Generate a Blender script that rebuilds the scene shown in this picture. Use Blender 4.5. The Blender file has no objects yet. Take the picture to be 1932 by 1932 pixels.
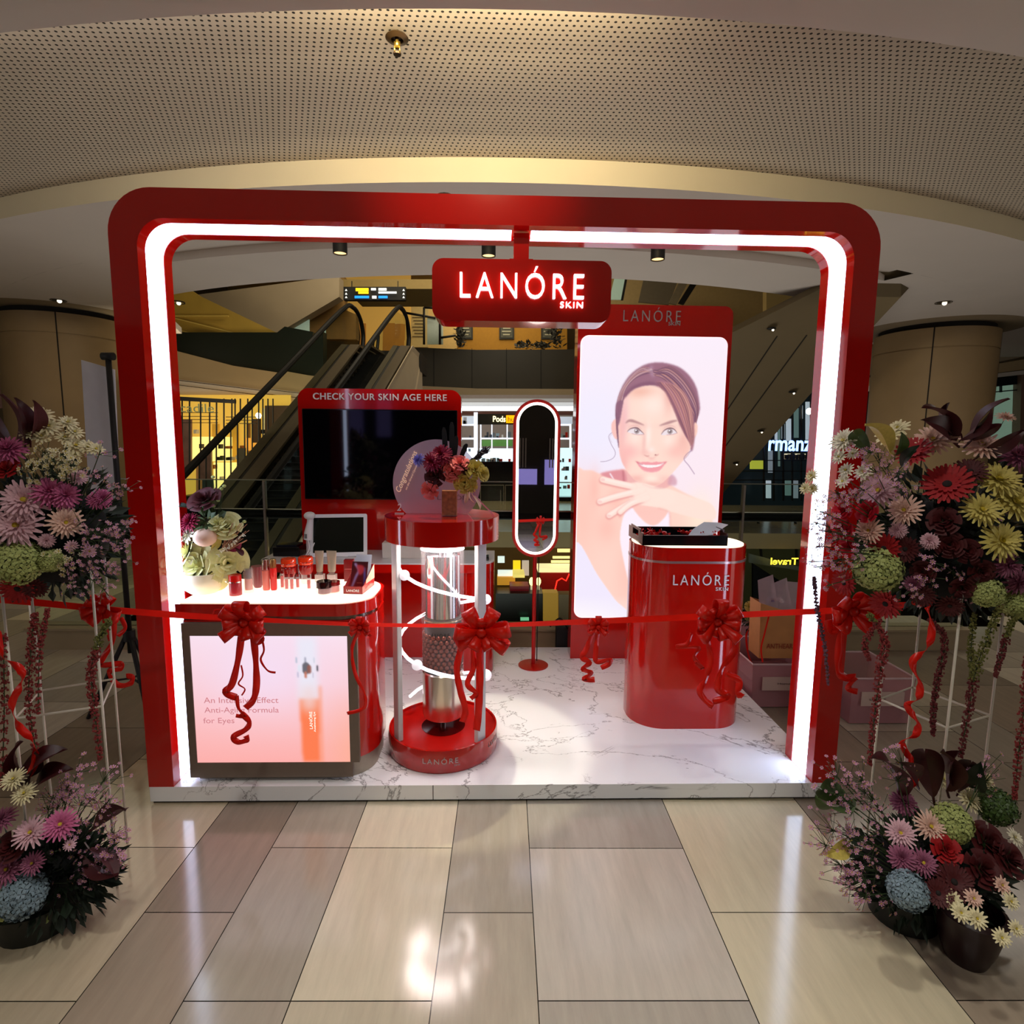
import bpy, bmesh, math, random
import numpy as np
from mathutils import Vector, Matrix, Quaternion
PI = math.pi
random.seed(7)
C = bpy.context.scene.collection
S = bpy.context.scene
R_ = math.radians

# ------------------------------------------------------------------ camera
F_PX, PITCH, ROLL, YAW, EYE = 1075.0, R_(7.17), R_(-0.597), R_(1.585), 1.55
def cam_axes():
    cy, sy, cp, sp = math.cos(YAW), math.sin(YAW), math.cos(PITCH), math.sin(PITCH)
    f = Vector((sy*cp, cy*cp, -sp)); r = Vector((cy, -sy, 0)); d = f.cross(r)
    cr, sr = math.cos(ROLL), math.sin(ROLL)
    return cr*r + sr*d, -sr*r + cr*d, f
AX, AD, AF = cam_axes()
cam_d = bpy.data.cameras.new('camera'); cam = bpy.data.objects.new('camera', cam_d); C.objects.link(cam)
cam_d.sensor_width = 36; cam_d.lens = F_PX/1932*36; cam_d.clip_end = 200; cam_d.clip_start = 0.05
cam.matrix_world = Matrix(((AX.x, -AD.x, -AF.x, 0), (AX.y, -AD.y, -AF.y, 0), (AX.z, -AD.z, -AF.z, EYE), (0, 0, 0, 1)))
S.camera = cam
def ray(px, py): return AX*((px-966)/F_PX) + AD*((py-966)/F_PX) + AF
def aty(px, py, Y): v = ray(px, py); return Vector((0, 0, EYE)) + v*(Y/v.y)
def atz(px, py, z): v = ray(px, py); return Vector((0, 0, EYE)) + v*((z-EYE)/v.z)
def atx(px, py, x): v = ray(px, py); return Vector((0, 0, EYE)) + v*(x/v.x)

# ------------------------------------------------------------------ world, exposure, mall lights and added fill
W = bpy.data.worlds.new('mall'); S.world = W; W.use_nodes = True
bg = W.node_tree.nodes['Background']; bg.inputs[0].default_value = (0.92, 0.88, 0.78, 1); bg.inputs[1].default_value = 0.055
S.view_settings.view_transform = 'Standard'; S.view_settings.look = 'None'
S.view_settings.exposure = 0.2; S.view_settings.gamma = 1.0; S.view_settings.use_curve_mapping = False

def area(name, loc, to, size, power, col, sy=None):
    l = bpy.data.lights.new(name, 'AREA'); l.energy = power; l.color = col; l.size = size
    if sy: l.shape = 'RECTANGLE'; l.size_y = sy
    o = bpy.data.objects.new(name, l); C.objects.link(o); o.location = loc
    o.rotation_euler = (Vector(to)-Vector(loc)).to_track_quat('-Z', 'Y').to_euler(); return o
def spot(name, loc, to, power, col, ang, blend=0.4, rad=0.04):
    l = bpy.data.lights.new(name, 'SPOT'); l.energy = power; l.color = col; l.spot_size = R_(ang); l.spot_blend = blend; l.shadow_soft_size = rad
    o = bpy.data.objects.new(name, l); C.objects.link(o); o.location = loc
    o.rotation_euler = (Vector(to)-Vector(loc)).to_track_quat('-Z', 'Y').to_euler(); return o
# cove lamps hidden above the lip of the near ceiling, washing the perforated vault
area('cove_lamp', (-0.35, 2.42, 3.42), (-0.35, 4.2, 3.5), 1.9, 62, (1, 0.84, 0.50), 0.10)
area('cove_lamp_side', (-0.2, 2.50, 3.40), (0, 4.6, 3.45), 6.5, 20, (1, 0.93, 0.88), 0.10)
# ceiling spot straight over the round tower and a wider warm one on the arch
spot('ceiling_spot', (-0.15, 2.98, 3.27), (-0.12, 2.60, 0.0), 130, (1, 0.96, 0.70), 22, 0.25, 0.02)
spot('ceiling_spot_warm', (-0.05, 0.9, 3.27), (-0.10, 2.35, 2.60), 80, (1, 0.70, 0.42), 36, 1.0)
# added fill lights, unseen behind the camera, left and right
area('fill_light_left', (-9.4, -2.6, 1.5), (-1.0, 3, 1.6), 3.4, 62, (1, 0.95, 0.90), 2.6)
area('fill_light_right', (9.4, -2.6, 1.5), (1.0, 3, 1.6), 3.4, 62, (1, 0.95, 0.90), 2.6)
for k, (lx, ly) in enumerate(((-0.85, -0.6), (0.1, -0.5), (1.0, -0.6), (-0.5, 0.8), (0.6, 0.8))):
    spot('ceiling_downlight', (lx, ly, 3.27), (lx, ly+0.25, 0), 68, (1, 0.96, 0.87), 88, 1.0, 0.06)
# lamps of the surrounding halls; light coming up the void from the level below
area('hall_lamp_left', (-4.6, 6.4, 3.2), (-4.6, 6.4, 0), 2.0, 14, (1, 0.84, 0.60))
area('hall_lamp_right', (4.8, 5.6, 3.2), (4.8, 5.6, 0), 2.0, 26, (1, 0.90, 0.76))
area('lower_level_light', (0.5, 7.2, -2.5), (0.3, 6.8, 3.3), 4.5, 95, (1, 0.95, 0.88))
area('atrium_lamp', (-1, 13, 7.6), (-1, 17, 2), 5.0, 330, (1, 0.86, 0.62))
area('cafe_lamp', (0, 21.2, 7.4), (0, 22.5, 3.6), 4.0, 170, (1, 0.84, 0.55))
area('upper_left_lamp', (-5, 9.5, 1.5), (-5.5, 13.5, 4.6), 2.0, 42, (1, 0.86, 0.6))

# ------------------------------------------------------------------ materials
def srgb(r, g, b):
    return tuple(((c/255)/12.92 if c/255 <= 0.04045 else ((c/255+0.055)/1.055)**2.4) for c in (r, g, b)) + (1,)
MATS = {}
def mat(name, rgb, rough=0.5, metal=0.0, emis=None, es=0.0, noise=0.06, scale=12.0, alpha=1.0, trans=0.0, coat=0.0, ior=1.45, sheen=0.0, spec=0.5):
    if name in MATS: return MATS[name]
    m = bpy.data.materials.new(name); m.use_nodes = True; nt = m.node_tree; b = nt.nodes['Principled BSDF']
    col = srgb(*rgb)
    tc = nt.nodes.new('ShaderNodeTexCoord'); nz = nt.nodes.new('ShaderNodeTexNoise'); nz.inputs['Scale'].default_value = scale; nz.inputs['Detail'].default_value = 3
    nt.links.new(tc.outputs['Object'], nz.inputs['Vector'])
    cr = nt.nodes.new('ShaderNodeMix'); cr.data_type = 'RGBA'
    cr.inputs[6].default_value = tuple(c*(1-noise*2) for c in col[:3])+(1,); cr.inputs[7].default_value = tuple(min(1, c*(1+noise*2)) for c in col[:3])+(1,)
    nt.links.new(nz.outputs['Fac'], cr.inputs[0]); nt.links.new(cr.outputs[2], b.inputs['Base Color'])
    b.inputs['Roughness'].default_value = rough; b.inputs['Metallic'].default_value = metal
    b.inputs['Alpha'].default_value = alpha; b.inputs['Transmission Weight'].default_value = trans
    b.inputs['Coat Weight'].default_value = coat; b.inputs['Coat Roughness'].default_value = 0.04; b.inputs['IOR'].default_value = ior
    b.inputs['Specular IOR Level'].default_value = spec
    if sheen: b.inputs['Sheen Weight'].default_value = sheen
    if emis: b.inputs['Emission Color'].default_value = srgb(*emis); b.inputs['Emission Strength'].default_value = es
    MATS[name] = m; return m
def vcol(name, emit=1.0, rough=0.6, base=False):
    m = bpy.data.materials.new(name); m.use_nodes = True; nt = m.node_tree; b = nt.nodes['Principled BSDF']
    a = nt.nodes.new('ShaderNodeAttribute'); a.attribute_name = 'col'
    if base: nt.links.new(a.outputs['Color'], b.inputs['Base Color'])
    else: b.inputs['Base Color'].default_value = (0.02, 0.02, 0.02, 1)
    b.inputs['Roughness'].default_value = rough
    if emit: nt.links.new(a.outputs['Color'], b.inputs['Emission Color']); b.inputs['Emission Strength'].default_value = emit
    return m
RED = mat('red_laminate', (186, 15, 7), 0.12, coat=0.6, noise=0.02)
REDM = mat('red_satin', (175, 16, 10), 0.28, noise=0.02)
LED = mat('led_panel', (235, 240, 255), 0.4, emis=(205, 222, 255), es=5.6, noise=0)
WHITE = mat('white_plastic', (225, 225, 225), 0.35, noise=0.01)
OFFW = mat('soffit_paint', (226, 216, 206), 0.8, noise=0.02, scale=2)
BEIGE = mat('fascia_paint', (214, 202, 172), 0.8, noise=0.03, scale=2)
CHROME = mat('chrome', (225, 225, 228), 0.08, 1.0, noise=0.01)
STEEL = mat('brushed_steel', (170, 160, 150), 0.32, 1.0, noise=0.05, scale=60)
BLACK = mat('black_gloss', (10, 10, 12), 0.12, noise=0)
BLACKM = mat('black_matt', (16, 16, 16), 0.6, noise=0.05)
RUBBER = mat('handrail_rubber', (9, 9, 8), 0.6, noise=0.05, spec=0.25)
DECK = mat('escalator_deck', (88, 78, 62), 0.4, 0.3, noise=0.06)
GLASS = mat('clear_glass', (225, 240, 232), 0.02, trans=1.0, noise=0, ior=1.05)
ACRYL = mat('clear_acrylic', (245, 240, 245), 0.05, trans=1.0, noise=0, ior=1.12)
RIB = mat('red_satin_ribbon', (226, 30, 12), 0.3, noise=0.06, scale=30)
STONE = mat('column_stone', (150, 125, 88), 0.55, noise=0.07, scale=3)
_nt = RIB.node_tree; _b = _nt.nodes['Principled BSDF']; _t = _nt.nodes.new('ShaderNodeBsdfTranslucent'); _t.inputs[0].default_value = srgb(235, 30, 20); _x = _nt.nodes.new('ShaderNodeMixShader'); _x.inputs[0].default_value = 0.35
_nt.links.new(_b.outputs[0], _x.inputs[1]); _nt.links.new(_t.outputs[0], _x.inputs[2]); _nt.links.new(_x.outputs[0], _nt.nodes['Material Output'].inputs[0])
TEXTW = mat('white_lettering', (235, 235, 235), 0.4, noise=0)
TEXTS = mat('silver_lettering', (205, 200, 200), 0.25, 0.5, noise=0)
TEXTL = mat('lit_lettering', (255, 255, 255), 0.4, emis=(255, 245, 255), es=1.7, noise=0)

# ------------------------------------------------------------------ object helpers
ORG = {}
def tag(o, label=None, cat=None, group=None, kind=None):
    if label: o['label'] = label
    if cat: o['category'] = cat
    if group: o['group'] = group
    if kind: o['kind'] = kind
    return o
def thing(name, loc, label, cat, group=None):
    o = bpy.data.objects.new(name, None); C.objects.link(o); o.location = loc; o.empty_display_size = 0.05
    ORG[o.name] = Vector(loc); return tag(o, label, cat, group)
class MB:
    def __init__(s): s.v = []; s.f = []; s.mi = []; s.sm = []; s.T = Matrix.Identity(4); s.m = 0; s.smooth = False
    def _a(s, vs, fs, sm=None):
        n = len(s.v); s.v += [s.T @ Vector(p) for p in vs]
        for f in fs: s.f.append([n+i for i in f]); s.mi.append(s.m); s.sm.append(s.smooth if sm is None else sm)
    def box(s, a, b):
        (x0, y0, z0), (x1, y1, z1) = a, b
        s._a([(x0, y0, z0), (x1, y0, z0), (x1, y1, z0), (x0, y1, z0), (x0, y0, z1), (x1, y0, z1), (x1, y1, z1), (x0, y1, z1)],
             [(0, 3, 2, 1), (4, 5, 6, 7), (0, 1, 5, 4), (1, 2, 6, 5), (2, 3, 7, 6), (3, 0, 4, 7)], False); return s
    def quad(s, *p): s._a(p, [tuple(range(len(p)))]); return s
    def slab(s, pts, off):
        n = len(pts); off = Vector(off); q = [Vector(p) for p in pts]; q2 = [p+off for p in q]
        s._a(q+q2, [tuple(range(n)), tuple(range(2*n-1, n-1, -1))] + [(i, (i+1) % n+0, (i+1) % n+n, i+n)[::-1] for i in range(n)], False); return s
    def prism(s, poly, y0, y1, axis='y'):
        def P(u, w, t): return (u, t, w) if axis == 'y' else ((u, w, t) if axis == 'z' else (t, u, w))
        n = len(poly); vs = [P(u, w, y0) for u, w in poly]+[P(u, w, y1) for u, w in poly]
        s._a(vs, [tuple(range(n)), tuple(range(2*n-1, n-1, -1))], False)
        s._a(vs, [(i, i+n, (i+1) % n+n, (i+1) % n) for i in range(n)], n > 12); return s
    def tube(s, pts, r, seg=8, cap=True, closed=False):
        pts = [Vector(p) for p in pts]; n = len(pts); rs = r if isinstance(r, (list, tuple)) else [r]*n
        vs = []; up = None
        for i, p in enumerate(pts):
            a = pts[(i-1) % n] if (closed or i > 0) else p; b = pts[(i+1) % n] if (closed or i < n-1) else p
            t = (b-a).normalized()
            if up is None: up = Vector((0, 0, 1)) if abs(t.z) < 0.9 else Vector((1, 0, 0))
            u = (up - t*up.dot(t)).normalized(); w = t.cross(u); up = u
            for k in range(seg):
                an = 2*PI*k/seg; vs.append(p + u*math.cos(an)*rs[i] + w*math.sin(an)*rs[i])
        fs = []
        for i in range(n if closed else n-1):
            j = (i+1) % n
            for k in range(seg): fs.append((i*seg+k, i*seg+(k+1) % seg, j*seg+(k+1) % seg, j*seg+k))
        s._a(vs, fs, True)
        if cap and not closed: s._a(vs, [tuple(range(seg))[::-1], tuple(range((n-1)*seg, n*seg))], False)
        return s
    def lathe(s, prof, c=(0, 0, 0), seg=32, cap=True, arc=None):
        c = Vector(c); n = len(prof); vs = []
        for (r, z) in prof:
            for k in range(seg): an = 2*PI*k/seg; vs.append(c+Vector((r*math.cos(an), r*math.sin(an), z)))
        fs = [(i*seg+k, i*seg+(k+1) % seg, (i+1)*seg+(k+1) % seg, (i+1)*seg+k) for i in range(n-1) for k in range(seg)]
        s._a(vs, fs, True)
        if cap:
            if prof[0][0] > 1e-5: s._a(vs, [tuple(range(seg))[::-1]], False)
            if prof[-1][0] > 1e-5: s._a(vs, [tuple(range((n-1)*seg, n*seg))], False)
        return s
    def ball(s, c, r, seg=12, sq=(1, 1, 1)):
        c = Vector(c); n = max(4, seg//2); vs = []
        for i in range(n+1):
            th = PI*i/n
            for k in range(seg): an = 2*PI*k/seg; vs.append(c+Vector((r*sq[0]*math.sin(th)*math.cos(an), r*sq[1]*math.sin(th)*math.sin(an), -r*sq[2]*math.cos(th))))
        s._a(vs, [(i*seg+k, i*seg+(k+1) % seg, (i+1)*seg+(k+1) % seg, (i+1)*seg+k) for i in range(n) for k in range(seg)], True); return s
    def strip(s, pts, dirs, w):
        vs = []; n = len(pts)
        for i, p in enumerate(pts):
            p = Vector(p); d = Vector(dirs[i] if isinstance(dirs, list) else dirs).normalized(); ww = w[i] if isinstance(w, list) else w
            vs += [p-d*ww/2, p+d*ww/2]
        s._a(vs, [(2*i, 2*i+1, 2*i+3, 2*i+2) for i in range(n-1)], True); return s
    def mesh(s, name, mats, org=Vector((0, 0, 0))):
        me = bpy.data.meshes.new(name); me.from_pydata([tuple(p-org) for p in s.v], [], s.f)
        for m in (mats if isinstance(mats, (list, tuple)) else [mats]): me.materials.append(m)
        me.polygons.foreach_set('material_index', s.mi); me.polygons.foreach_set('use_smooth', s.sm); me.update()
        b = bmesh.new(); b.from_mesh(me); bmesh.ops.remove_doubles(b, verts=b.verts, dist=1e-5)
        if not getattr(s, 'open', False): bmesh.ops.recalc_face_normals(b, faces=b.faces)
        for e_ in b.edges:
            if len(e_.link_faces) == 2 and e_.calc_face_angle(0) > 0.6: e_.smooth = False
        b.to_mesh(me); b.free(); return me
    def build(s, name, mats, parent=None, bevel=0, solid=0):
        org = ORG.get(parent.name, Vector()) if parent else Vector()
        if not parent and s.v:     # origin at base centre
            xs = [p.x for p in s.v]; ys = [p.y for p in s.v]; org = Vector(((min(xs)+max(xs))/2, (min(ys)+max(ys))/2, min(p.z for p in s.v)))
        me = s.mesh(name, mats, org); o = bpy.data.objects.new(name, me); C.objects.link(o)
        if parent: o.parent = parent
        else: o.location = org
        ORG[o.name] = org
        if solid: md = o.modifiers.new('s', 'SOLIDIFY'); md.thickness = solid; md.offset = 0
        if bevel: md = o.modifiers.new('b', 'BEVEL'); md.width = bevel; md.segments = 2; md.limit_method = 'ANGLE'; md.angle_limit = R_(40)
        return o
def text(body, width, height, M, m, name, parent=None, extrude=0.002, shear=0.0, space=1.0, bold=0.0):
    cu = bpy.data.curves.new('t', 'FONT'); cu.body = body; cu.size = 1; cu.extrude = 0.01; cu.shear = shear; cu.space_character = space; cu.offset = bold; cu.resolution_u = 4
    to = bpy.data.objects.new('t', cu); C.objects.link(to)
    dg = bpy.context.evaluated_depsgraph_get(); me = bpy.data.meshes.new_from_object(to.evaluated_get(dg))
    bpy.data.objects.remove(to)
    n = len(me.vertices); a = np.zeros(n*3); me.vertices.foreach_get('co', a); a = a.reshape(-1, 3)
    lo, hi = a.min(0), a.max(0); sx = width/(hi[0]-lo[0]); sy = height/(hi[1]-lo[1]) if height else sx
    a[:, 0] = (a[:, 0]-(lo[0]+hi[0])/2)*sx; a[:, 1] = (a[:, 1]-(lo[1]+hi[1])/2)*sy; a[:, 2] = a[:, 2]/0.01*extrude
    org = ORG.get(parent.name, Vector()) if parent else Vector()
    out = [M @ Vector(p) for p in a]
    if not parent: org = sum(out, Vector())/len(out)
    me.vertices.foreach_set('co', np.array([tuple(p-org) for p in out]).ravel()); me.materials.clear(); me.materials.append(m); me.update()
    o = bpy.data.objects.new(name, me); C.objects.link(o); ORG[o.name] = org
    if parent: o.parent = parent
    else: o.location = org
    return o
def upright(x, y, z, rz=0.0, tilt=0.0):   # text plane facing -Y
    return Matrix.Translation((x, y, z)) @ Matrix.Rotation(rz, 4, 'Z') @ Matrix.Rotation(PI/2+tilt, 4, 'X')
def rrect(x0, z0, x1, z1, r, n=8, corners=(1, 1, 1, 1)):   # bl br tr tl
    out = []
    for i, (cx, cz, a0) in enumerate(((x0+r, z0+r, PI), (x1-r, z0+r, 1.5*PI), (x1-r, z1-r, 0), (x0+r, z1-r, 0.5*PI))):
        if corners[i]:
            for k in range(n+1): a = a0+PI/2*k/n; out.append((cx+r*math.cos(a), cz+r*math.sin(a)))
        else: out.append(((x0, x1, x1, x0)[i], (z0, z0, z1, z1)[i]))
    return out
def copy_tree(o, parent=None):
    c = o.copy(); C.objects.link(c)
    if parent: c.parent = parent
    if o.name in ORG: ORG[c.name] = ORG[o.name].copy()
    for ch in list(o.children): copy_tree(ch, c)
    return c
def catmull(pts, n=6, closed=False):
    pts = [Vector(p) for p in pts]; m = len(pts); out = []
    for i in range(m if closed else m-1):
        g = (lambda k: pts[k % m]) if closed else (lambda k: pts[max(0, min(m-1, k))])
        p0, p1, p2, p3 = g(i-1), g(i), g(i+1), g(i+2)
        for k in range(n):
            t = k/n; out.append(0.5*((2*p1)+(p2-p0)*t+(2*p0-5*p1+4*p2-p3)*t*t+(3*p1-p0-3*p2+p3)*t**3))
    if not closed: out.append(pts[-1])
    return out

# ------------------------------------------------------------------ printed pictures (flat lit prints) painted as point colours
class Paint:
    def __init__(s, W, H, w, h, top, bot):      # W,H design units ; w,h cells
        s.w, s.h = w, h; s.X, s.Y = np.meshgrid(np.linspace(0, W, w), np.linspace(0, H, h)); s.k = W/w
        t = np.linspace(0, 1, h)[:, None, None]; s.a = (1-t)*np.array(top)+t*np.array(bot)+np.zeros((h, w, 3))
    def blur(s, m, r):
        r = r/s.k
        if r < 0.4: return m
        n = int(r*2)+1; k = np.exp(-0.5*(np.arange(-n, n+1)/r)**2); k /= k.sum()
        p = np.pad(m, n, mode='edge'); p = sum(k[i]*p[i:i+m.shape[0]] for i in range(2*n+1)); return sum(k[i]*p[:, i:i+m.shape[1]] for i in range(2*n+1))
    def put(s, m, c, al=1.0): m = (m*al)[..., None]; s.a = s.a*(1-m)+np.array(c)*m
    def poly(s, pts, c, bl=4, al=1.0, smooth=True, clip=None):
        if smooth: pts = [(p.x, p.y) for p in catmull([(x, y, 0) for x, y in pts], 6, True)]
        ins = np.zeros(s.X.shape, bool); n = len(pts)
        for i in range(n):
            (x1, y1), (x2, y2) = pts[i], pts[(i+1) % n]
            if y1 == y2: continue
            ins ^= ((s.Y < y1) != (s.Y < y2)) & (s.X < (x2-x1)*(s.Y-y1)/(y2-y1)+x1)
        m = s.blur(ins.astype(float), bl)
        if clip is not None: m = m*clip
        s.put(m, c, al); return m
    def line(s, pts, wd, c, bl=2, al=1.0, taper=False):
        q = catmull([(x, y, 0) for x, y in pts], 5) if len(pts) > 2 else [Vector((x, y, 0)) for x, y in pts]
        m = np.zeros(s.X.shape); N = len(q)-1
        for i in range(N):
            a, b = q[i], q[i+1]; dx, dy = b.x-a.x, b.y-a.y; L = dx*dx+dy*dy+1e-9
            t = np.clip(((s.X-a.x)*dx+(s.Y-a.y)*dy)/L, 0, 1); d = np.hypot(s.X-a.x-t*dx, s.Y-a.y-t*dy)
            ww = wd*(1-abs(2*(i+0.5)/N-1)**1.5*0.8) if taper else wd
            m = np.maximum(m, np.clip((ww/2-d)/(s.k*0.8)+0.5, 0, 1)*(min(1, ww/s.k)))
        m = s.blur(m, bl); s.put(m, c, al); return m
    def ell(s, x, y, rx, ry, c, bl=2, al=1.0):
        m = s.blur((((s.X-x)/rx)**2+((s.Y-y)/ry)**2 < 1).astype(float), bl); s.put(m, c, al)
    def build(s, name, x0, x1, z0, z1, y, m, parent, mask=None):
        w, h = s.w, s.h; org = ORG.get(parent.name, Vector()) if parent else Vector()
        xs, zs = np.meshgrid(np.linspace(x0, x1, w), np.linspace(z1, z0, h))
        if mask is None: nn = None
        co = np.stack([xs-org.x, np.full_like(xs, y)-org.y, zs-org.z], -1).reshape(-1, 3)
        i = np.arange(h-1)[:, None]*w+np.arange(w-1)[None]; fa = np.stack([i, i+w, i+w+1, i+1], -1).reshape(-1, 4)
        if mask is not None:      # rounded corners: keep cells whose centre is inside radius
            cx = (xs[:-1, :-1]+xs[1:, 1:])/2; cz = (zs[:-1, :-1]+zs[1:, 1:])/2; r = mask
            dx = np.maximum(0, np.maximum(x0+r-cx, cx-(x1-r))); dz = np.maximum(0, np.maximum(z0+r-cz, cz-(z1-r)))
            fa = fa[(np.hypot(dx, dz) <= r).ravel()]
        me = bpy.data.meshes.new(name); me.vertices.add(len(co)); me.vertices.foreach_set('co', co.ravel())
        me.loops.add(fa.size); me.loops.foreach_set('vertex_index', fa.ravel()); me.polygons.add(len(fa))
        me.polygons.foreach_set('loop_start', np.arange(0, fa.size, 4)); me.update(calc_edges=True); me.validate()
        a = np.clip(s.a/255.0, 0, 1); lin = np.where(a <= 0.04045, a/12.92, ((a+0.055)/1.055)**2.4)
        ca = me.color_attributes.new('col', 'FLOAT_COLOR', 'POINT')
        ca.data.foreach_set('color', np.concatenate([lin.reshape(-1, 3), np.ones((w*h, 1))], 1).ravel().astype(np.float32))
        me.materials.append(m); o = bpy.data.objects.new(name, me); C.objects.link(o); ORG[o.name] = org
        if parent: o.parent = parent
        return o

# ================================================================== THE SETTING
def struct(o): o['kind'] = 'structure'; return o
# --- floor: large polished stone tiles with open joints
def floor_tiles():
    cols = [(-1.173-0.59, -1.173), (-1.173, -0.88), (-0.88, -0.584), (-0.584, -0.192), (-0.192, 0.103), (0.103, 0.695), (0.695, 1.28)]
    pal = [(184, 170, 144), (150, 136, 118), (182, 172, 154), (194, 184, 160), (164, 155, 138), (182, 174, 160), (192, 182, 154)]
    offs = [1.405, 1.704, 1.405, 1.405, 1.704, 1.405, 1.706]
    xs = []; 
    for k, (a, b) in enumerate(cols): xs.append((a, b, pal[k], offs[k]))
    x = 1.28; rnd = random.Random(3); wid = [0.59, 0.59, 0.3, 0.59, 0.39]
    k = 0
    while x < 9.5: w = wid[k % 5]; xs.append((x, x+w, rnd.choice(pal), 1.405+0.3*(k % 2))); x += w; k += 1
    x = -1.763; k = 0
    while x > -9.5: w = wid[k % 5]; xs.append((x-w, x, rnd.choice(pal), 1.405+0.3*((k+1) % 2))); x -= w; k += 1
    v = []; f = []; cc = []
    an = R_(-0.92); ca, sa = math.cos(an), math.sin(an); g = 0.0016
    for a, b, pc, off in xs:
        L = 0.6; y = off-0.6*9
        while y < 13:
            fr = rnd.uniform(0.88, 1.1); y1 = y+L
            if y1 > 5.3 and -3.2 < (a+b)/2 < 8.2 and y > 4.0: y = y1; continue
            if y > 4.3 and -3.2 < (a+b)/2 < 3.4: y = y1; continue
            n = len(v)
            for (px, py) in ((a+g, y+g), (b-g, y+g), (b-g, y1-g), (a+g, y1-g)): v.append((px*ca-py*sa, px*sa+py*ca, 0))
            f.append((n, n+1, n+2, n+3)); c = srgb(*(min(255, q*fr) for q in pc)); cc += [c]*4; y = y1
    n = len(v); v += [(-10, -5, -0.004), (10, -5, -0.004), (10, 4.22, -0.004), (-10, 4.22, -0.004), (-10, 4.22, -0.004), (-3.3, 4.22, -0.004), (-3.3, 13, -0.004), (-10, 13, -0.004)]
    f += [(n, n+1, n+2, n+3), (n+4, n+5, n+6, n+7)]; cc += [(0.03, 0.026, 0.02, 1)]*8
    me = bpy.data.meshes.new('floor'); me.from_pydata(v, [], f)
    ca_ = me.color_attributes.new('col', 'FLOAT_COLOR', 'CORNER')
    ca_.data.foreach_set('color', np.array(cc, np.float32).ravel())
    m = bpy.data.materials.new('polished_stone_tile'); m.use_nodes = True; nt = m.node_tree; b = nt.nodes['Principled BSDF']
    at = nt.nodes.new('ShaderNodeAttribute'); at.attribute_name = 'col'
    tc = nt.nodes.new('ShaderNodeTexCoord'); mp = nt.nodes.new('ShaderNodeMapping'); mp.inputs['Scale'].default_value = (9, 1.1, 1)
    nz = nt.nodes.new('ShaderNodeTexNoise'); nz.inputs['Scale'].default_value = 3.2; nz.inputs['Detail'].default_value = 7; nz.inputs['Roughness'].default_value = 0.65
    rp = nt.nodes.new('ShaderNodeMapRange'); rp.inputs['From Min'].default_value = 0.3; rp.inputs['From Max'].default_value = 0.7; rp.inputs['To Min'].default_value = 0.87; rp.inputs['To Max'].default_value = 1.06
    mx = nt.nodes.new('ShaderNodeVectorMath'); mx.operation = 'SCALE'
    L = nt.links.new; L(tc.outputs['Object'], mp.inputs[0]); L(mp.outputs[0], nz.inputs['Vector']); L(nz.outputs['Fac'], rp.inputs['Value'])
    L(at.outputs['Color'], mx.inputs[0]); L(rp.outputs[0], mx.inputs['Scale']); L(mx.outputs[0], b.inputs['Base Color'])
    b.inputs['Roughness'].default_value = 0.13; b.inputs['Specular IOR Level'].default_value = 0.55
    me.materials.append(m); o = bpy.data.objects.new('floor', me); C.objects.link(o); return struct(o)
floor_tiles()

# --- curved ceiling, all edges are circles about the centre of the atrium
CX, CY = 0.2, 15.0
def arc(r, a0, a1, n): return [(CX+r*math.cos(R_(a0+(a1-a0)*i/n)), CY+r*math.sin(R_(a0+(a1-a0)*i/n))) for i in range(n+1)]
def ring(mb, prof, a0=-160, a1=-20, n=90):
    cols = [arc(r, a0, a1, n) for r, z in prof]; vs = []
    for (r, z), c in zip(prof, cols): vs += [(x, y, z) for x, y in c]
    mb._a(vs, [(i*(n+1)+k, i*(n+1)+k+1, (i+1)*(n+1)+k+1, (i+1)*(n+1)+k) for i in range(len(prof)-1) for k in range(n)], False)
def perforated():
    m = bpy.data.materials.new('perforated_panel'); m.use_nodes = True; nt = m.node_tree; b = nt.nodes['Principled BSDF']; L = nt.links.new
    g = nt.nodes.new('ShaderNodeNewGeometry'); sx = nt.nodes.new('ShaderNodeSeparateXYZ'); L(g.outputs['Position'], sx.inputs[0])
    def M(op, a, b_=None, c=None):
        n = nt.nodes.new('ShaderNodeMath'); n.operation = op
        for i, q in enumerate((a, b_, c)):
            if q is None: continue
            if isinstance(q, (int, float)): n.inputs[i].default_value = q
            else: L(q, n.inputs[i])
        return n.outputs[0]
    ry = M('DIVIDE', sx.outputs['Y'], 0.034); row = M('FLOOR', ry)
    cx = M('ADD', M('DIVIDE', sx.outputs['X'], 0.035), M('MULTIPLY', row, 0.36))
    dx = M('SUBTRACT', M('FRACT', cx), 0.5); dy = M('SUBTRACT', M('FRACT', ry), 0.5)
    d = M('SQRT', M('ADD', M('MULTIPLY', dx, dx), M('MULTIPLY', dy, dy)))
    k = M('LESS_THAN', d, 0.21)
    mx = nt.nodes.new('ShaderNodeMix'); mx.data_type = 'RGBA'; L(k, mx.inputs[0]); mx.inputs[6].default_value = srgb(205, 192, 172); mx.inputs[7].default_value = srgb(30, 26, 20)
    L(mx.outputs[2], b.inputs['Base Color']); b.inputs['Roughness'].default_value = 0.75; return m
mb = MB(); ring(mb, [(22, 3.3), (12.43, 3.3), (12.43, 3.36), (12.62, 3.37), (12.62, 3.5)]); struct(mb.build('ceiling', OFFW))
mb = MB(); ring(mb, [(12.62, 3.44), (12.3, 3.46), (11.9, 3.475), (11.4, 3.48), (11.1, 3.475), (10.84, 3.456)]); struct(mb.build('ceiling_perforated', perforated()))
mb = MB(); ring(mb, [(10.86, 3.456), (10.85, 3.3)]); struct(mb.build('trim_1', BEIGE))
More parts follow.
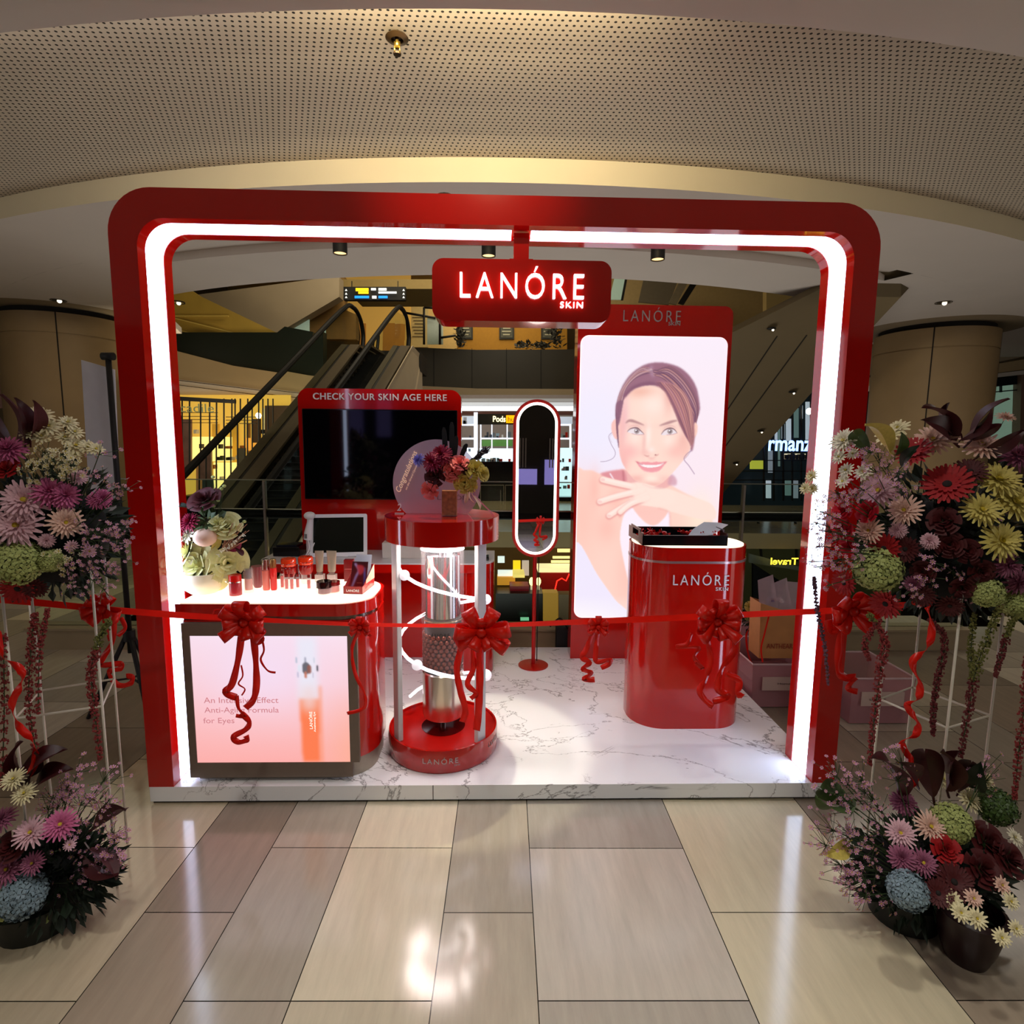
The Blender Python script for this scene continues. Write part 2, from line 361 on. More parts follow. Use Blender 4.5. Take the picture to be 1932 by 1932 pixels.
mb = MB(); ring(mb, [(10.85, 3.3), (9.86, 3.3)]); ring(mb, [(9.56, 3.3), (8.65, 3.3), (8.65, 4.3), (8.5, 4.3)])
ring(mb, [(9.86, 3.3), (9.56, 3.3)], -160, -113.5, 20); ring(mb, [(9.86, 3.3), (9.56, 3.3)], -65.5, -20, 20)
ring(mb, [(9.86, 3.3), (9.86, 3.38), (9.56, 3.38), (9.56, 3.3)], -113.5, -65.5, 50)
struct(mb.build('ceiling_soffit', OFFW))

struct(MB().slab([(3.75, 6.9, 3.302), (9.8, 5.5, 3.302), (9.8, 10.2, 3.302), (4.7, 10.2, 3.302)], (0, 0, 0.1)).build('ceiling_right', OFFW))
struct(MB().slab([(-4.7, 8.2, 3.302), (-9.8, 5.5, 3.302), (-9.8, 10.2, 3.302), (-5.4, 10.2, 3.302)], (0, 0, 0.1)).build('ceiling_left_bay', OFFW))
# --- columns clad in stone panels
def column(px, Y, nm, seam, lab):
    c = aty(px, 700, Y); x, y = c.x, Y; r = 0.80
    t = thing('column', (x, y, 0), lab, 'column'); t['kind'] = 'structure'
    mb = MB(); mb.lathe([(r, 0), (r, 2.93)], (x, y, 0), 64); mb.lathe([(r, 2.95), (r, 3.22)], (x, y, 0), 64); mb.lathe([(r-0.012, 2.92), (r-0.012, 2.96)], (x, y, 0), 64, False)
    mb.build('shaft', STONE, t)
    mb = MB(); mb.lathe([(r-0.06, 3.2), (r-0.06, 3.3)], (x, y, 0), 64, False)
    for a in seam: ax = R_(a); q = Vector((x+(r+0.001)*math.cos(ax), y+(r+0.001)*math.sin(ax), 0)); tn = Vector((-math.sin(ax), math.cos(ax), 0))*0.008; mb.slab([q-tn, q+tn, q+tn+Vector((0, 0, 3.22)), q-tn+Vector((0, 0, 3.22))], Vector((math.cos(ax), math.sin(ax), 0))*0.002)
    mb.build('joint', mat('joint_shadow', (26, 20, 14), 0.8), t)
    mb = MB(); mb.lathe([(0.05, 3.299), (1.12, 3.299), (1.12, 3.42)], (x, y, 0), 64, False); struct(mb.build('trim_2', mat('column_soffit', (150, 132, 105), 0.8)))
    return x, y
LCX, LCY = column(132, 8.9, 'left', (-62, -150), 'round stone-clad column behind the left flower stand')
RCX, RCY = column(1757, 8.9, 'right', (-128, -40), 'round stone-clad column behind the right flower stand')

def downlight(px, py, z, lab, r=0.09, grp=None):
    p = atz(px, py, z); t = thing('downlight', p, lab, 'ceiling light', grp)
    MB().lathe([(r, -0.006), (r, 0.012), (r*0.8, 0.012)], p, 20, False).build('trim_ring', mat('lamp_ring', (70, 62, 50), 0.4, 0.4), t)
    MB().lathe([(0, 0), (r*0.8, 0.0)], p, 20, False).build('reflector', mat('lamp_dark', (14, 12, 10), 0.3), t)
    MB().ball(p+Vector((0.015, 0, -0.006)), r*0.3, 10).build('bulb', mat('lamp_bulb', (255, 245, 220), 0.3, emis=(255, 240, 210), es=2.5, noise=0), t)
downlight(110, 567, 3.296, 'recessed round downlight in the soffit above the left column')
downlight(1780, 571, 3.296, 'recessed round downlight in the soffit above the right column')
downlight(335, 571, 3.296, 'recessed round downlight in the yellowish soffit inside the top left corner of the arch')
for (px, py, w) in ((641, 447, 'left'), (922, 452, 'middle'), (1242, 459, 'right')):
    p = atz(px, py, 3.3); p.z = 3.3
    t = thing('ceiling_spotlight', p, {'left': 'black cylinder ceiling spotlight left of the hanging sign', 'middle': 'black cylinder ceiling spotlight beside the red sign post', 'right': 'black cylinder ceiling spotlight above the tall portrait lightbox'}[w], 'ceiling light', 'black cylinder spotlights on the soffit')
    MB().lathe([(0.062, 0), (0.062, -0.14), (0.055, -0.14), (0.055, -0.125)], p, 24, False).build('housing', BLACKM, t)
    MB().lathe([(0, -0.13), (0.055, -0.13)], p, 24, False).build('lens', mat('warm_lens', (255, 220, 160), 0.3, emis=(255, 205, 140), es=1.6, noise=0), t)
# sprinkler / smoke detector in the perforated panel
p = atz(749, 70, 3.452)
t = thing('ceiling_sprinkler', p, 'brass fire sprinkler with dark round plate in the perforated ceiling', 'sprinkler')
MB().lathe([(0.0, 0.0), (0.05, 0.0), (0.055, -0.006), (0.03, -0.016), (0.026, -0.004)], p, 28, False).build('cover_plate', mat('bronze_plate', (70, 52, 30), 0.35, 0.5), t)
MB().tube([p, p+Vector((0, 0, -0.05))], 0.009).tube([p+Vector((0.012, 0, -0.02)), p+Vector((0.012, 0, -0.07))], 0.003).tube([p+Vector((-0.012, 0, -0.02)), p+Vector((-0.012, 0, -0.07))], 0.003).build('frame', mat('brass', (200, 165, 80), 0.25, 0.9), t)
MB().lathe([(0, -0.072), (0.02, -0.072), (0.018, -0.078), (0, -0.078)], p, 16, False).build('deflector', mat('bronze_plate', (70, 52, 30), 0.35, 0.5), t)

# --- backdrop helpers
def pane(pts, Y, th=0.06): return [aty(px, py, Y) for px, py in pts], (0, th, 0)
def panel(name, pts, Y, m, parent=None, th=0.06):
    mb = MB(); q, off = pane(pts, Y, th); mb.slab(q, off); return mb.build(name, m, parent)
def R4(x0, y0, x1, y1): return [(x0, y0), (x1, y0), (x1, y1), (x0, y1)]
DARKG = mat('dark_cladding', (52, 48, 38), 0.45, noise=0.08, scale=2)
GREENB = mat('dark_green_cladding', (26, 34, 26), 0.4, noise=0.1, scale=1)
CREAM = mat('cream_plaster', (196, 170, 128), 0.75, noise=0.04, scale=2)
CREAM2 = mat('grey_cream_plaster', (176, 160, 134), 0.75, noise=0.04, scale=2)
OCHRE = mat('ochre_soffit', (190, 158, 70), 0.5, noise=0.12, scale=1.5)
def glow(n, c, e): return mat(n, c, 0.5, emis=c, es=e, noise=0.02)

# outer shell of the hall (far walls and lower level)
struct(MB().box((-16, 26, -5), (16, 26.3, 10)).build('wall_back', mat('far_wall', (92, 78, 54), 0.8, noise=0.2, scale=0.6)))
struct(MB().box((-12, -5, -5), (-11.7, 26, 10)).build('wall_left', mat('side_wall', (66, 58, 46), 0.8, noise=0.2, scale=0.8)))
struct(MB().box((12, -5, -5), (12.3, 26, 10)).build('wall_right', mat('side_wall', (66, 58, 46), 0.8)))
struct(MB().box((-12, -5.3, -1), (12, -5, 10)).build('wall_front', mat('hall_wall', (52, 46, 38), 0.8, noise=0.2, scale=0.8)))
struct(MB().box((-12, 4.0, -4.4), (12, 26, -4.2)).build('floor_lower', mat('lower_floor', (120, 104, 80), 0.25, noise=0.1, scale=1)))
struct(MB().box((-12, 4.12, -0.35), (12, 4.22, -0.006)).build('trim_3', CREAM2))
struct(MB().box((-12, 10, 8.0), (12, 26, 8.2)).build('ceiling_atrium', mat('atrium_ceiling', (190, 160, 100), 0.8)))
# lilac lit windows and a dark rack in the shop fronts behind the photographer (seen in the mirror and the television)
LIL = glow('lilac_window', (150, 140, 220), 0.55)
for k, (x0, x1, z0, z1) in enumerate(((0.25, 0.86, 0.62, 0.95), (1.02, 1.5, 0.62, 1.15), (-3.2, -2.9, 1.6, 2.5), (-2.6, -2.3, 1.6, 2.6))): struct(MB().box((x0, -4.99, z0), (x1, -4.95, z1)).build('window_%d' % (10+k), LIL))
for k in range(10): struct(MB().box((0.3+k*0.06 if k < 6 else 0.75+k*0.06, -4.97, 0.98), (0.325+k*0.06 if k < 6 else 0.775+k*0.06, -4.93, 1.6)).build('trim_20', mat('rack_taupe', (120, 108, 96), 0.6, emis=(90, 80, 74), es=0.15)))
# our level across the void, and the slab it stands on
struct(MB().box((-3.2, 9.6, -0.27), (12, 20, 0)).build('floor_far', mat('far_floor', (150, 132, 100), 0.2, noise=0.08, scale=2)))
# upper level across the void : parapet and slab edge
o = struct(panel('wall_parapet', [(772, 655), (900, 660), (1100, 659), (1400, 652), (1400, 728), (1100, 734), (900, 733), (772, 727)], 19.5, DARKG, th=0.2))
struct(panel('trim_4', [(772, 727), (900, 733), (1100, 734), (1400, 728), (1400, 748), (1100, 754), (900, 753), (772, 747)], 19.2, CREAM2, th=3))
for k, px in enumerate((818, 890, 955, 1020)):
    struct(panel('trim_5', [(px, 657), (px+0.8, 657), (px+0.8, 733), (px, 733)], 19.45, BLACKM, th=0.04))
struct(MB().box((-9, 19.7, 3.2), (9, 26, 3.55)).build('floor_upper', mat('upper_floor', (150, 130, 100), 0.3)))
# cafe upstairs
struct(panel('wall_cafe', R4(845, 560, 1070, 662), 23.5, mat('mustard_wall', (150, 106, 14), 0.7, noise=0.06)))
for (x, lab) in ((878, 'left'), (956, 'middle'), (1035, 'right')):
    t = thing('framed_poster', aty(x, 636, 23.44), {'left': 'dark framed poster on the mustard wall, left of three', 'middle': 'dark framed poster on the mustard wall, middle of three', 'right': 'dark framed poster on the mustard wall, right of three'}[lab], 'poster', 'framed posters in the upstairs cafe')
    panel('frame', R4(x-14, 606, x+14, 640), 23.44, BLACKM, t); panel('print', R4(x-11, 609, x+11, 637), 23.42, mat('poster_grey', (60, 62, 54), 0.6, noise=0.3, scale=14), t, 0.02)
    for k in range(4): panel('lettering', R4(x-9+(k % 2)*2, 612+k*6, x+6+(k % 3), 614.5+k*6), 23.40, mat('poster_ink', (150, 148, 130), 0.6), t, 0.02)
struct(panel('wall_upper_left', R4(764, 540, 862, 662), 22.5, mat('sand_panel', (200, 170, 110), 0.7)))
t = thing('notice_board', aty(790, 610, 22.3), 'tall cream notice board with rows of small text beside the escalator top', 'sign')
panel('board', R4(774, 566, 808, 655), 22.43, mat('cream_board', (190, 172, 120), 0.6), t)
for k in range(7): panel('text_line', R4(778+(k % 3)*2, 598+k*6, 801, 599.6+k*6), 22.40, mat('dim_ink', (96, 84, 56), 0.6), t, 0.02)
t = thing('guard_rail', aty(800, 600, 20.5), 'black guard rail on the upper floor beside the escalator', 'railing')
for a, b in (((764, 590), (822, 600)), ((800, 580), (800, 650)), ((800, 580), (830, 582)), ((830, 582), (830, 650)), ((766, 590), (768, 655)), ((832, 637), (860, 633))):
    MB().tube([aty(*a, 20.5), aty(*b, 20.5)], 0.04, 6).build('rail', BLACKM, t)
panel('glass', R4(806, 600, 836, 650), 20.6, mat('pale_glass', (170, 190, 180), 0.2), t, 0.02)
t = thing('potted_plants', aty(1040, 650, 21), 'dark foliage of a planter above the parapet at the right of the cafe', 'plant')
mb = MB()
for k in range(420):
    x = random.choice([random.uniform(1022, 1062), random.uniform(862, 874), random.uniform(975, 1030)]); yy = 658-random.random()*(44 if x > 1035 or x < 880 else 9); p_ = aty(x, yy, 21+random.random()*0.5); d_ = Vector((random.uniform(-.2, .2), random.uniform(-.1, .1), random.uniform(-.05, .2))); mb.quad(p_, p_+d_*.5+Vector((.05, 0, 0)), p_+d_, p_+d_*.5-Vector((.05, 0, 0)))
mb.open = True
mb.build('foliage', mat('dark_leaves', (18, 18, 12), 0.7, noise=0.2), t)
# corridor glow, escalator hall and overhead wedge walls on the left
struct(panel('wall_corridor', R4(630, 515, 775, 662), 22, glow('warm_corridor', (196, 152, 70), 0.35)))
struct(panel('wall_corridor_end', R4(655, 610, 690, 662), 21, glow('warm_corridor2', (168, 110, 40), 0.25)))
struct(panel('trim_6', [(637, 527), (870, 527), (870, 545), (650, 545)], 15.5, mat('corridor_soffit', (150, 128, 76), 0.7), th=2))
struct(panel('wall_wedge', [(372, 556), (628, 522), (640, 522), (640, 560), (523, 629)], 15.0, CREAM2, th=0.4))
struct(panel('wall_wedge_side', [(628, 526), (650, 522), (650, 640), (583, 640), (583, 566)], 15.6, mat('brown_plaster', (140, 106, 56), 0.7), th=0.3))
struct(panel('window_1', [(542, 612), (583, 566), (583, 628), (548, 622)], 15.3, glow('pale_window', (150, 170, 150), 0.35), th=0.05))
struct(panel('ceiling_left', [(300, 510), (322, 523), (368, 554), (523, 628), (300, 628)], 13.9, OCHRE, th=0.3))
for a, b in (((300, 592), (445, 628)), ((300, 595), (430, 595)), ((300, 610), (360, 628))): struct(panel('trim_7', [a, b, (b[0], b[1]+2), (a[0], a[1]+2)], 13.8, mat('ochre_line', (225, 195, 100), 0.4), th=0.05))
struct(panel('wall_parapet_left', [(230, 627), (523, 627), (537, 616), (590, 626), (590, 712), (558, 708), (440, 690), (325, 660), (230, 632)], 13.7, GREENB, th=0.25))
struct(panel('trim_8', [(230, 632), (325, 660), (440, 690), (558, 708), (600, 712), (600, 746), (500, 736), (330, 715), (230, 700)], 13.5, CREAM, th=0.5))
struct(panel('trim_9', [(230, 700), (330, 715), (500, 736), (600, 746), (600, 775), (500, 768), (335, 755), (230, 745)], 13.4, OFFW, th=1.5))
for yo in (0, 9): struct(panel('trim_10', [(230, 701+yo), (330, 716+yo), (500, 737+yo), (600, 747+yo), (600, 748+yo), (500, 738.2+yo), (330, 717.2+yo), (230, 702.2+yo)], 13.3, mat('groove', (70, 50, 26), 0.8), th=0.03))

# --- shop on the left behind the escalator (yellow lit, black grid)
t = thing('clothing_shop', aty(400, 860, 11.6), 'yellow lit clothing shop front with a black bar grid behind the escalator', 'shop')
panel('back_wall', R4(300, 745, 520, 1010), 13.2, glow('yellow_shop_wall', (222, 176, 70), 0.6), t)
panel('floor_plinth', R4(300, 935, 520, 1010), 11.8, GREENB, t, 1.0)
panel('sign_beam', [(300, 746), (443, 754), (443, 761), (300, 754)], 11.0, BLACKM, t)
for x in (342, 356, 377, 394, 407, 421, 436, 442, 452, 466, 475, 486, 497): panel('grid_bar', R4(x, 752, x+1.6, 930), 11.2, BLACKM, t, 0.03)
for y in (778, 785, 791, 797): panel('grid_bar', R4(328, y, 410, y+1), 11.2, BLACKM, t, 0.03)
for y in (786, 792, 798): panel('grid_bar', R4(426, y, 462, y+1.3), 11.2, BLACKM, t, 0.03)
text('acadile', (aty(407, 770, 11)-aty(331, 770, 11)).length, 0.16, upright(aty(368, 770, 11).x, 10.95, aty(368, 770, 11).z), mat('sign_dark_green', (110, 120, 90), 0.4), 'sign_lettering', t)
panel('poster', R4(338, 792, 360, 905), 12.5, mat('shop_poster', (120, 90, 80), 0.6, noise=0.35, scale=4), t)
panel('shelf_block', R4(362, 824, 400, 870), 12.6, glow('shop_shelf', (255, 226, 130), 1.0), t); panel('shelf_block', R4(365, 872, 410, 935), 12.6, glow('shop_shelf', (255, 226, 130), 1.0), t)
panel('shelf_block', R4(428, 826, 465, 850), 12.6, glow('shop_shelf2', (240, 160, 60), 0.7), t)
panel('rack', R4(414, 845, 430, 905), 12.3, mat('rack_grey', (92, 84, 66), 0.6), t); panel('rack', R4(445, 790, 462, 835), 12.3, mat('rack_brown', (84, 56, 28), 0.6), t)
MB().ball(aty(461, 784, 12.0), 0.06).build('lamp', glow('shop_lamp', (255, 250, 230), 8), t)
prng = random.Random(5)
for r_, c_ in ((R4(328, 798, 337, 935), (150, 104, 60)), (R4(400, 800, 412, 905), (196, 150, 50)), (R4(430, 798, 436, 935), (120, 80, 30)), (R4(463, 770, 468, 900), (236, 214, 150)), (R4(468, 765, 520, 900), (74, 54, 34)), (R4(340, 905, 362, 930), (40, 46, 40)), (R4(415, 905, 440, 935), (60, 66, 40))): panel('wall_panel', r_, 13.0, mat('shop_panel_%d' % r_[0][0], c_, 0.6, emis=c_, es=0.3, noise=0.2, scale=3), t)
for k in range(26):
    x = prng.uniform(364, 465); y = prng.choice([818, 866, 868, 846, 905, 884]); h = prng.uniform(4, 9)
    tag(panel('shop_goods', R4(x, y-h, x+prng.uniform(3, 7), y), 12.4, mat('goods_%d' % (k % 4), [(70, 74, 30), (190, 110, 40), (230, 220, 190), (50, 44, 36)][k % 4], 0.6), th=0.12), 'small %s item on the %s shelf of the yellow lit shop' % (['olive', 'orange', 'cream', 'dark brown'][k % 4], 'top' if y < 830 else 'middle' if y < 870 else 'bottom'), 'merchandise', 'goods on shelves in the yellow shop')
# --- white shop across the void
t = thing('kiosk_shop', aty(960, 880, 14), 'white lit gadget shop with black counter seen behind the oval mirror', 'shop')
WL = glow('cool_white_light', (225, 235, 255), 1.7); WB = glow('cool_white_wall', (178, 188, 200), 0.55)
panel('back_wall', R4(860, 745, 1100, 1000), 16.5, mat('shop_back', (120, 110, 104), 0.6, emis=(110, 96, 86), es=0.3), t)
for k, (a, b, c) in enumerate(((752, 758, (150, 150, 150)), (759, 765, (190, 195, 200)), (766, 775, (240, 248, 255)))): panel('cornice', R4(855, a, 1092, b), 15.2, glow('cornice_%d' % k, c, (0.5, 0.7, 1.1)[k]), t)
panel('header', R4(855, 776, 1092, 783), 15.4, mat('brown_header', (90, 46, 26), 0.6), t)
panel('side_bay', R4(868, 785, 896, 800), 15.9, WB, t); panel('side_bay', R4(1055, 786, 1080, 800), 15.9, WB, t)
panel('light_column', R4(894, 778, 901, 850), 15, WL, t)
for y in (800, 826): panel('light_shelf', R4(866, y, 896, y+3), 15.6, WL, t); panel('light_shelf', R4(906, y, 968, y+2.5), 15.6, WL, t) if y > 800 else None; panel('light_shelf', R4(1052, y, 1076, y+3), 15.6, WL, t)
for x in (906, 927, 956): panel('light_post', R4(x, 800, x+2, 846), 15.5, WL, t)
panel('light_post', R4(1075, 800, 1078, 870), 15.5, WL, t)
panel('green_display', R4(909, 830, 967, 842), 15.7, glow('moss', (70, 110, 40), 0.4), t)
panel('sign_board', R4(901, 781, 1000, 801), 14.8, BLACKM, t)
q = aty(942, 790.5, 14.7); text('Pods', (aty(954, 790, 14.7)-aty(930, 790, 14.7)).length, 0.15, upright(q.x, 14.7, q.z), glow('sign_cream', (255, 240, 170), 2.0), 'sign_lettering', t, bold=0.02)
panel('sign_box', R4(955, 783.5, 982, 798), 14.72, glow('sign_yellow', (255, 160, 0), 1.3), t, 0.03); q = aty(964, 791, 14.65); text('hub', 0.25, 0.13, upright(q.x+0.05, 14.66, q.z), mat('sign_brown', (80, 40, 0), 0.6), 'sign_lettering', t)
panel('light_counter', R4(868, 845, 900, 872), 15.2, WL, t); panel('light_counter', R4(905, 846, 1000, 871), 15.2, glow('pale_counter', (214, 236, 246), 1.1), t)
panel('glass_case', R4(1053, 845, 1080, 938), 14.9, glow('pale_case', (196, 232, 238), 1.0), t)
panel('counter', R4(860, 871, 1052, 968), 14.6, BLACK, t, 0.5); panel('counter', R4(1052, 938, 1092, 968), 14.6, BLACK, t, 0.5)
for (x0, x1) in ((906, 951), (953, 1000)):
    d = panel('door', R4(x0, 915, x1, 965), 14.55, mat('smoked_door', (20, 24, 24), 0.1), t, 0.03)
    for e in (R4(x0, 915, x1, 916), R4(x0, 915, x0+1, 965), R4(x1-1, 915, x1, 965)): panel('door_edge', e, 14.5, STEEL, d, 0.03)
    panel('door_handle', R4(x1-7, 925, x1-6, 960), 14.45, STEEL, d, 0.03)
for k in range(46):
    x, y = prng.choice([(prng.uniform(869, 892), 800+26*prng.randint(0, 2)), (prng.uniform(908, 960), 826), (prng.uniform(908, 964), 871), (prng.uniform(1055, 1073), prng.choice([826, 872, 888, 905, 922]))]); h = prng.uniform(4, 13)
    if y > 850: h = prng.uniform(3, 8)
    tag(panel('device_box', R4(x, y-h, x+prng.uniform(3, 7), y), 14.85 if x > 1052 else 15.1 if y > 850 else 15.45, mat('device_%d' % (k % 5), [(150, 180, 200), (60, 66, 76), (228, 228, 228), (190, 40, 30), (110, 120, 130)][k % 5], 0.5), th=0.1), 'small %s gadget on the %s of the white shop' % (['light blue', 'dark grey', 'white', 'red', 'blue-grey'][k % 5], 'glass case right of the mirror' if x > 1052 and y > 850 else 'shelf right of the oval mirror' if x > 1052 else 'pale counter' if y > 850 else 'left side bay shelf' if x < 895 else 'shelf above the green display'), 'box', 'gadgets on shelves in the white shop')
# --- lower level seen under the slab
t = thing('food_hall', aty(1000, 1110, 12), 'warm lit stalls on the level below, under the oval mirror', 'shop')
panel('back_wall', R4(860, 1033, 1120, 1240), 13.5, mat('lower_wall', (96, 76, 46), 0.6, emis=(120, 80, 30), es=0.12, noise=0.2, scale=2), t)
panel('counter', R4(1015, 1072, 1100, 1080), 12.4, glow('cream_counter', (255, 228, 170), 1.1), t, 0.5)
panel('red_front', R4(1020, 1081, 1100, 1118), 12.6, mat('red_front', (140, 16, 14), 0.5, emis=(120, 6, 6), es=0.35), t, 0.4)
for (a, b, c, d) in ((1043, 1050, 1090, 1054), (1040, 1058, 1090, 1062), (1052, 1036, 1090, 1042)): panel('light_shelf', R4(a, b, c, d), 12.8, glow('warm_shelf', (255, 214, 140), 1.4), t)
panel('yellow_poster', R4(968, 1058, 982, 1083), 12.6, glow('yellow_ad', (250, 200, 30), 1.0), t); panel('white_poster', R4(985, 1058, 998, 1086), 12.6, glow('white_ad', (214, 190, 180), 0.6), t)
panel('orange_shelf', R4(938, 1089, 972, 1104), 12.3, glow('orange_shelf', (220, 150, 50), 0.6), t, 0.3); panel('light_sign', R4(939, 1076, 967, 1087), 12.4, glow('white_sign', (235, 240, 240), 0.9), t)
panel('light_sign', R4(939, 1050, 952, 1062), 12.5, glow('white_sign', (235, 240, 240), 0.9), t); panel('table', R4(968, 1084, 990, 1090), 12.0, glow('yellow_table', (250, 220, 120), 0.8), t, 0.5)
panel('red_display', R4(962, 1106, 998, 1122), 11.8, mat('pink_red', (150, 50, 60), 0.4, emis=(120, 20, 30), es=0.2), t, 0.4)
for x in (1003, 1016): MB().ball(aty(x, 1097, 11.8), 0.055, 10, (1, 1, 1.7)).build('globe_lamp', glow('globe_lamp', (255, 220, 150), 2.2), t); panel('lamp_stand', R4(x-2, 1103, x+2, 1120), 11.9, glow('stand_glow', (230, 210, 180), 0.5), t)
panel('dark_cabinet', R4(935, 1120, 1025, 1172), 11.6, mat('dark_cabinet', (30, 30, 28), 0.3), t, 0.5); panel('yellow_door', R4(1025, 1119, 1053, 1172), 11.5, glow('ochre_door', (176, 130, 50), 0.45), t, 0.3); panel('grey_door', R4(1054, 1122, 1100, 1172), 11.5, CREAM2, t, 0.3)
panel('green_tray', R4(982, 1166, 998, 1171), 11.4, glow('mint', (140, 220, 170), 0.6), t)
MB().tube([aty(1047, 1113, 12.3), aty(1051, 1096, 12.3), aty(1060, 1091, 12.3), aty(1068, 1096, 12.3), aty(1074, 1083, 12.3)], 0.014, 6).build('neon_line', glow('neon_red', (255, 30, 20), 4), t)
# --- dark glass shop on the right behind the arch leg
t = thing('dark_glass_shop', aty(1500, 850, 12.5), 'dark glass shop front with blue-white lit lettering seen inside the right arch leg', 'shop')
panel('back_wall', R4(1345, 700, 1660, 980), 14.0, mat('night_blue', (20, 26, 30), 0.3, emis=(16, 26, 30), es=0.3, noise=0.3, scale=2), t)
for k, (x, y0, y1, w) in enumerate(((1451, 850, 892, 7), (1463, 815, 830, 4), (1470, 805, 880, 2), (1476, 800, 828, 5), (1485, 790, 832, 8), (1500, 770, 826, 7), (1512, 765, 790, 3), (1522, 758, 830, 9), (1483, 905, 935, 10), (1497, 905, 940, 9), (1447, 905, 940, 8), (1535, 745, 900, 4))):
    panel('mannequin_light', R4(x, y0, x+w, y1), 13.4, glow('cool_%d' % (k % 3), [(120, 132, 140), (180, 196, 206), (90, 116, 112)][k % 3], 0.5), t)
for x in (1441, 1460, 1478, 1495, 1512, 1530, 1546): panel('mullion', R4(x, 740, x+1.6, 945), 12.7, BLACKM, t, 0.05)
for y in (868, 888, 905): panel('transom', R4(1380, y, 1560, y+1.6), 12.7, BLACKM, t, 0.05)
q = aty(1491, 841, 12.5); text('rmanz', (aty(1533, 841, 12.5)-aty(1451, 841, 12.5)).length, 0.24, upright(q.x, 12.5, q.z), glow('blue_white', (130, 170, 255), 3.2), 'sign_lettering', t, bold=0.02)
MB().ball(aty(1527, 776, 12.6), 0.07).build('spotlight', glow('shop_lamp', (255, 250, 230), 8), t)
panel('lime_bag', R4(1417, 869, 1440, 885), 12.5, glow('lime', (170, 180, 60), 0.6), t)
panel('warm_shelf', R4(1480, 856, 1520, 866), 12.9, glow('cream_glow', (220, 205, 160), 0.9), t)
for k in range(8): tag(panel('shoe_box', R4(1484+k*6, 858-(k % 3), 1488+k*6, 866), 12.8, BLACKM, th=0.1), 'small dark box on the lit shelf under the blue-white lettering', 'box', 'boxes on the lit shelf of the dark glass shop')
# level below on the right, with the sign seen from behind
t = thing('lower_shop', aty(1460, 1050, 11), 'dim shop on the level below with a yellow lit sign seen from behind', 'shop')
panel('back_wall', R4(1360, 985, 1700, 1240), 12.0, mat('olive_wall', (66, 62, 42), 0.5, emis=(50, 48, 24), es=0.2, noise=0.25, scale=2), t)
panel('screen', [(1421, 1063), (1478, 1100), (1478, 1130), (1421, 1130)], 9.5, BLACK, t); panel('ledge', [(1415, 1045), (1530, 1075), (1530, 1080), (1415, 1062)], 9.6, mat('grey_ledge', (92, 98, 92), 0.4), t)
for x in (1398, 1411, 1426): panel('ceiling_light', R4(x, 1017, x+9, 1021), 11.5, glow('lime_light', (225, 225, 130), 1.2), t)
q = aty(1480, 1059, 9.4); text('Travel', (aty(1506, 1059, 9.4)-aty(1454, 1059, 9.4)).length, 0.12, upright(q.x, 9.4, q.z) @ Matrix.Diagonal((-1, 1, 1, 1)), glow('yellow_sign', (255, 210, 60), 2.2), 'sign_lettering', t, bold=0.02)
for k, (a, b) in enumerate((((1365, 990), (1382, 1030)), ((1395, 995), (1378, 1035)), ((1430, 985), (1436, 1050)), ((1500, 985), (1503, 1060)))): panel('mullion', [a, (a[0]+3, a[1]), (b[0]+3, b[1]), b], 10.8, BLACKM, t, 0.05)

# --- right hand shop fronts beyond the column
struct(panel('trim_11', [(1640, 655), (1780, 650), (1860, 660), (1990, 600), (1990, 660), (1860, 688), (1640, 708)], 12.2, CREAM2, th=0.5))
struct(panel('trim_12', [(1640, 712), (1860, 690), (1990, 668), (1990, 690), (1860, 706), (1640, 728)], 12.1, CREAM, th=0.5))
struct(panel('trim_13', [(1640, 728), (1860, 707), (1990, 692), (1990, 700), (1860, 714), (1640, 738)], 12.0, OFFW, th=0.5))
struct(panel('window_2', [(1845, 716), (1928, 706), (1922, 860), (1840, 860)], 12.4, mat('mint_shop', (150, 180, 160), 0.3, emis=(130, 160, 140), es=0.35), th=0.1))
for pp in ([(1848, 716), (1928, 706), (1928, 724), (1848, 733)], [(1848, 741), (1928, 734), (1928, 736), (1848, 743)], [(1889, 728), (1891, 728), (1891, 740), (1889, 740)]): struct(panel('trim_14', pp, 12.3, mat('blue_black', (22, 30, 34), 0.4), th=0.05))
struct(panel('wall_shop_right', [(1928, 700), (2050, 690), (2050, 900), (1922, 900)], 12.2, mat('pink_wall', (150, 120, 104), 0.6), th=0.2))
struct(panel('window_3', [(1625, 740), (1662, 738), (1660, 900), (1620, 900)], 12.6, mat('blue_glass', (40, 54, 60), 0.2), th=0.1))
struct(panel('trim_15', [(1640, 600), (1720, 596), (1720, 610), (1640, 640)], 12.0, mat('grey_panel', (70, 76, 74), 0.5), th=0.1))
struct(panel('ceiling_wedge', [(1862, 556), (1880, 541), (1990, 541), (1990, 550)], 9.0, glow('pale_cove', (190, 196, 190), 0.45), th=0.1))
# picture panel far left
t = thing('wall_poster', aty(15, 740, 9.5), 'pink and grey picture panel at the left edge of the frame', 'poster')
panel('print', R4(-60, 690, 36, 770), 9.5, mat('pink_print', (170, 130, 120), 0.5, noise=0.25, scale=2), t); panel('border', R4(-60, 680, 36, 690), 9.49, CREAM, t)

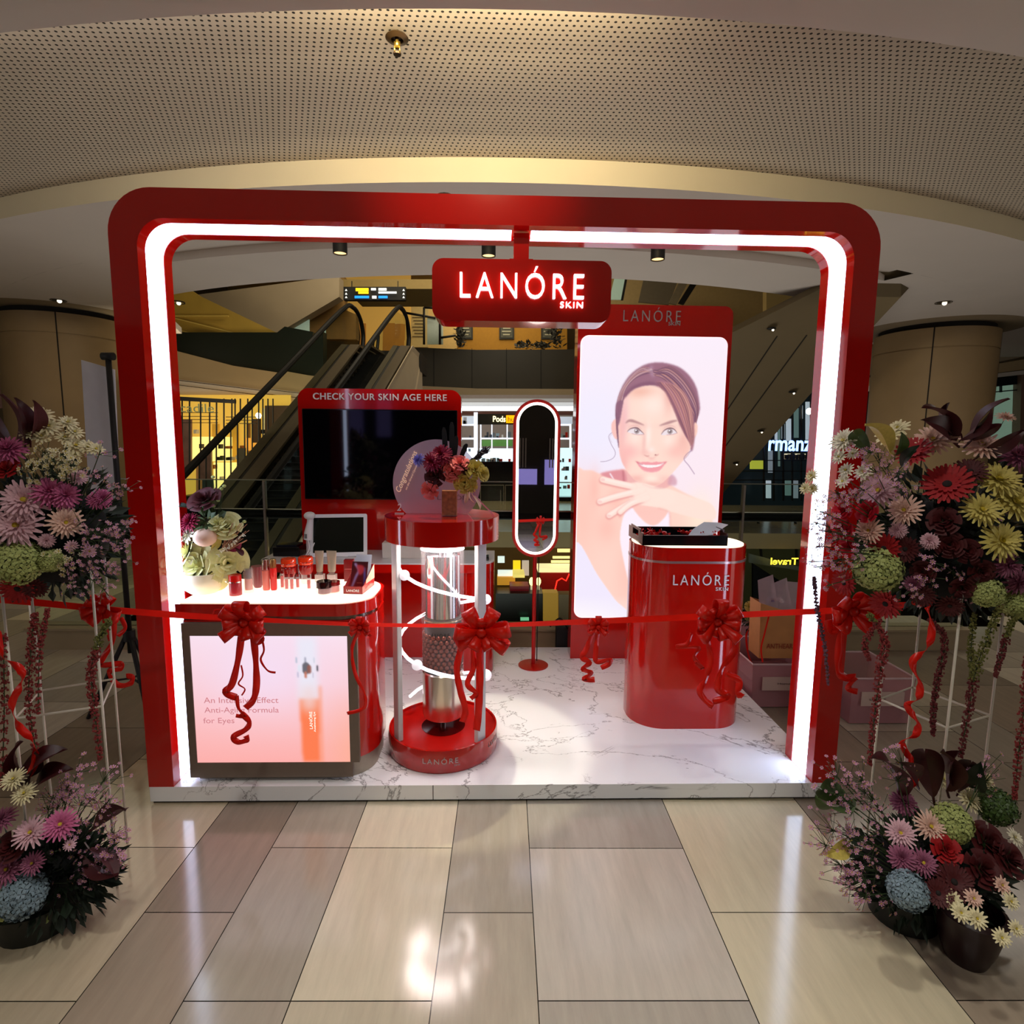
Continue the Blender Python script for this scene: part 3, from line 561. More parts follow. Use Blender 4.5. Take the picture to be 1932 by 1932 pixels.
# ================================================================== ESCALATORS AND BALUSTRADE
def escalator():
    top = Vector((-3.27, 13.0, 4.47)); bot = Vector((-3.95, 7.0, 0.93))      # left handrail line
    t = thing('escalator', (-3.4, 9.5, 0), 'dark escalator rising from the left behind the booth to the upper floor', 'escalator')
    d = top-bot; side = Vector((1.09, 0.06, 0)); dn = Vector((0, 0, -0.86))
    ext = bot - d*0.25
    for s in (0, 1):
        o = side*s
        # handrail runs up, rounds the newel and returns below
        P = [ext+o, bot+o, bot+d*0.5+o, top-d*0.06+o, top+Vector((0, .45, .02))+o, top+Vector((0.02, 1.0, -.10))+o, top+Vector((0.03, 1.25, -.42))+o, top+Vector((0.03, 1.15, -.78))+o]
        MB().tube(catmull(P, 5), 0.05, 8).build('handrail', RUBBER, t)
        g = MB(); g.smooth = False
        g.quad(ext+o, top-d*0.05+o, top-d*0.05+o+dn, ext+o+dn); g.quad(top-d*0.05+o, top+Vector((0, 0.9, -.05))+o, top+Vector((0, 1.1, -.5))+o, top+Vector((0, .9, -.86))+o, top-d*0.05+o+dn); g.build('glass_panel', GLASS, t)
        for k, (w0, w1, m) in enumerate(((-0.2, -0.03, DECK), (0.03, 0.24, DECK))):
            a = Vector((w0, 0, 0)); b = Vector((w1, 0, 0)); lo, hi = ext+o+dn, top+o+dn
            mb = MB(); mb.slab([lo+a, lo+b, hi+b, hi+a], (0, 0, -0.05)); mb.slab([hi+a, hi+b, hi+b+Vector((0, 1.2, 0)), hi+a+Vector((0, 1.2, 0))], (0, 0, -0.05)); mb.build('deck', m, t)
        MB().slab([ext+o+dn+Vector((-0.03, 0, -.01)), ext+o+dn+Vector((0.03, 0, -.01)), top+o+dn+Vector((0.03, 0, -.01)), top+o+dn+Vector((-.03, 0, -.01))], (0, 0, -.04)).build('deck_groove', BLACKM, t)
    mb = MB(); lo, hi = ext+dn, top+dn; n = 46
    for k in range(n):
        a = lo+(hi-lo)*k/n; b = lo+(hi-lo)*(k+1)/n
        w = side - Vector((0.3, 0, 0)); a2 = a+Vector((0.22, 0, -.14)); dz = b.z-a.z
        mb.slab([a2, a2+w, a2+w+Vector((0, b.y-a.y, 0)), a2+Vector((0, b.y-a.y, 0))], (0, 0, -.05)); mb.slab([a2, a2+w, a2+w+Vector((0, 0, -dz)), a2+Vector((0, 0, -dz))], (0, 0.02, 0))
    mb.build('steps', mat('step_black', (9, 9, 9), 0.5, noise=0.1), t)
    # side cladding of the truss
    for s, m in ((0, DECK), (1, CREAM2)):
        e = side*s + Vector((-0.2 if s == 0 else 0.28, 0, 0))
        mb = MB(); mb.slab([lo+e, hi+e, hi+e+Vector((0, 1.6, 0)), hi+e+Vector((0, 1.6, -1.1)), hi+e+Vector((0, 0.3, -1.1)), lo+e+Vector((0, 1.0, -1.0))], (0.02 if s else -0.02, 0, 0)); mb.build('truss_cladding', m, t)
    MB().slab([lo+Vector((-.18, 0.5, -.5)), lo+side+Vector((.26, 0.5, -.5)), hi+side+Vector((.26, 0.5, -.6)), hi+Vector((-.18, 0.5, -.6))], (0, 0, -.05)).build('truss_soffit', BLACKM, t)
    MB().box((top.x-0.2, 14.2, 3.2), (top.x+1.4, 15.5, 3.66)).build('landing', BLACKM, t)
escalator()
t = thing('escalator', (4.2, 9, 0), 'olive underside of a second escalator descending behind the portrait lightbox', 'escalator')
def onplane(px, py):      # underside: falls 30 degrees going away from the soffit edge
    v = ray(px, py); s = (3.3+0.577*6.4-EYE)/(v.z+0.577*v.y); return Vector((0, 0, EYE))+v*s
UND = mat('escalator_underside', (112, 98, 72), 0.6, noise=0.05, scale=2)
pl = [onplane(*q) for q in ((1700, 470), (1373, 632), (1200, 722), (1180, 1120), (1358, 937), (1546, 724), (1700, 560))]
MB().slab(pl, (0.1, -0.0, 0.12)).build('soffit', UND, t)
gs = mat('groove_dark', (26, 22, 16), 0.8)
for a, b in (((1466, 634), (1350, 806)), ((1522, 632), (1350, 867))):
    mb = MB(); mb.slab([onplane(a[0]-1, a[1]), onplane(a[0]+1.2, a[1]), onplane(b[0]+1.2, b[1]), onplane(b[0]-1, b[1])], (0, -0.004, -0.004)); mb.build('groove', gs, t)
for k, (px, py) in enumerate(((1455, 617), (1495, 737), (1435, 811), (1388, 872))):
    p = onplane(px, py)+Vector((0, -0.01, -0.02)); MB().ball(p, 0.055, 12, (1, 1, 0.3)).build('downlight', BLACKM, t); MB().ball(p+Vector((0.01, -0.02, -0.02)), 0.015, 8).build('bulb', mat('lamp_bulb', (255, 245, 220)), t)
struct(panel('wall_atrium_right', [(1100, 515), (1460, 510), (1700, 500), (1700, 640), (1373, 860), (1100, 760)], 17.5, mat('atrium_cream', (190, 164, 112), 0.75, noise=0.05), th=0.3))
struct(panel('wall_fin', [(1446, 548), (1475, 500), (1560, 500), (1520, 575), (1446, 600)], 15, mat('gold_cream', (205, 180, 120), 0.5, noise=0.15, scale=0.8), th=0.2))
t = thing('escalator', aty(1240, 550, 16), 'third escalator seen edge-on above the portrait lightbox, between cream walls', 'escalator')
panel('side_panel', [(1215, 525), (1280, 527), (1262, 575), (1205, 570)], 16, mat('grey_side', (110, 100, 82), 0.6), t); panel('handrail', [(1306, 530), (1318, 531), (1290, 575), (1280, 572)], 15.8, BLACKM, t)
panel('side_panel', [(1284, 528), (1300, 529), (1276, 575), (1262, 572)], 15.9, mat('grey_side2', (130, 118, 94), 0.6), t); panel('window', [(1160, 523), (1180, 524), (1172, 565), (1150, 565)], 15.9, glow('pale_window', (150, 170, 150), .35), t); panel('post', [(1180, 524), (1184, 524), (1176, 566), (1172, 566)], 15.8, BLACKM, t)

# wayfinding sign hanging from the corridor soffit
t = thing('wayfinding_sign', aty(706, 554, 14.6), 'black hanging direction sign with yellow, white and blue lettering at the escalator top', 'sign')
panel('board', R4(648, 541, 765, 566), 14.6, BLACKM, t, 0.15)
YL, WL2, BL = glow('wf_yellow', (255, 200, 20), 1.3), glow('wf_white', (235, 235, 225), 1.2), glow('wf_blue', (20, 130, 230), 1.2)
for r, m in ((R4(671, 543.5, 695, 549), YL), (R4(676, 550, 695, 554), YL), (R4(669, 558, 696, 562.5), BL), (R4(714, 543.5, 729, 548), WL2), (R4(714, 550, 748, 553.5), WL2), (R4(714, 558, 731, 562.5), BL), (R4(700, 543.5, 709, 547.5), WL2), (R4(702, 558, 710, 563), WL2)): panel('lettering', r, 14.5, m, t, 0.02)
for x in (651, 759.5):
    for y in (545, 552, 558.5): panel('arrow', [(x, y+3.5), (x+2, y), (x+4, y+3.5)], 14.5, WL2, t, 0.02)
for x in (663, 750): panel('hanger', R4(x, 530, x+1, 541), 14.65, BLACKM, t, 0.04)

# glass balustrade with dark handrail along the edge of the void
t = thing('glass_balustrade', (0, 4.15, 0), 'clear glass balustrade with dark handrail behind the booth', 'railing')
MB().box((-3.4, 4.085, 0), (3.6, 4.215, 0.15)).build('curb', mat('curb_stone', (150, 132, 100), 0.6, noise=0.08, scale=4), t)
MB().box((-3.4, 4.06, 0.15), (3.6, 4.24, 0.165)).build('curb_cap', mat('curb_stone', (150, 132, 100), 0.6), t)
xs = [-3.4, -1.675, 1.825, 3.6]
for a, b in zip(xs, xs[1:]): MB().box((a+0.01, 4.144, 0.165), (b-0.01, 4.156, 1.245)).build('glass_panel', GLASS, t)
for x in xs[:-1]: MB().box((x-0.008, 4.13, 0.165), (x+0.008, 4.17, 1.24)).build('post', STEEL, t)
MB().box((-3.4, 4.143, 1.245), (3.6, 4.157, 1.252)).build('glass_edge', mat('edge_green', (120, 128, 110), 0.3), t)
MB().tube([(-3.4, 4.19, 1.0), (3.6, 4.19, 1.0)], 0.036, 12).build('handrail', RUBBER, t)
MB().tube([(-3.4, 4.16, 1.033), (3.6, 4.16, 1.033)], 0.006, 6).build('steel_line', STEEL, t)
# power board on curb
t = thing('power_adapter', (0.50, 4.0, 0), 'small black box on the floor behind the mirror, left of the portrait lightbox foot', 'box'); MB().box((0.44, 3.96, 0), (0.60, 4.05, 0.22)).build('case', BLACKM, t, bevel=0.01)
MB().tube(catmull([(0.52, 3.97, 0.2), (0.5, 3.94, 0.24), (0.46, 3.97, 0.28), (0.40, 4.03, 0.2)], 5), 0.006).build('cable', BLACKM, t)

# ================================================================== THE BOOTH
Y0, ZT = 2.287, 0.078
def marble():
    m = bpy.data.materials.new('white_marble'); m.use_nodes = True; nt = m.node_tree; b = nt.nodes['Principled BSDF']; L = nt.links.new
    tc = nt.nodes.new('ShaderNodeTexCoord')
    def vein(scale, det, dist, lo, hi, seed):
        mp = nt.nodes.new('ShaderNodeMapping'); mp.inputs['Location'].default_value = (seed, seed*1.7, 0); mp.inputs['Rotation'].default_value = (0, 0, 0.6); mp.inputs['Scale'].default_value = (1, 1.7, 1)
        n = nt.nodes.new('ShaderNodeTexNoise'); n.inputs['Scale'].default_value = scale; n.inputs['Detail'].default_value = det; n.inputs['Distortion'].default_value = dist; n.inputs['Roughness'].default_value = 0.6
        s = nt.nodes.new('ShaderNodeMath'); s.operation = 'SUBTRACT'; s.inputs[1].default_value = 0.5; a = nt.nodes.new('ShaderNodeMath'); a.operation = 'ABSOLUTE'
        r = nt.nodes.new('ShaderNodeMapRange'); r.inputs['From Min'].default_value = lo; r.inputs['From Max'].default_value = hi; r.inputs['To Min'].default_value = 1; r.inputs['To Max'].default_value = 0
        L(tc.outputs['Object'], mp.inputs[0]); L(mp.outputs[0], n.inputs['Vector']); L(n.outputs['Fac'], s.inputs[0]); L(s.outputs[0], a.inputs[0]); L(a.outputs[0], r.inputs['Value']); return r.outputs[0]
    v1 = vein(0.85, 9, 0.9, 0.0, 0.0055, 3.6); v2 = vein(1.7, 8, 0.7, 0, 0.0055, 9.4)
    n3 = nt.nodes.new('ShaderNodeTexNoise'); n3.inputs['Scale'].default_value = 2.2; L(tc.outputs['Object'], n3.inputs['Vector'])
    mk = nt.nodes.new('ShaderNodeMapRange'); mk.inputs['From Min'].default_value = 0.5; mk.inputs['From Max'].default_value = 0.58; L(n3.outputs['Fac'], mk.inputs['Value'])
    m2 = nt.nodes.new('ShaderNodeMath'); m2.operation = 'MULTIPLY'; L(v2, m2.inputs[0]); L(mk.outputs[0], m2.inputs[1])
    mx = nt.nodes.new('ShaderNodeMath'); mx.operation = 'MAXIMUM'; L(v1, mx.inputs[0]); L(m2.outputs[0], mx.inputs[1])
    sc = nt.nodes.new('ShaderNodeMath'); sc.operation = 'MULTIPLY'; sc.inputs[1].default_value = 0.75; L(mx.outputs[0], sc.inputs[0])
    mix = nt.nodes.new('ShaderNodeMix'); mix.data_type = 'RGBA'; mix.inputs[6].default_value = srgb(238, 240, 242); mix.inputs[7].default_value = srgb(84, 80, 84)
    L(sc.outputs[0], mix.inputs[0]); L(mix.outputs[2], b.inputs['Base Color']); b.inputs['Roughness'].default_value = 0.16; return m
MARBLE = marble()
t = thing('display_platform', (0.012, Y0, 0), 'low white marble-patterned platform the red booth stands on', 'platform')
MB().box((-1.46, Y0+0.0, 0.012), (1.488, 3.93, ZT)).build('deck', MARBLE, t)
MB().box((-1.455, Y0+0.012, 0), (1.483, 3.92, 0.012)).build('shadow_gap', BLACKM, t)
MB().box((-0.265, Y0-0.0008, 0.012), (-0.262, Y0, ZT)).build('panel_joint', BLACKM, t)

# --- red arch with light strips
def upath(x0, x1, zt, r, zb, n=10):
    p = [(x0, zb)]+[(x0+r-r*math.cos(PI/2*k/n), zt-r+r*math.sin(PI/2*k/n)) for k in range(n+1)]
    return p+[(x1-r+r*math.sin(PI/2*k/n), zt-r+r*math.cos(PI/2*k/n)) for k in range(n+1)]+[(x1, zb)]
t = thing('booth_arch', (0.012, 2.40, ZT), 'tall red rounded arch frame lined with bright white light strips', 'display arch')
OUT = upath(-1.462, 1.486, 2.47, 0.165, ZT); INN = upath(-1.358, 1.386, 2.362, 0.105, ZT); INB = INN
IND = upath(-1.348, 1.376, 2.352, 0.095, ZT)
YB = 2.52
def face(mb, A, B, y): n = len(A); mb._a([(x, y, z) for x, z in A]+[(x, y, z) for x, z in B], [(i, i+1, n+i+1, n+i) for i in range(n-1)], False)
def wall(mb, A, y0, y1): n = len(A); mb._a([(x, y0, z) for x, z in A]+[(x, y1, z) for x, z in A], [(i, i+1, n+i+1, n+i) for i in range(n-1)], True)
mb = MB(); face(mb, OUT, INN, Y0); face(mb, OUT, INN, YB); wall(mb, OUT, Y0, YB); wall(mb, INN, Y0, 2.338); wall(mb, INN, 2.462, YB)
P2 = upath(-1.368, 1.396, 2.372, 0.115, ZT); face(mb, INN, P2, 2.338); face(mb, INN, P2, 2.462); wall(mb, P2, 2.338, 2.462)
mb.build('frame', RED, t, bevel=0)
INL = upath(-1.360, 1.388, 2.364, 0.107, ZT+0.004)
def sub(P, i, j): return P[i:j]
for nm, seg in (('light_strip', (0, 2)), ('light_strip', (1, 12)), ('light_strip', (11, 13)), ('light_strip', (12, 23)), ('light_strip', (22, 24))):
    q = [p for p in INL[seg[0]:seg[1]]]
    if seg == (11, 13):
        for a, b in ((q[0], (0.052, q[0][1])), ((0.130, q[0][1]), q[1])): mb = MB(); mb.open = True; wall(mb, [a, b], 2.339, 2.461); mb.build(nm, LED, t)
    else: mb = MB(); mb.open = True; wall(mb, q, 2.339, 2.461); mb.build(nm, LED, t)
# black cable loop on top
mb = MB(); mb.tube([(-0.215+0.055*math.cos(a), 2.4, 2.47+0.045*math.sin(a)) for a in [PI*k/12 for k in range(13)]], 0.006, 6)
tag(mb.build('cable_loop', BLACKM), 'small black cable loop on top of the red arch', 'cable')

# --- hanging sign
YS = 2.335
a = aty(817, 487, YS); b = aty(1154, 601, YS)
sx0, sx1, sz0, sz1 = -0.258, 0.448, 2.018, 2.253
t = thing('hanging_sign', ((sx0+sx1)/2, YS, sz0), 'red rounded hanging sign with glowing white brand lettering under the arch', 'sign')
sb = MB().prism(rrect(sx0, sz0, sx1, sz1, 0.045), YS, YS+0.13).build('sign_box', RED, t)
MB().box((0.061, YS+0.02, sz1-0.005), (0.121, YS+0.08, 2.358)).build('hanger_post', RED, t)
MB().box((0.045, YS+0.005, sz1-0.002), (0.137, YS+0.10, sz1+0.004)).build('hanger_plate', RED, t)
q = aty(985, 534, YS); text('LANÓRE', 0.487, 0.120, upright(q.x, YS-0.008, q.z), TEXTL, 'lettering', sb, 0.008, space=1.35, bold=-0.006)
q = aty(1078, 576, YS); text('SKIN', 0.090, 0.023, upright(q.x, YS-0.006, q.z), TEXTL, 'lettering', sb, 0.006, space=1.2, bold=-0.002)

# --- left front counter
CX0, CX1, CY0, CY1 = -1.325, -0.527, 2.335, 2.76
t = thing('display_counter', ((CX0+CX1)/2, 2.5, ZT), 'front left product counter with glowing top and pink picture lightbox', 'display counter')
def cpoly(x0, x1, y0, y1, r): return rrect(x0, y0, x1, y1, r, 10, (0, 1, 1, 0))
MB().prism(cpoly(CX0+0.045, CX1-0.012, CY0+0.012, CY1-0.01, 0.145), ZT, ZT+0.085, 'z').build('plinth', mat('plinth_steel', (168, 158, 142), 0.35, 0.4, noise=0.05, scale=40), t)
MB().prism(cpoly(CX0+0.02, CX1, CY0+0.006, CY1, 0.15), ZT+0.085, 0.79, 'z').build('body', RED, t, bevel=0)
MB().prism(cpoly(CX0-0.005, CX1+0.003, CY0-0.004, CY1, 0.155), 0.81, 0.862, 'z').build('top_band', RED, t)
MB().prism(cpoly(CX0+0.02, CX1-0.01, CY0+0.01, CY1-0.01, 0.145), 0.79, 0.81, 'z').build('shadow_gap', mat('gap_metal', (120, 104, 96), 0.2, 0.8), t)
MB().prism(cpoly(CX0+0.01, CX1-0.01, CY0+0.008, CY1-0.02, 0.145), 0.862, 0.868, 'z').build('light_top', glow('warm_light_top', (255, 236, 212), 1.25), t)
# steel front frame round the picture
fx0, fx1, fz0, fz1 = -1.305, -0.612, ZT+0.02, 0.783
px0, px1, pz0, pz1 = -1.273, -0.622, 0.165, 0.729
mb = MB(); 
for r in (((fx0, fz0), (fx1, pz0)), ((fx0, pz1), (fx1+0.03, fz1)), ((fx0, pz0), (px0, pz1)), ((px1, pz0), (fx1+0.03, pz1))): mb.box((r[0][0], CY0-0.014, r[0][1]), (r[1][0], CY0+0.006, r[1][1]))
mb.build('steel_frame', mat('dull_steel', (122, 108, 96), 0.42, 0.2, noise=0.04, scale=40), t)
P = Paint(657-358, 1437-1199, 190, 150, (252, 226, 240), (255, 176, 172))
# warm print, pale in the middle, with an orange bottle
g = np.exp(-(((P.X-140)/120)**2+((P.Y-70)/80)**2)); P.put(g, (246, 226, 250), 0.75)
P.put(np.clip((P.X-225)/80, 0, 1)*np.clip((P.Y-90)/120, 0, 1), (255, 176, 150), 0.8)
P.poly([(202, 2), (240, 2), (240, 120), (202, 120)], (236, 236, 250), 6, 0.9, False)
P.poly([(203, 118), (241, 118), (240, 238), (206, 238)], (255, 122, 74), 3, 0.95, False); P.line([(222, 110), (222, 125)], 34, (244, 214, 214), 9, 0.8)
P.line([(244, 95), (244, 236)], 5, (255, 140, 96), 3, 0.6)
for (x, y, w, c) in ((200, 45, 3, (180, 190, 210)), (217, 45, 3, (150, 150, 170)), (218, 60, 14, (90, 90, 100)), (224, 62, 8, (150, 90, 80)), (240, 60, 3, (60, 60, 70)), (217, 72, 5, (200, 120, 100)), (234, 45, 2, (190, 200, 215)), (205, 60, 5, (226, 232, 244)), (202, 72, 2, (170, 170, 200)), (231, 73, 2, (190, 180, 200))): P.line([(x, y-4), (x, y+4)], w, c, 1, 0.9)
pic = P.build('picture_print', px0, px1, pz0, pz1, CY0-0.010, vcol('lit_print', 0.85), t)
tx = mat('print_text', (196, 132, 140), 0.6, emis=(196, 132, 140), es=0.75, noise=0)
for ln, (bx, by, wd) in zip(('An Intensive Effect', 'Anti-Aging Formula', 'for Eyes'), ((455, 1321, 144), (456, 1341, 144), (413, 1361, 60))):
    q = aty(bx, by, CY0-0.012); text(ln, wd/462, 0.025 if ln[:3] == 'An ' else 0.032, upright(q.x, CY0-0.012, q.z), tx, 'print_text', t, 0.0006)
q = aty(586, 1359, CY0-0.012); text('LANÓRE', 0.078, 0.016, upright(q.x, CY0-0.012, q.z) @ Matrix.Rotation(PI/2, 4, 'Z'), mat('print_white', (255, 235, 225), 0.5, emis=(255, 225, 215), es=0.9, noise=0), 'print_text', t, 0.0006)
q = aty(594, 1362, CY0-0.012); text('Awakening Eye', 0.09, 0.010, upright(q.x, CY0-0.012, q.z) @ Matrix.Rotation(PI/2, 4, 'Z'), mat('print_white', (255, 235, 225)), 'print_text', t, 0.0006)

# --- round product tower
RX, RY, RR = -0.250, 2.625, 0.262
t = thing('display_tower', (RX, RY, ZT), 'round red display tower with white posts, light spiral and clear tube of beads', 'display stand')
o = (RX, RY, 0)
MB().lathe([(RR*0.97, ZT), (RR, ZT+0.012), (RR, 0.168), (RR-0.004, 0.186), (RR-0.012, 0.186), (RR-0.012, 0.172)], o, 72, False).build('base_drum', RED, t)
MB().lathe([(0, 0.173), (RR-0.011, 0.173)], o, 72, False).build('base_top', REDM, t)
MB().lathe([(RR, 1.098), (RR, 1.205), (0, 1.205)], o, 72, False).lathe([(0, 1.098), (RR, 1.098)], o, 72, False).build('top_drum', RED, t)
q = aty(831, 1436, RY-RR)
def curved_text(body, w, h, cx, z, rad, cy, m, parent, name='lettering', bold=-0.01, space=1.3):
    k = text(body, w, h, Matrix.Identity(4), m, name, None, 0.0012, bold=bold, space=space)
    off = k.location.copy(); a0 = math.asin(max(-1, min(1, (cx-RX0[0])/rad)))
    for v in k.data.vertices:
        p = v.co+off; an = a0+p.x/rad; rr = rad+0.0015+p.z
        v.co = Vector((RX0[0]+rr*math.sin(an), cy-rr*math.cos(an), z+p.y))-ORG[parent.name]
    k.location = (0, 0, 0); k.parent = parent; k.data.update(); ORG[k.name] = ORG[parent.name]; return k
RX0 = [RX]
curved_text('LANÓRE', 0.158, 0.030, q.x, q.z, RR, RY, mat('dull_silver_text', (190, 172, 172), 0.3, 0.3), t, bold=0.0)
q2 = aty(862, 1446, RY-RR); curved_text('SKIN', 0.024, 0.008, q2.x, q2.z, RR, RY, mat('dull_silver_text', (190, 172, 172)), t)
curved_text('LANÓRE', 0.10, 0.03, RX+RR*0.93, q.z+0.01, RR, RY, mat('dull_silver_text', (190, 172, 172)), t)
MB().lathe([(0.12, 1.092), (0.215, 1.092), (0.215, 1.098), (0.12, 1.098)], o, 48, False).build('light_ring', mat('under_light', (255, 240, 235), 0.4, emis=(255, 240, 235), es=22, noise=0), t)
for ang in (212, 322, 90):
    a = R_(ang); c = Vector((RX+(RR-0.032)*math.cos(a), RY+(RR-0.032)*math.sin(a), 0)); 
    mb = MB(); mb.T = Matrix.Translation(c) @ Matrix.Rotation(a, 4, 'Z'); mb.box((-0.012, -0.028, 0.172), (0.012, 0.028, 1.10)); mb.build('post', mat('post_white', (205, 208, 210), 0.3), t, bevel=0.004)
MB().lathe([(0.012, 0.172), (0.012, 0.20), (0.02, 0.20), (0.02, 1.10)], o, 16).build('core_rod', CHROME, t)
MB().lathe([(0.105, 0.174), (0.105, 0.1755), (0, 0.1755)], o, 40, False).build('foot_disc', mat('dark_red_disc', (70, 6, 6), 0.15), t)
MB().lathe([(0.0, 0.235), (0.095, 0.235), (0.098, 0.245), (0.098, 0.455), (0.092, 0.462)], o, 48, False).build('chrome_cup', mat('satin_chrome', (222, 214, 204), 0.22, 1.0, noise=0.02), t)
MB().lathe([(0.082, 0.72), (0.082, 1.02), (0.0, 1.02)], o, 48, False).lathe([(0.082, 0.72), (0, 0.72)], o, 48, False).build('chrome_core', CHROME, t)
tb = MB(); tb.lathe([(0.100, 0.455), (0.100, 1.055), (0.103, 1.055)], o, 48, False); tb.build('clear_tube', mat('tube_clear', (240, 235, 240), 0.03, alpha=0.07, noise=0, spec=0.6), t)
MB().lathe([(0.103, 1.045), (0.103, 1.057), (0.080, 1.06), (0.0, 1.06)], o, 48, False).build('tube_cap', mat('clear_cap', (210, 215, 225), 0.1, 0.3, alpha=0.7), t)
MB().lathe([(0.099, 0.715), (0.099, 0.722)], o, 48, False).build('tube_ring', mat('pale_gold', (225, 205, 170), 0.2, 0.7), t)
MB().lathe([(0.0, 0.64), (0.088, 0.64), (0.088, 0.72), (0, 0.72)], o, 48, False).build('grey_collar', mat('grey_collar', (84, 78, 74), 0.35, 0.5), t)
# beads: the hundred that show, the rest as one
BEAD = mat('bronze_bead', (120, 60, 42), 0.2, 0.3, noise=0.1)
bm0 = MB(); bm0.ball((0, 0, 0), 0.0122, 14); bme = bm0.mesh('bead', BEAD); rb = random.Random(2); rest = MB(); cnt = 0
for lay in range(9):
    z = 0.476+lay*0.0205
    for k in range(22):
        a = 2*PI*(k+0.5*(lay % 2))/22; r = 0.086; zz = z+rb.uniform(-0.002, 0.002)
        p = Vector((RX+r*math.cos(a), RY+r*math.sin(a), zz))
        if math.sin(a) < -0.15 and cnt < 100 :
            b_ = bpy.data.objects.new('bead', bme); C.objects.link(b_); b_.location = p-ORG[t.name]; b_.parent = t; cnt += 1
        else: rest.ball(p, 0.0122, 8)
for k in range(90): rest.ball((RX+rb.uniform(-.055, .055), RY+rb.uniform(-.055, .055), 0.632+rb.uniform(-.006, .006)), 0.0105, 8)
tag(rest.build('bead_fill', BEAD, t), kind='stuff')
MB().lathe([(0, 0.463), (0.080, 0.463), (0.080, 0.625), (0, 0.625)], o, 24, False).build('bead_shade_core', mat('bead_shadow', (40, 22, 18), 0.8), t)  # dark core added as painted shade between the beads
curved_text('LANÓRE', 0.10, 0.026, RX-0.01, 0.66, 0.101, RY, mat('dark_print', (36, 26, 26), 0.6), t)
# spiral of light tube with globes
HEL = mat('spiral_tube', (240, 240, 245), 0.3, emis=(235, 235, 250), es=2.2, noise=0)
hr, pitch, ztop = 0.205, 0.375, 0.99
def hel(u): a = PI+2*PI*u; return Vector((RX+hr*math.cos(a), RY+hr*math.sin(a), ztop-pitch*u))
mb = MB(); mb.tube([hel(u/24) for u in range(0, 47)], 0.0075, 8); hx = mb.build('light_spiral', HEL, t)
for u in (0.11, 0.5, 0.56, 1.17, 1.5): MB().ball(hel(u), 0.024 if u != 1.5 else 0.028, 16).build('globe', mat('globe_white', (240, 236, 240), 0.3, emis=(240, 236, 245), es=0.55, noise=0), hx)

# --- oval lit mirror on a red pole
t = thing('standing_mirror', (0.25, 3.60, ZT), 'tall oval mirror with glowing rim on a thin red pole stand', 'mirror')
mx0, mx1, mz0, mz1, my = 0.102, 0.397, 0.808, 1.804, 3.58
RF = mat('mirror_frame_red', (178, 40, 34), 0.3)
mf = MB().prism(rrect(mx0, mz0, mx1, mz1, 0.1475, 12), my, my+0.03).build('frame', RF, t)
MB().prism(rrect(mx0+0.019, mz0+0.019, mx1-0.019, mz1-0.019, 0.1285, 12), my-0.004, my).build('light_rim', glow('rim_light', (255, 244, 232), 3.0), mf)
MB().prism(rrect(mx0+0.035, mz0+0.035, mx1-0.035, mz1-0.035, 0.112, 12), my-0.007, my-0.003).build('mirror_glass', mat('mirror_glass', (235, 235, 235), 0.01, 1.0, noise=0), mf)
MB().tube([(0.25, 3.6, ZT+0.01), (0.25, 3.6, mz0+0.02)], 0.013, 12).build('pole', REDM, t); MB().lathe([(0.098, ZT), (0.098, ZT+0.006), (0.012, ZT+0.012)], (0.25, 3.6, 0), 40).build('base', REDM, t)
MB().tube([(0.275, 3.63, ZT+0.02), (0.278, 3.63, mz0+0.05)], 0.003, 6).build('power_cord', BLACKM, t)

# --- back wall with the television and its counter
t = thing('television_wall', (-0.78, 3.85, ZT), 'red rounded back panel with skin age lettering over a black television', 'display panel')
wx0, wx1, wz1 = -1.31, -0.238, 1.876
MB().prism(rrect(wx0, ZT, wx1, wz1, 0.07, 8, (0, 0, 1, 1)), 3.842, 3.92).build('panel', RED, t)
q0, q1 = aty(591, 749, 3.84), aty(843, 749, 3.84); text('CHECK YOUR SKIN AGE HERE', (q1-q0).length, 0.043, upright((q0.x+q1.x)/2, 3.836, (q0.z+q1.z)/2), TEXTW, 'lettering', t, 0.004, space=1.1, bold=0.012)
t2 = thing('television', (-0.78, 3.80, 1.15), 'black wall television on the red panel, switched off', 'television')
a = aty(570, 771, 3.80); b = aty(862, 937, 3.80)
bz = MB().box((-1.272, 3.80, 1.148), (-0.262, 3.838, 1.742)).build('bezel', BLACK, t2, bevel=0.004)
MB().box((-1.264, 3.797, 1.160), (-0.270, 3.801, 1.734)).build('screen', mat('tv_screen', (3, 3, 5), 0.05, noise=0), bz)
t = thing('back_counter', (-0.75, 3.65, ZT), 'long low back counter with white top and red rounded end under the television', 'display counter')
wt = 0.80
pol = rrect(-1.46, 3.42, -0.01, 3.84, 0.12, 10, (1, 1, 0, 0))
MB().prism(pol, wt-0.008, wt, 'z').build('worktop', mat('worktop_white', (205, 205, 205), 0.25, noise=0.02), t)
MB().prism(pol, wt-0.06, wt-0.008, 'z').build('edge_band', RED, t)
MB().box((-1.40, 3.74, ZT), (-0.2, 3.80, wt-0.06)).build('recess_panel', RED, t)
MB().prism(rrect(-0.24, 3.44, -0.012, 3.84, 0.11, 10, (1, 1, 0, 0)), ZT, wt-0.06, 'z').build('end_cabinet', RED, t)
MB().box((-0.72, 3.56, wt), (-0.30, 3.82, wt+0.10)).build('white_block', mat('block_white', (196, 190, 180), 0.4), t, bevel=0.004)

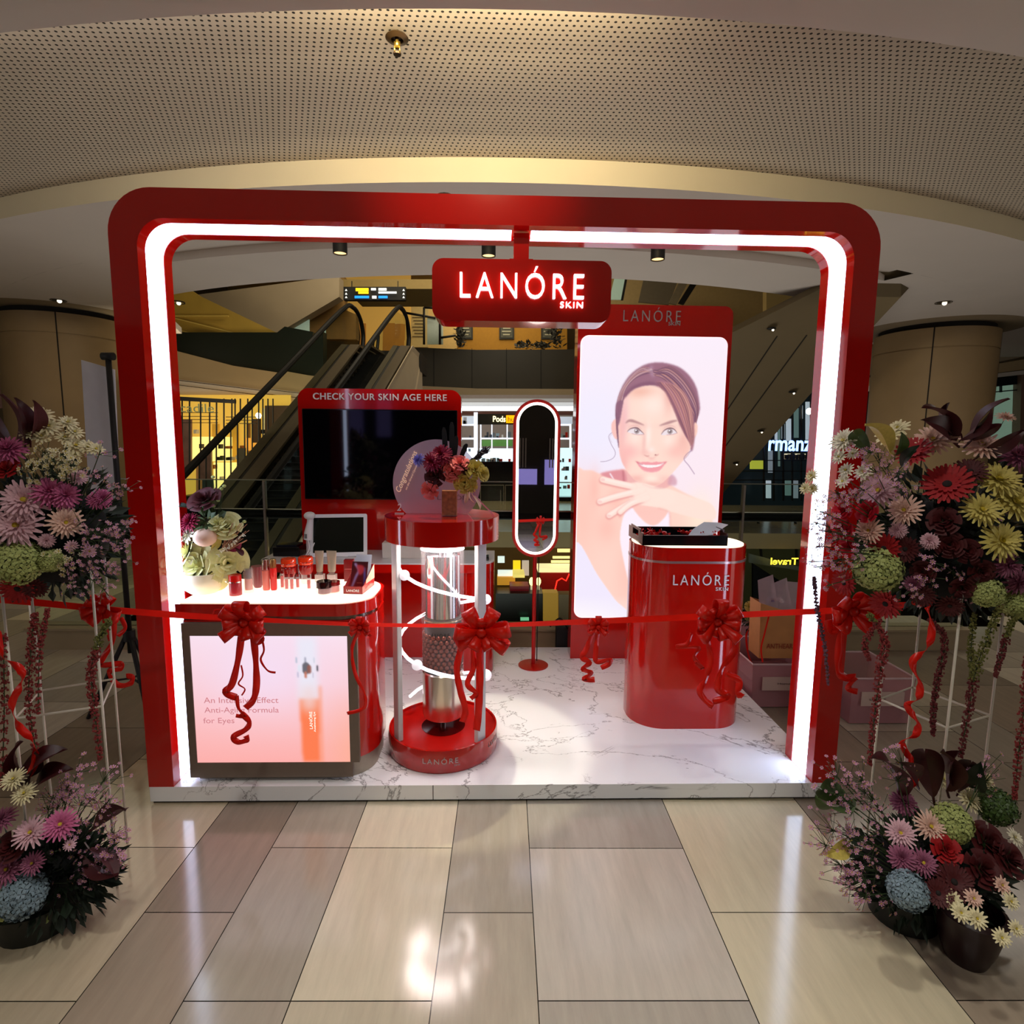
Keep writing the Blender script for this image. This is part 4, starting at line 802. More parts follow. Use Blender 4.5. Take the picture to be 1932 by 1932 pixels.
# --- portrait lightbox
t = thing('portrait_lightbox', (1.0, 3.78, ZT), 'tall red lightbox panel with glowing portrait of a smiling woman', 'light box')
lx0, lx1, lz1, ly = 0.510, 1.500, 2.410, 3.72
cb_ = MB().prism(rrect(lx0, ZT, lx1, lz1, 0.055, 8, (0, 0, 1, 1)), ly, ly+0.14).build('cabinet', RED, t)
q0, q1 = aty(1176, 595, ly), aty(1284, 595, ly); text('LANÓRE', (q1-q0).length, 0.088, upright((q0.x+q1.x)/2, ly-0.004, (q0.z+q1.z)/2+0.004), TEXTS, 'lettering', cb_, 0.004, space=1.35, bold=-0.012)
q0, q1 = aty(1261, 611, ly), aty(1283, 611, ly); text('SKIN', (q1-q0).length, 0.022, upright((q0.x+q1.x)/2, ly-0.003, (q0.z+q1.z)/2), TEXTS, 'lettering', cb_, 0.003)
def portrait():
    P = Paint(1550, 3000, 300, 580, (250, 238, 250), (252, 226, 232))     # origin shifted: y' = y+130
    def o(pts): return [(x+8, y+132) for x, y in pts]
    def poly(p, c, bl=4, al=1, clip=None): return P.poly(o(p), c, bl, al, True, clip)
    def line(p, w, c, bl=2, al=1, tp=False): return P.line(o(p), w, c, bl, al, tp)
    P.put(np.exp(-(((P.X-150)/500)**2+((P.Y-1000)/700)**2)), (238, 236, 255), 0.8)
    skin, warm, sh, dk = (255, 220, 206), (254, 205, 196), (243, 170, 168), (214, 130, 138)
    line([(350, 850), (312, 895), (340, 975), (388, 1060), (370, 1120), (300, 1155), (232, 1163)], 7, (170, 150, 175), 2, 0.8)
    line([(365, 850), (325, 905), (350, 960)], 4, (190, 170, 190), 2, 0.7)
    # hair mass
    H = [(378, 640), (392, 520), (440, 375), (520, 255), (640, 165), (760, 128), (900, 130), (1050, 175), (1160, 262), (1235, 375), (1275, 520), (1282, 620), (1250, 730), (1240, 900), (1215, 1040), (1150, 900), (900, 600), (430, 760), (425, 1000), (395, 800)]
    hm = poly(H, (156, 108, 128), 8)
    rnd = random.Random(4)
    for k in range(210):
        u = rnd.random()
        if u < .42: v = rnd.random(); pts = [(760-20*rnd.random(), 190+40*rnd.random()), (640-v*60, 180+v*110), (500-v*30, 300+v*120), (400+v*45, 480+v*110), (385+v*40, 640+rnd.random()*60)]
        else: v = rnd.random(); pts = [(765+30*rnd.random(), 200+60*rnd.random()), (930-v*40, 160+v*140), (1090-v*60, 260+v*170), (1220-v*90, 430+v*150), (1272-v*60, 620+v*60), (1240-v*20, 800)]
        c = [(204, 152, 150), (118, 78, 104), (196, 138, 128), (134, 92, 118), (218, 176, 176), (104, 66, 92)][rnd.randrange(6)]
        m = P.line(o(pts), 7+rnd.random()*5, c, 2.0, 0.0); P.put(m*hm, c, 0.5)
    line([(745, 170), (740, 215), (765, 260)], 26, (196, 164, 190), 14, 0.6)
    # ears, neck, shoulders
    poly([(378, 712), (338, 765), (345, 850), (385, 920), (420, 900), (420, 740)], (250, 196, 188), 5)
    poly([(1238, 740), (1268, 775), (1264, 860), (1228, 905), (1210, 840)], (252, 206, 190), 5)
    poly([(-40, 1290), (60, 1255), (150, 1258), (240, 1290), (430, 1250), (520, 1240), (640, 1300), (960, 1320), (1010, 1400), (1150, 1480), (1300, 1545), (1420, 1600), (1480, 1700), (1500, 1900), (1600, 2100), (1600, 2900), (640, 2900), (420, 2640), (230, 2400), (100, 2200), (-40, 2010)], (255, 212, 198), 8)
    poly([(490, 1250), (490, 1370), (640, 1400), (900, 1440), (985, 1420), (1020, 1330), (900, 1300)], (240, 178, 176), 8, 0.9)
    poly([(240, 1285), (430, 1248), (495, 1260), (520, 1380), (400, 1400), (300, 1340)], (222, 140, 150), 10, 0.9)
    line([(340, 1290), (380, 1350)], 16, (250, 230, 240), 4, 0.9); line([(480, 1260), (492, 1380)], 12, (170, 90, 100), 8, 0.7)
    poly([(1000, 1290), (1060, 1330), (1070, 1400), (1000, 1410), (975, 1380)], (214, 160, 176), 10, 0.8)
    for _x, _y, _rx, _ry in ((420, 1560, 90, 120), (330, 1880, 120, 160), (180, 1450, 60, 200), (700, 1700, 160, 50)): P.put(np.exp(-(((P.X-_x)/_rx)**2+((P.Y-_y-132)/_ry)**2)), (250, 178, 166), 0.45)
    P.put(np.exp(-(((P.X-60)/150)**2+((P.Y-1900)/420)**2)), (255, 190, 176), 0.5); P.put(np.exp(-(((P.X-1350)/150)**2+((P.Y-1850)/250)**2)), (255, 238, 215), 0.7)
    P.put(np.exp(-(((P.X-560)/120)**2+((P.Y-2500)/350)**2)), (255, 190, 178), 0.5)
    # dress
    poly([(520, 1700), (590, 1650), (680, 1750), (760, 1820), (860, 1840), (950, 1760), (1000, 1690), (1020, 1850), (1050, 2300), (1060, 2900), (700, 2900), (590, 2500), (480, 2050), (480, 1850)], (252, 238, 250), 6)
    poly([(610, 1660), (740, 1620), (900, 1650), (985, 1690), (930, 1780), (850, 1835), (760, 1815)], (252, 200, 190), 8, 0.9)
    line([(460, 1760), (500, 1660), (560, 1640)], 16, (236, 160, 158), 10, 0.6)
    poly([(-20, 2040), (240, 2400), (430, 2660), (640, 2900), (-20, 2900)], (240, 232, 252), 4)
    # face
    F = [(432, 640), (470, 500), (560, 405), (700, 362), (850, 372), (960, 470), (1050, 620), (1120, 780), (1205, 940), (1190, 1050), (1130, 1140), (1060, 1230), (980, 1320), (900, 1390), (810, 1425), (710, 1405), (610, 1350), (530, 1270), (460, 1150), (425, 1000), (415, 800)]
    fm = poly(F, skin, 5)
    def soft(x, y, rx, ry, c, al): P.put(np.exp(-(((P.X-x-8)/rx)**2+((P.Y-y-132)/ry)**2))*fm, c, al)
    soft(640, 430, 150, 60, (240, 170, 150), 0.6); soft(940, 480, 60, 160, (236, 160, 150), 0.6); soft(470, 700, 50, 260, (240, 176, 190), 0.55)
    soft(540, 1050, 110, 90, (252, 176, 176), 0.6); soft(1050, 1040, 110, 90, (252, 184, 176), 0.6); soft(1120, 930, 60, 90, (236, 170, 160), 0.5)
    soft(480, 1180, 60, 120, (246, 170, 168), 0.6); soft(640, 1340, 110, 40, (246, 176, 168), 0.7); soft(920, 1340, 100, 40, (246, 184, 176), 0.5); soft(780, 560, 130, 110, (255, 236, 226), 0.7)
    soft(740, 880, 30, 120, (255, 240, 232), 0.7); soft(695, 950, 22, 130, (240, 182, 176), 0.55); soft(720, 1060, 60, 34, (244, 184, 178), 0.5); soft(780, 1030, 34, 30, (255, 236, 230), 0.7); soft(790, 1335, 90, 40, (255, 236, 222), 0.8)
    soft(600, 780, 110, 30, (242, 190, 184), 0.6); soft(960, 785, 110, 30, (242, 196, 188), 0.6)
    soft(440, 900, 45, 330, (246, 180, 176), .55); soft(1160, 1000, 60, 200, (250, 190, 178), .5); soft(785, 1400, 200, 26, (240, 168, 160), .55); soft(600, 900, 60, 80, (255, 236, 228), .5); soft(960, 930, 60, 70, (255, 238, 228), .5); soft(785, 1130, 40, 20, (250, 190, 184), .5)
    # brows
    line([(492, 752), (530, 728), (590, 738), (685, 772)], 30, (176, 128, 132), 6, 0.85, True); line([(858, 776), (930, 752), (1000, 730), (1045, 722)], 28, (176, 128, 132), 6, 0.85, True)
    # eyes
    for s, pts, iris, lash in ((0, [(512, 842), (555, 812), (615, 808), (660, 840), (690, 868), (620, 872), (560, 862)], (612, 836), [(508, 846), (545, 812), (610, 802), (655, 832), (692, 866)]),
                               (1, [(880, 872), (915, 830), (965, 808), (1010, 815), (1050, 850), (1000, 866), (940, 872)], (974, 836), [(878, 870), (910, 826), (965, 802), (1015, 812), (1052, 852)])):
        poly(pts, (240, 226, 232), 2); P.ell(iris[0]+8, iris[1]+132, 29, 28, (168, 150, 150), 3, 0.95); P.ell(iris[0]+8, iris[1]+132, 13, 13, (96, 76, 86), 3, 0.9); P.ell(iris[0], iris[1]+124, 7, 7, (250, 245, 250), 2, 1)
        line(lash, 13, (112, 78, 90), 3, 0.9, True); line([(x, y+2 if i else y) for i, (x, y) in enumerate(pts[4:7][::-1])], 6, (196, 140, 146), 3, 0.8); line([(x, y-26) for x, y in lash], 8, (220, 160, 158), 5, 0.6, True)
    # nose and mouth
    line([(700, 1085), (735, 1100), (760, 1092)], 11, (206, 130, 130), 5, 0.75, True); line([(812, 1088), (840, 1090), (862, 1075)], 11, (206, 130, 130), 5, 0.7, True); P.ell(836, 1216, 9, 7, (140, 80, 84), 3, 0.6); line([(735, 1104), (790, 1122), (830, 1104)], 7, (232, 168, 164), 6, 0.6)
    poly([(622, 1154), (665, 1164), (740, 1158), (785, 1166), (830, 1158), (900, 1160), (950, 1154), (920, 1200), (870, 1255), (785, 1268), (700, 1250), (645, 1200)], (244, 160, 168), 5)
    poly([(640, 1172), (700, 1188), (785, 1194), (870, 1186), (925, 1166), (880, 1204), (785, 1222), (700, 1212)], (252, 244, 244), 3)
    line([(606, 1152), (660, 1182), (700, 1192)], 9, (190, 80, 96), 4, 0.7, True); line([(966, 1152), (925, 1172), (880, 1188)], 7, (205, 110, 120), 4, 0.6, True); line([(655, 1192), (700, 1216), (785, 1226), (870, 1210), (920, 1176)], 4, (224, 120, 134), 3, 0.6, True)
    for x in (740, 770, 800, 830): line([(x, 1196), (x, 1216)], 3, (226, 206, 210), 2, 0.6)
    line([(700, 1256), (785, 1270), (860, 1252)], 8, (246, 184, 188), 5, 0.7)
    # fringe
    fr = poly([(790, 330), (880, 318), (1000, 350), (1110, 440), (1180, 560), (1220, 700), (1240, 850), (1238, 950), (1220, 1040), (1205, 960), (1130, 860), (1070, 760), (1020, 640), (960, 520), (900, 420), (820, 370)], (182, 124, 134), 9)
    for k in range(60):
        u = rnd.random(); c = [(224, 166, 150), (132, 84, 104), (204, 144, 132), (116, 74, 96), (186, 124, 126)][k % 5]; w_ = rnd.uniform(-12, 12)
        m = P.line(o([(800+u*230, 322+u*40), (900+u*225+w_, 450-u*10), (1010+u*190+w_, 640-u*40), (1110+u*120, 820), (1195+u*35, 990-u*40)]), 7+rnd.random()*4, c, 2.2, 0.0); P.put(m*fr, c, 0.6)
    line([(380, 620), (392, 720), (405, 860), (424, 1010)], 22, (120, 78, 100), 4, 0.9, True); poly([(380, 560), (450, 520), (445, 620), (420, 760), (400, 760)], (140, 94, 118), 6, 0.9)
    line([(470, 470), (560, 385), (700, 340), (820, 350)], 34, (132, 86, 110), 10, 0.8)
    line([(1222, 1030), (1165, 1075), (1140, 1130), (1195, 1195), (1262, 1285)], 8, (160, 130, 160), 3, 0.8); line([(1210, 1040), (1180, 1085), (1150, 1120)], 5, (150, 120, 150), 3, 0.7)
    # hands under the chin : shadow, then back of hand, wrist and fingers
    poly([(560, 1395), (700, 1385), (850, 1430), (1000, 1450), (1250, 1540), (1470, 1610), (1520, 1760), (1350, 1770), (1010, 1690), (880, 1650), (700, 1625), (600, 1600), (540, 1500)], (255, 226, 214), 6)
    line([(690, 1400), (800, 1440), (950, 1440)], 14, (206, 120, 128), 8, 0.7, True); line([(880, 1655), (1000, 1700), (1020, 1850)], 12, (240, 176, 166), 10, 0.8)
    for pts, w in (([(262, 1352), (400, 1385), (600, 1425)], 66), ([(238, 1588), (420, 1530), (700, 1462)], 64), ([(345, 1738), (500, 1640), (740, 1510)], 62), ([(465, 1700), (580, 1610), (760, 1540)], 58)):
        line([(x-2, y+9) for x, y in pts], w+12, (226, 140, 138), 9, 0.75); line(pts, w, (255, 224, 212), 5); line([(x, y-8) for x, y in pts], w*0.4, (255, 238, 230), 8, 0.8)
    for (x, y) in ((262, 1352), (238, 1590), (342, 1742)): P.ell(x+8, y+134, 24, 15, (250, 206, 200), 4, 0.9)
    poly([(580, 1410), (700, 1395), (860, 1440), (1050, 1480), (1040, 1600), (880, 1630), (720, 1600), (620, 1560)], (255, 228, 216), 14, 0.9)
    # glow at the lower edge
    P.put(np.clip((P.Y-2750)/250, 0, 1)*np.clip((1000-P.X)/900, 0, 1), (255, 250, 250), 0.8)
    return P
PT = portrait()
iz1, iz0 = aty(1225, 636, ly).z, aty(1225, 1164, ly).z
LP = vcol('lit_portrait', 0.88)
PT.build('portrait_print', 0.533, 1.470, iz0, iz1, ly-0.004, LP, t, mask=0.05)
MB().prism(rrect(0.528, iz0-0.006, 1.475, iz1+0.006, 0.055), ly-0.002, ly-0.0005).build('print_edge', mat('edge_white', (240, 220, 225), 0.5, emis=(255, 235, 240), es=0.8), t)

# --- right pedestal
RX0[0] = 1.0
t = thing('oval_pedestal', (1.0, 2.94, ZT), 'oval red pedestal with steel band, white lettering and glowing top', 'pedestal')
ex0, ex1, ey0, ey1 = 0.712, 1.305, 2.76, 3.14; rr_ = 0.17
MB().prism(rrect(ex0, ey0, ex1, ey1, rr_, 14), ZT, 1.028, 'z').build('body', RED, t)
MB().prism(rrect(ex0-.002, ey0-.002, ex1+.002, ey1+.002, rr_, 14), 0.949, 0.961, 'z').build('steel_band', mat('band_steel', (190, 160, 158), 0.25, 0.7), t)
MB().prism(rrect(ex0+.012, ey0+.012, ex1-.012, ey1-.012, rr_-.01, 14), 1.028, 1.032, 'z').build('light_top', glow('warm_light_top2', (255, 234, 206), 1.5), t)
q0, q1 = aty(1270, 1093, ey0), aty(1375, 1093, ey0); text('LANÓRE', (q1-q0).length, 0.066, upright((q0.x+q1.x)/2, ey0-0.003, (q0.z+q1.z)/2+.003), TEXTW, 'lettering', t, 0.003, space=1.3, bold=-0.01)
q0, q1 = aty(1350, 1111, ey0), aty(1373, 1111, ey0); text('SKIN', (q1-q0).length, 0.017, upright((q0.x+q1.x)/2, ey0-0.003, (q0.z+q1.z)/2), TEXTW, 'lettering', t, 0.003, space=1.2)

# ================================================================== THINGS ON THE COUNTERS
ZC = 0.8685
def onc(px, py): return atz(px, py, ZC)
CLR = mat('clear_plastic', (235, 225, 230), 0.05, alpha=0.25, noise=0, spec=0.7)
def bottle(name, px, py, lab, parts, cat='bottle', grp=None):
    p = onc(px, py); t = thing(name, (p.x, p.y, ZC), lab, cat, grp)
    for nm, prof, m in parts: MB().lathe(prof, (p.x, p.y, ZC), 24, False).build(nm, m, t)
    return t
RJ = mat('red_glass_jar', (190, 20, 16), 0.1, noise=0.02); PK = mat('pink_liquid', (226, 120, 110), 0.15); DR = mat('deep_red', (120, 8, 10), 0.15); PB = mat('peach_bottle', (228, 156, 140), 0.2); OR = mat('orange_lid', (230, 60, 20), 0.12, coat=0.5)
bottle('cream_jar', 445, 1122, 'small red cylindrical jar standing right of the white flower pot', [('jar', [(0, 0), (0.026, 0), (0.026, 0.055), (0.024, 0.058), (0, 0.058)], mat('jar_pinkred', (186, 50, 60), 0.1, alpha=0.8)), ('core', [(0, 0.006), (0.018, 0.006), (0.018, 0.05), (0, 0.05)], DR), ('lid', [(0.0, 0.062), (0.026, 0.062), (0.026, 0.088), (0.024, 0.09), (0, 0.09)], RJ), ('band', [(0.0265, 0.057), (0.0265, 0.062), (0, 0.062)], CHROME)], 'jar')
bottle('serum_bottle', 470, 1117, 'clear bottle with dark pump and peach liquid, third item from the flower pot', [('bottle', [(0, 0), (0.021, 0), (0.021, 0.105), (0.018, 0.108), (0, 0.108)], CLR), ('liquid', [(0, 0.012), (0.016, 0.012), (0.016, 0.062), (0, 0.062)], PB), ('pump', [(0, 0.065), (0.012, 0.065), (0.012, 0.103), (0, 0.103)], mat('grey_pump', (80, 64, 72), 0.2, 0.5))])
bottle('cosmetic_tube', 487, 1108, 'dull mauve upright tube behind the clear serum bottle', [('tube', [(0, 0.0), (0.015, 0.0), (0.024, 0.02), (0.026, 0.10), (0, 0.10)], mat('mauve_tube', (140, 72, 80), 0.3))], 'tube')
bottle('serum_bottle', 503, 1113, 'slim bottle with silver faceted cap and dusky pink body', [('bottle', [(0, 0), (0.014, 0), (0.016, 0.008), (0.016, 0.09), (0.012, 0.095), (0, .095)], PK), ('cap', [(0.0, 0.095), (0.0155, 0.095), (0.0155, 0.14), (0.013, 0.142), (0, 0.142)], CHROME)])
bottle('serum_bottle', 517, 1113, 'slim bottle with gold cap and bright red body', [('bottle', [(0, 0), (0.012, 0), (0.014, 0.008), (0.015, 0.1), (0.012, 0.104), (0, .104)], mat('bright_red_liquid', (225, 40, 40), 0.12)), ('cap', [(0.0, 0.104), (0.0135, 0.104), (0.0135, 0.14), (0.011, 0.143), (0, 0.143)], mat('gold_cap', (205, 170, 110), 0.15, 0.9))])
for px, py, lab in ((546, 1104, 'red faceted jar with round orange lid on a clear riser, left of two'), (578, 1100, 'red faceted jar with round orange lid on a clear riser, right of two')):
    bottle('cream_jar', px, py, lab, [('riser', [(0, 0), (0.024, 0), (0.024, 0.045), (0, 0.045)], CLR), ('jar', [(0, 0.045), (0.024, 0.045), (0.033, 0.06), (0.033, 0.085), (0.026, 0.092), (0, 0.092)], mat('ruby_glass', (150, 14, 14), 0.08)), ('lid', [(0, 0.092), (0.032, 0.092), (0.034, 0.10), (0.034, 0.122), (0.030, 0.128), (0, 0.128)], OR), ('lid_rim', [(0.0345, 0.103), (0.0345, 0.106), (0.03, 0.106)], CHROME)], 'jar')
for px, py, lab, hh in ((533, 1110, 'tiny clear vial with red base, left end of the ampoules', 0.07), (541, 1113, 'tiny red ampoule in front of the faceted jars, second from left', 0.06), (551, 1113, 'tiny red ampoule in front of the faceted jars, third from left', 0.06), (562, 1110, 'tiny clear vial with red base between the faceted jars', 0.055), (583, 1112, 'tiny clear vial with coral liquid in front of the right faceted jar', 0.055)):
    bottle('ampoule', px, py, lab, [('vial', [(0, 0), (0.009, 0), (0.009, hh), (0, hh)], CLR), ('liquid', [(0, 0.006), (0.0065, 0.006), (0.0065, hh-.012), (0, hh-.012)], mat('coral_liquid', (232, 60, 44), 0.2)), ('cap', [(0, hh), (0.007, hh), (0.007, hh+.012), (0, hh+.012)], DR)], 'vial', None)
def squeeze(px, py, lab, w, rz):
    p = onc(px, py); t = thing('cosmetic_tube', (p.x, p.y, ZC+.04), lab, 'tube'); n = 9; vs = []
    for i in range(n):
        u = i/(n-1); z = ZC+0.042+0.008+u*0.10; rx = w*(0.72+0.28*u); ry = 0.016*(1-u)+0.0012
        for k in range(16): an = 2*PI*k/16; q = Vector((rx*math.cos(an), ry*math.sin(an), 0)); q.rotate(Matrix.Rotation(rz, 3, 'Z')); vs.append(p*1.0+Vector((q.x, q.y, z-p.z)))
    mb = MB(); mb._a(vs, [(i*16+k, i*16+(k+1) % 16, (i+1)*16+(k+1) % 16, (i+1)*16+k) for i in range(n-1) for k in range(16)]+[tuple(range((n-1)*16, n*16))], True); mb.build('tube', mat('champagne_tube', (186, 176, 156), 0.25, 0.35), t)
    MB().lathe([(0, 0.036), (0.014, 0.036), (0.014, 0.05), (0, 0.05)], (p.x, p.y, ZC), 20, False).build('cap', mat('grey_cap', (120, 100, 96), 0.25, 0.4), t)
squeeze(604, 1097, 'champagne grey cream tube standing upright, left of two', 0.021, 0.1); squeeze(627, 1097, 'champagne grey cream tube standing upright, right of two', 0.025, -0.1)
for px in (604, 627): p = onc(px, 1097); tag(MB().box((p.x-.02, p.y-.015, ZC), (p.x+.02, p.y+.015, ZC+.036)).build('riser_block', mat('clear_block', (236, 226, 226), 0.1, alpha=0.45)), 'clear block under the %s champagne cream tube' % ('left' if px == 604 else 'right'), 'riser')
bottle('cream_jar', 612, 1120, 'low wide dark red jar with chrome rim in front of the two cream tubes', [('glass', [(0, 0), (0.030, 0), (0.036, 0.012), (0.036, 0.030), (0, 0.030)], CLR), ('core', [(0, 0.004), (0.026, 0.004), (0.026, 0.028), (0, 0.028)], DR), ('lid', [(0, 0.030), (0.033, 0.030), (0.033, 0.056), (0.031, 0.058), (0, 0.058)], mat('dark_mirror_lid', (50, 30, 30), 0.08, 0.8))], 'jar')
bottle('cream_jar', 629, 1117, 'low wide pink-red jar right of the dark jar with chrome rim', [('glass', [(0, 0), (0.030, 0), (0.034, 0.012), (0.034, 0.034), (0, 0.034)], CLR), ('core', [(0, 0.004), (0.026, 0.004), (0.026, 0.032), (0, 0.032)], PK), ('lid', [(0, 0.034), (0.030, 0.034), (0.030, 0.05), (0, 0.05)], DR)], 'jar')
p = onc(655, 1100); t = thing('product_box', (p.x, p.y+.05, ZC), 'clear-fronted dark red slim box beside the brochure holder', 'box')
MB().box((p.x-.022, p.y+.03, ZC), (p.x+.022, p.y+.06, ZC+.105)).build('carton', mat('carton_red', (120, 14, 16), 0.25), t); MB().box((p.x-.018, p.y+.028, ZC+.06), (p.x+.018, p.y+.03, ZC+.062)).build('print_line', mat('pink_line', (200, 110, 110), 0.5), t)
# brochure holder
bx0, bx1, by0, by1 = -0.672, -0.590, 2.47, 2.70
t = thing('brochure_holder', (-0.63, 2.58, ZC), 'red open brochure box with white lettering and leaflets leaning inside', 'brochure holder')
mb = MB(); e = 0.003; mb.T = Matrix.Translation((-0.631, 2.47, 0)) @ Matrix.Rotation(-0.10, 4, 'Z'); 
mb.slab([(-.043, 0, ZC), (.043, 0, ZC), (.043, 0, ZC+.034), (-.043, 0, ZC+.034)], (0, e, 0)); mb.slab([(-.043, 0, ZC), (-.043, .17, ZC), (-.043, .17, ZC+.10), (-.043, .02, ZC+.034), (-.043, 0, ZC+.034)], (e, 0, 0)); mb.slab([(.043, 0, ZC), (.043, .17, ZC), (.043, .17, ZC+.10), (.043, .02, ZC+.034), (.043, 0, ZC+.034)], (-e, 0, 0)); mb.box((-.043, 0, ZC), (.043, .17, ZC+e)); mb.box((-.043, .17-e, ZC), (.043, .17, ZC+.10))
TM = mb.T; mb.build('holder', mat('holder_red', (158, 40, 38), 0.3), t)
mb = MB(); mb.T = TM; mb.slab([(.0432, .05, ZC+.035), (.0432, .17, ZC+.035), (.0432, .17, ZC+.10), (.0432, .05, ZC+.052)], (.0006, 0, 0)); mb.build('side_print', mat('peach_print', (236, 176, 150), 0.4), t)
text('LANÓRE', 0.058, 0.013, TM @ upright(0.0, -0.001, ZC+.017), TEXTW, 'lettering', t, 0.0006, bold=0.01)
text('LANÓRE', 0.075, 0.012, TM @ Matrix.Translation((.0445, .085, ZC+.018)) @ Matrix.Rotation(PI/2, 4, 'Z') @ Matrix.Rotation(PI/2, 4, 'X'), mat('pink_lettering', (230, 150, 140), 0.4), 'lettering', t, 0.0006)
for k in range(3):
    mb = MB(); mb.T = TM @ Matrix.Translation((0.0, .065+.022*k, ZC+.006)) @ Matrix.Rotation(-0.35, 4, 'X'); mb.box((-.037, 0, 0), (.037, .001, .125+.012*k))
    if k == 0:
        P = Paint(100, 160, 40, 64, (60, 10, 18), (130, 14, 20)); P.line([(10, 150), (30, 90), (45, 50), (20, 15)], 16, (170, 160, 220), 4, .9); P.line([(88, 150), (85, 90), (78, 40)], 14, (90, 100, 190), 4, .8); P.poly([(30, 20), (70, 25), (78, 55), (55, 80), (38, 50)], (200, 60, 70), 5, .9); P.line([(40, 125), (70, 125)], 2, (230, 190, 150), 1)
        o = P.build('leaflet', -.037, .037, 0, .125, 0.0, vcol('leaflet_print', 0, 0.3, True), None); o.parent = t; o.matrix_world = Matrix.Identity(4)
        me = o.data; me.transform(Matrix.Translation(-ORG[t.name]) @ mb.T @ Matrix.Translation((0, -.0006, 0))); o.location = (0, 0, 0)
        mb.build('leaflet_back', mat('leaflet_paper', (190, 180, 190), 0.4), t)
    else: mb.build('leaflet', mat('leaflet_grey', (168, 176, 186), 0.4), t)

# tablet, scanner wand, black box, tissue box on the back counter
t = thing('tablet', (-0.98, 3.63, 0.80), 'white framed tablet leaning on the back counter, screen off', 'tablet')
mb = MB(); mb.T = Matrix.Translation((-1.005, 3.60, 0.803)) @ Matrix.Rotation(0.16, 4, 'Z') @ Matrix.Rotation(-0.3, 4, 'X') @ Matrix.Rotation(R_(0), 4, 'Y'); TT = mb.T
mb.prism(rrect(-0.178, 0, 0.178, 0.275, 0.012), 0, 0.012); mb.build('frame', mat('tablet_white', (230, 232, 235), 0.25), t)
mb = MB(); mb.T = TT; mb.box((-0.155, -0.0015, 0.026), (0.155, 0, 0.252)); mb.build('screen', mat('tablet_screen', (6, 14, 10), 0.06), t)
mb = MB(); mb.slab([(-1.05, 3.61, .801), (-0.95, 3.60, .801), (-0.95, 3.76, .801), (-1.05, 3.76, .801)], (0, 0, .004)); mb.slab([(-1.02, 3.755, .805), (-.97, 3.755, .805), (-.97, 3.69, 1.0), (-1.02, 3.69, 1.0)], (0, .005, 0)); mb.build('stand', WHITE, t)
t = thing('scanner_wand', (-1.2, 3.58, 0.80), 'white handheld skin scanner wand standing left of the tablet', 'scanner')
p0, p1 = aty(581, 1018, 3.58), aty(586, 975, 3.58)
MB().tube([p0, p0+(p1-p0)*.3, p0+(p1-p0)*.75, p1], [0.026, 0.027, 0.018, 0.02], 16).build('handle', WHITE, t); MB().ball(p1+Vector((-0.004, -.006, .008)), .035, 16, (1, 1.1, .72)).build('head', WHITE, t)
MB().box((p0.x-.012, 3.55, p0.z+.012), (p0.x+.004, 3.553, p0.z+.04)).build('button', mat('grey_button', (110, 110, 110), .4), t)
MB().tube([(p0.x, 3.58, .80), (p0.x, 3.58, p0.z)], .012).build('stand', mat('clear_block', (236, 226, 226), 0.1), t)
MB().tube(catmull([p0+Vector((.004, -.01, 0)), p0+Vector((.014, -.03, -.06)), p0+Vector((-.006, -.10, -.11)), Vector((p0.x+.01, 3.415, .79)), Vector((p0.x+.012, 3.412, .70)), Vector((p0.x-.01, 3.41, .67))], 6), .0035, 6).tube(catmull([p0+Vector((.04, .0, -.02)), p0+Vector((.02, -.04, -.08)), Vector((p0.x-.004, 3.415, .80)), Vector((p0.x+.0, 3.411, .69))], 6), .003, 6).build('cable', WHITE, t)
t = thing('electronics_box', (-1.33, 3.66, .80), 'flat black electronics box at the left end of the back counter', 'box')
MB().box((-1.42, 3.60, .80), (-1.25, 3.74, .862)).build('case', BLACK, t, bevel=.006); MB().box((-1.40, 3.61, .862), (-1.27, 3.73, .872)).build('lid', mat('blue_black_lid', (16, 22, 36), .15), t)
t = thing('tissue_box', (-0.60, 3.70, .90), 'brown tissue box with white tissue sticking out on the white block', 'tissue box')
MB().box((-0.69, 3.60, .90), (-0.50, 3.70, .925)).build('box', mat('tissue_box_brown', (190, 120, 60), .5), t)
mb = MB(); rt = random.Random(9)
for k in range(7): a = k*0.9; mb._a([Vector((-0.60, 3.65, .92)), Vector((-0.60+.08*math.cos(a), 3.65+.05*math.sin(a), .95+.05*rt.random())), Vector((-0.60+.05*math.cos(a+.5), 3.65+.05*math.sin(a+.5), 1.01-.02*rt.random())), Vector((-0.60+.07*math.cos(a+1), 3.65+.05*math.sin(a+1), .95))], [(0, 1, 2, 3)], False)
mb.open = True; mb.build('tissue', WHITE, t)
tag(MB().box((-0.125, 3.50, .80), (-0.045, 3.58, .825)).build('phone_block', BLACK, bevel=.003), 'small flat black box near the round end of the back counter', 'box')

